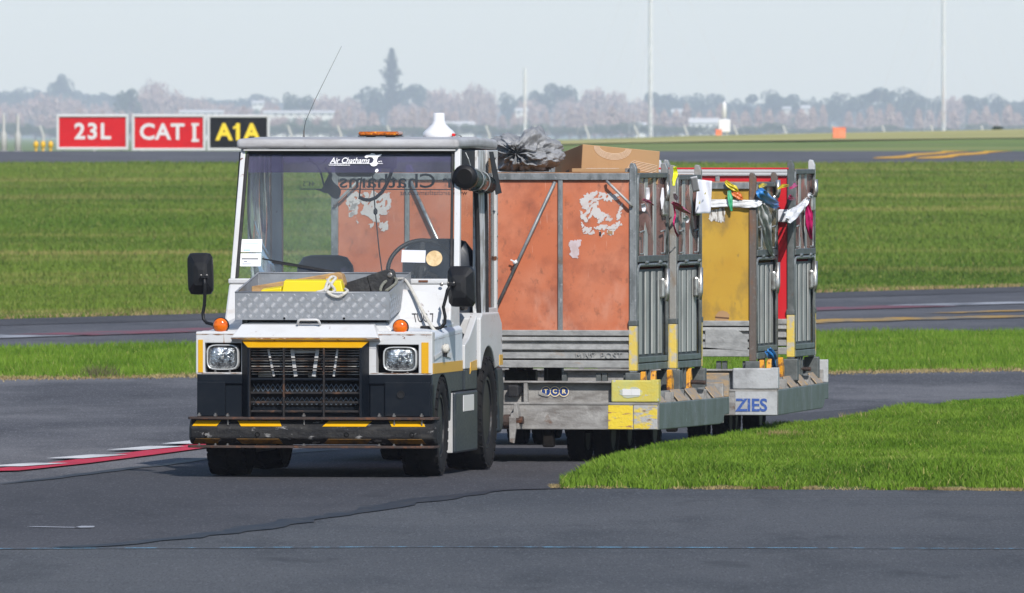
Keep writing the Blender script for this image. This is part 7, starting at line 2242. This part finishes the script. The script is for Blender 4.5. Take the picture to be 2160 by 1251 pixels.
for k in range(6):
    o_ = k * 0.022
    arc = [onbox(.15 + o_ * .6 + (.48 - o_ * 1.2) * (.5 - .5 * math.cos(PI * i / 12)) + 0, (.02 + (.36 - o_ * 1.6) * math.sin(PI * i / 12))) for i in range(13)]
    arc = [p_ for p_ in arc]
    wb.tube(arc, 0.0022, 4)
    pts = []
    for i in range(17):
        t = i / 16
        u = .545 + o_ * .5 + (.975 - .545 - o_ * .5) * t
        v = .36 + o_ * 2.2 + .62 * (1 - min(1, t * 3.2)) ** 2 * (1 - o_ * 2) + (.12 * (t - .3) if t > .3 else 0)
        pts.append(onbox(u, min(v, .97)))
    wb.tube(pts, 0.0022, 4)
tag(wb.build('printed_waves', card_print, bx), kind='stuff')
nl = e2.cross(e3).normalized()
if nl.x > 0:
    nl = -nl
lb = MB()
for i in range(4):
    q = pc + e2 * (.46 + .035 * i) + e3 * .62 + nl * .002
    lb.bar(q, q + e3 * .22, .004, .008)
lb.build('printed_code', ink, bx)
# flat carton lying in front of it
fb = tag(at_frame('flat_carton', D1, (D1.x(1206, .2) + D1.x(1330, .2)) / 2, .2, zt_c), 'thin flat cardboard carton under the big box', 'box')
w_ = (D1.x(1330, .2) - D1.x(1206, .2)) / 2
MB().box(-w_, w_, 0.0, 0.30, 0.0, 0.024).build('carton', card, fb, 0.003)
MB().box(-w_ * .5, w_ * .55, 0.004, 0.05, 0.024, 0.0252).build('address_label', paper, fb)
MB().box(w_ - .035, w_ + .03, -0.004, 0.05, 0.0, 0.026).build('end_tape', galv, fb, 0.003)

# ------------------------------------------------------------------ papers, ribbons and wrap on the cages
def ribbon(name, fr_, pts, width, m, label, cat='ribbon', twist=0.0, plane=None, wrinkle=0.004, n=26, mat2=None, part='strip'):
    """pts: (px, py, x or y) on the given plane kind: 'x' -> third value is the local x; 'y' -> local y"""
    W_ = []
    for px, py, q in pts:
        if plane == 'x':
            x, y = q, fr_.y(px, q)
        else:
            y = q
            x = fr_.x(px, q)
        X_, Y_ = fr_.world(x, y)
        W_.append(Vector((X_, Y_, fr_.h(py, x, y))))
    base = W_[0].copy()
    o = tag(empty(name, base), label, cat)
    rr = random.Random(int(base.x * 991 + base.z * 577))
    sm = []
    for i in range(len(W_) - 1):
        p0, p1, p2, p3 = W_[max(i - 1, 0)], W_[i], W_[i + 1], W_[min(i + 2, len(W_) - 1)]
        for k in range(6):
            t = k / 6
            sm.append(0.5 * ((2 * p1) + (-p0 + p2) * t + (2 * p0 - 5 * p1 + 4 * p2 - p3) * t * t + (-p0 + 3 * p1 - 3 * p2 + p3) * t ** 3))
    sm.append(W_[-1])
    N_ = len(sm)
    wd = width if isinstance(width, (list, tuple)) else [width, width]
    vs, fs = [], []
    nu = 6
    view = Vector((0, -1, 0.02))
    for i, p in enumerate(sm):
        t = i / (N_ - 1)
        d = (sm[min(i + 1, N_ - 1)] - sm[max(i - 1, 0)]).normalized()
        side = d.cross(view).normalized()
        side = Matrix.Rotation(twist * t, 3, d) @ side
        nn = side.cross(d)
        k = t * (len(wd) - 1)
        a = int(min(k, len(wd) - 2))
        w0 = wd[a] + (wd[a + 1] - wd[a]) * (k - a)
        for j in range(nu + 1):
            s_ = j / nu - .5
            q = p - base + side * (w0 * s_) + nn * (wrinkle * math.sin(j * 2.1 + i * .35 + 2 * mnoise.noise(Vector((i * .2, j, 0)))))
            vs.append(tuple(q))
    for i in range(N_ - 1):
        for j in range(nu):
            a = i * (nu + 1) + j
            fs.append((a, a + 1, a + nu + 2, a + nu + 1))
    MB().add(vs, fs).build(part, m, o, smooth=True, solid=0.0012)
    return o
xg1 = cx1 + .03
xg1b = cx1 + .075
ribbon('ribbon', D1, [(1356, 421, xg1), (1362, 423, xg1), (1370, 427, xg1), (1379, 433, xg1)], [.010, .022, .006], pink_r, 'short magenta ribbon on the gate of the orange cage', plane='x')
ribbon('ribbon', D1, [(1418, 427, xg1b), (1428, 434, xg1b + .01), (1440, 443, xg1b + .01), (1456, 451, xg1b)], [.016, .045, .036, .008], pink_r, 'magenta ribbon stretched between the two rear gates', plane='x', twist=0.5, wrinkle=.008)
ribbon('ribbon', D1, [(1421, 433, xg1b), (1424, 452, xg1b), (1421, 470, xg1b), (1425, 488, xg1b), (1431, 499, xg1b)], [.008, .012, .010, .018], pink_r, 'thin magenta ribbon hanging down a grey post', plane='x')
ribbon('ribbon', D1, [(1423, 352, xg1b), (1425, 366, xg1b), (1422, 378, xg1b), (1421, 392, xg1b)], [.02, .03, .026, .014], worn('fluorescent_yellow_tape', (0.75, 0.80, 0.02), 0.4), 'fluorescent yellow tape on the post between the gates', plane='x')
ribbon('paper_tag', D1, [(1356, 430, xg1), (1358, 438, xg1), (1357, 446, xg1)], [.020, .03, .018], paper, 'crumpled white tag on the left gate edge of the orange cage', 'tag', plane='x')
ribbon('paper_tag', D1, [(1422, 407, xg1b), (1425, 415, xg1b), (1428, 422, xg1b)], [.012, .03, .016], paper, 'small white paper tag on the grey post between the gates', 'tag', plane='x')
ribbon('paper_tag', D1, [(1444, 457, xg1b), (1449, 463, xg1b), (1449, 470, xg1b)], [.034, .032, .010], paper, 'crumpled white tag on the right hand gate below the ribbon', 'tag', plane='x')
# papers behind the film
ribbon('paper_slip', D1, [(1366, 396, xg1 - .028), (1367, 410, xg1 - .028), (1366, 421, xg1 - .028)], [.022, .022], paper, 'white paper slip on the left part of the front gate', 'paper', plane='x', wrinkle=.002)
ribbon('paper_slip', D1, [(1398, 396, xg1 - .02), (1397, 420, xg1 - .02), (1396, 442, xg1 - .02)], [.010, .026, .004], paper, 'pointed white paper slip on the front gate', 'paper', plane='x', wrinkle=.002)
# sheet of paper folded over the rear gate
def pap(px, py, dy=0.0):
    x = xg1b + .012 + dy
    y = D1.y(px, x)
    X_, Y_ = D1.world(x, y)
    return Vector((X_, Y_, D1.h(py, x, y)))
pb = pap(1480, 450)
ps = tag(empty('paper_sheet', pb), 'big white sheet of paper flapping on the rear gate', 'paper')
def psheet(u, v):
    a = pap(1472 + 27 * u - 6 * (1 - u) * (1 - v) + 3 * u * v, 378 + 72 * (1 - v) + 4 * u * v, .006 * math.sin(3 * v + 5 * u) + .078 * u)
    return tuple(a - pb)
MB().sheet(psheet, 10, 14).build('sheet', paper, ps, smooth=True, solid=.001)
def ptri(pts):
    return [tuple(pap(a, c, .062 if a > 1480 else .040) - pb) for a, c in pts]
MB().add(ptri([(1485, 410), (1489, 404), (1489, 410)]), [(0, 1, 2)]).build('yellow_mark', yellow_r, ps)
MB().add(ptri([(1473, 430), (1477, 422), (1477, 430)]), [(0, 1, 2)]).build('yellow_mark', yellow_r, ps)
def pfold(u, v):
    a = pap(1456 + 14 * u + 6 * (1 - v), 374 + 32 * (1 - v) - 3 * u, .012 + .045 * u)
    return tuple(a - pb)
MB().sheet(pfold, 6, 8).build('folded_corner', paper, ps, smooth=True, solid=.001)
# last dolly: plastic wrap band, tags, straps
yq = 0.135
ribbon('plastic_wrap', D2, [(1485, 429, yq), (1510, 429, yq), (1540, 429, yq), (1570, 430, yq), (1592, 430, yq), (1601, 429, yq), (1607, 428, yq + .02)], [.052, .052, .052, .052, .05, .02], wrap_m, 'white plastic wrap band stretched across the yellow cage', 'wrap', wrinkle=.006)
xg2 = cx2 + .025
ribbon('plastic_wrap', D2, [(1606, 430, xg2), (1613, 455, xg2 + .01), (1617, 480, xg2 + .01), (1620, 510, xg2), (1626, 530, xg2), (1633, 542, xg2)], [.04, .09, .07, .05, .03, .008], wrap_m, 'tail of white plastic wrap hanging on the gate of the yellow cage', 'wrap', plane='x', wrinkle=.012)
ribbon('plastic_strap', D2, [(1601, 399, xg2), (1606, 408, xg2 + .02), (1618, 420, xg2 + .03), (1632, 430, xg2 + .02), (1642, 432, xg2)], [.03, .070, .075, .062, .03], blue_r, 'wide blue plastic strap with dark print beside the yellow cage', 'strap', plane='x', wrinkle=.01)
ribbon('plastic_tag', D2, [(1530, 382, yq - .01), (1538, 390, yq - .02), (1549, 398, yq - .02), (1557, 404, yq - .01)], [.02, .034, .044, .012], yellow_r, 'yellow plastic tag at the top of the yellow cage', 'tag', wrinkle=.008, twist=.5)
ribbon('plastic_tag', D2, [(1538, 402, yq - .012), (1540, 418, yq - .02), (1541, 432, yq - .02), (1543, 446, yq - .012)], [.02, .034, .03, .012], green_r, 'green plastic tag hanging over the white wrap', 'tag', wrinkle=.006)
ribbon('plastic_tag', D2, [(1544, 402, yq - .005), (1552, 408, yq - .012), (1560, 416, yq - .012), (1566, 421, yq - .005)], [.04, .05, .044, .016], orange_r, 'orange plastic tag above the white wrap', 'tag', wrinkle=.008)
ribbon('plastic_tag', D2, [(1601, 394, xg2), (1608, 391, xg2 + .01), (1616, 389, xg2)], [.02, .03, .01], yellow_r, 'small yellow tag on the gate of the yellow cage', 'tag', plane='x', wrinkle=.008)
ribbon('plastic_tag', D2, [(1640, 398, xg2 + .02), (1650, 393, xg2 + .04), (1662, 391, xg2 + .06)], [.012, .024, .016], yellow_r, 'yellow tag tied to the blue grey post of the red cage', 'tag', plane='x', wrinkle=.008)
ribbon('plastic_strap', D2, [(1619, 738, xg2), (1627, 748, xg2 + .02), (1632, 766, xg2 + .02), (1636, 786, xg2 + .01)], [.05, .06, .036, .016], blue_r, 'blue plastic strip hanging below the gate of the yellow cage', 'strap', plane='x', wrinkle=.012)
xg3 = cx2 + .13
yl3 = D2.y(1652, xg3)
ribbon('paper_slip', D2, [(1641, 455, 1.15), (1652, 455, 1.15), (1662, 455, 1.15)], [.086, .086], paper, 'square white paper slip taped to the post of the red cage', 'paper', wrinkle=.002)
ribbon('plastic_wrap', D2, [(1660, 460, xg3), (1672, 452, xg3 + .01), (1686, 440, xg3 + .01), (1698, 428, xg3), (1704, 420, xg3)], [.085, .075, .06, .045, .02], wrap_m, 'white plastic wrap drawn up across the gate of the red cage', 'wrap', plane='x', wrinkle=.012)
ribbon('ribbon', D2, [(1702, 428, xg3), (1706, 450, xg3 + .01), (1707, 475, xg3 + .01), (1711, 505, xg3 + .01)], [.02, .05, .055, .015], pink_r, 'long magenta ribbon hanging off the rear corner of the red cage', plane='x', wrinkle=.012)
ribbon('ribbon', D2, [(1665, 397, xg3), (1671, 395, xg3 + .01), (1679, 389, xg3)], [.012, .02, .034], pink_r, 'upper short magenta ribbon on the gate of the red cage', plane='x', wrinkle=.006)
ribbon('ribbon', D2, [(1664, 415, xg3), (1670, 418, xg3 + .01), (1676, 420, xg3)], [.034, .026, .014], pink_r, 'lower short magenta ribbon on the gate of the red cage', plane='x', wrinkle=.006)
ribbon('paper_tag', D2, [(1704, 413, xg3 + .01), (1708, 412, xg3 + .02), (1713, 416, xg3 + .02)], [.02, .036, .02], paper, 'white knotted tag end sticking out past the red cage', 'tag', plane='x', wrinkle=.008)

# ------------------------------------------------------------------ hazy air
hz_m = bpy.data.materials.new('pale_haze')
hz_m.use_nodes = True
N_ = hz_m.node_tree.nodes
for nd in list(N_):
    if nd.type == 'BSDF_PRINCIPLED':
        N_.remove(nd)
pv = N_.new('ShaderNodeVolumePrincipled')
pv.inputs['Color'].default_value = (0.755, 0.815, 1.0, 1)
pv.inputs['Density'].default_value = 0.000098
pv.inputs['Anisotropy'].default_value = -0.18
hz_m.node_tree.links.new(pv.outputs[0], N_['Material Output'].inputs['Volume'])
hb = MB().box(-12500, 12500, -400, 12700, -1.5, 124)
tag(hb.build('haze', hz_m), 'pale bluish haze over the far airfield', 'haze', kind='stuff')
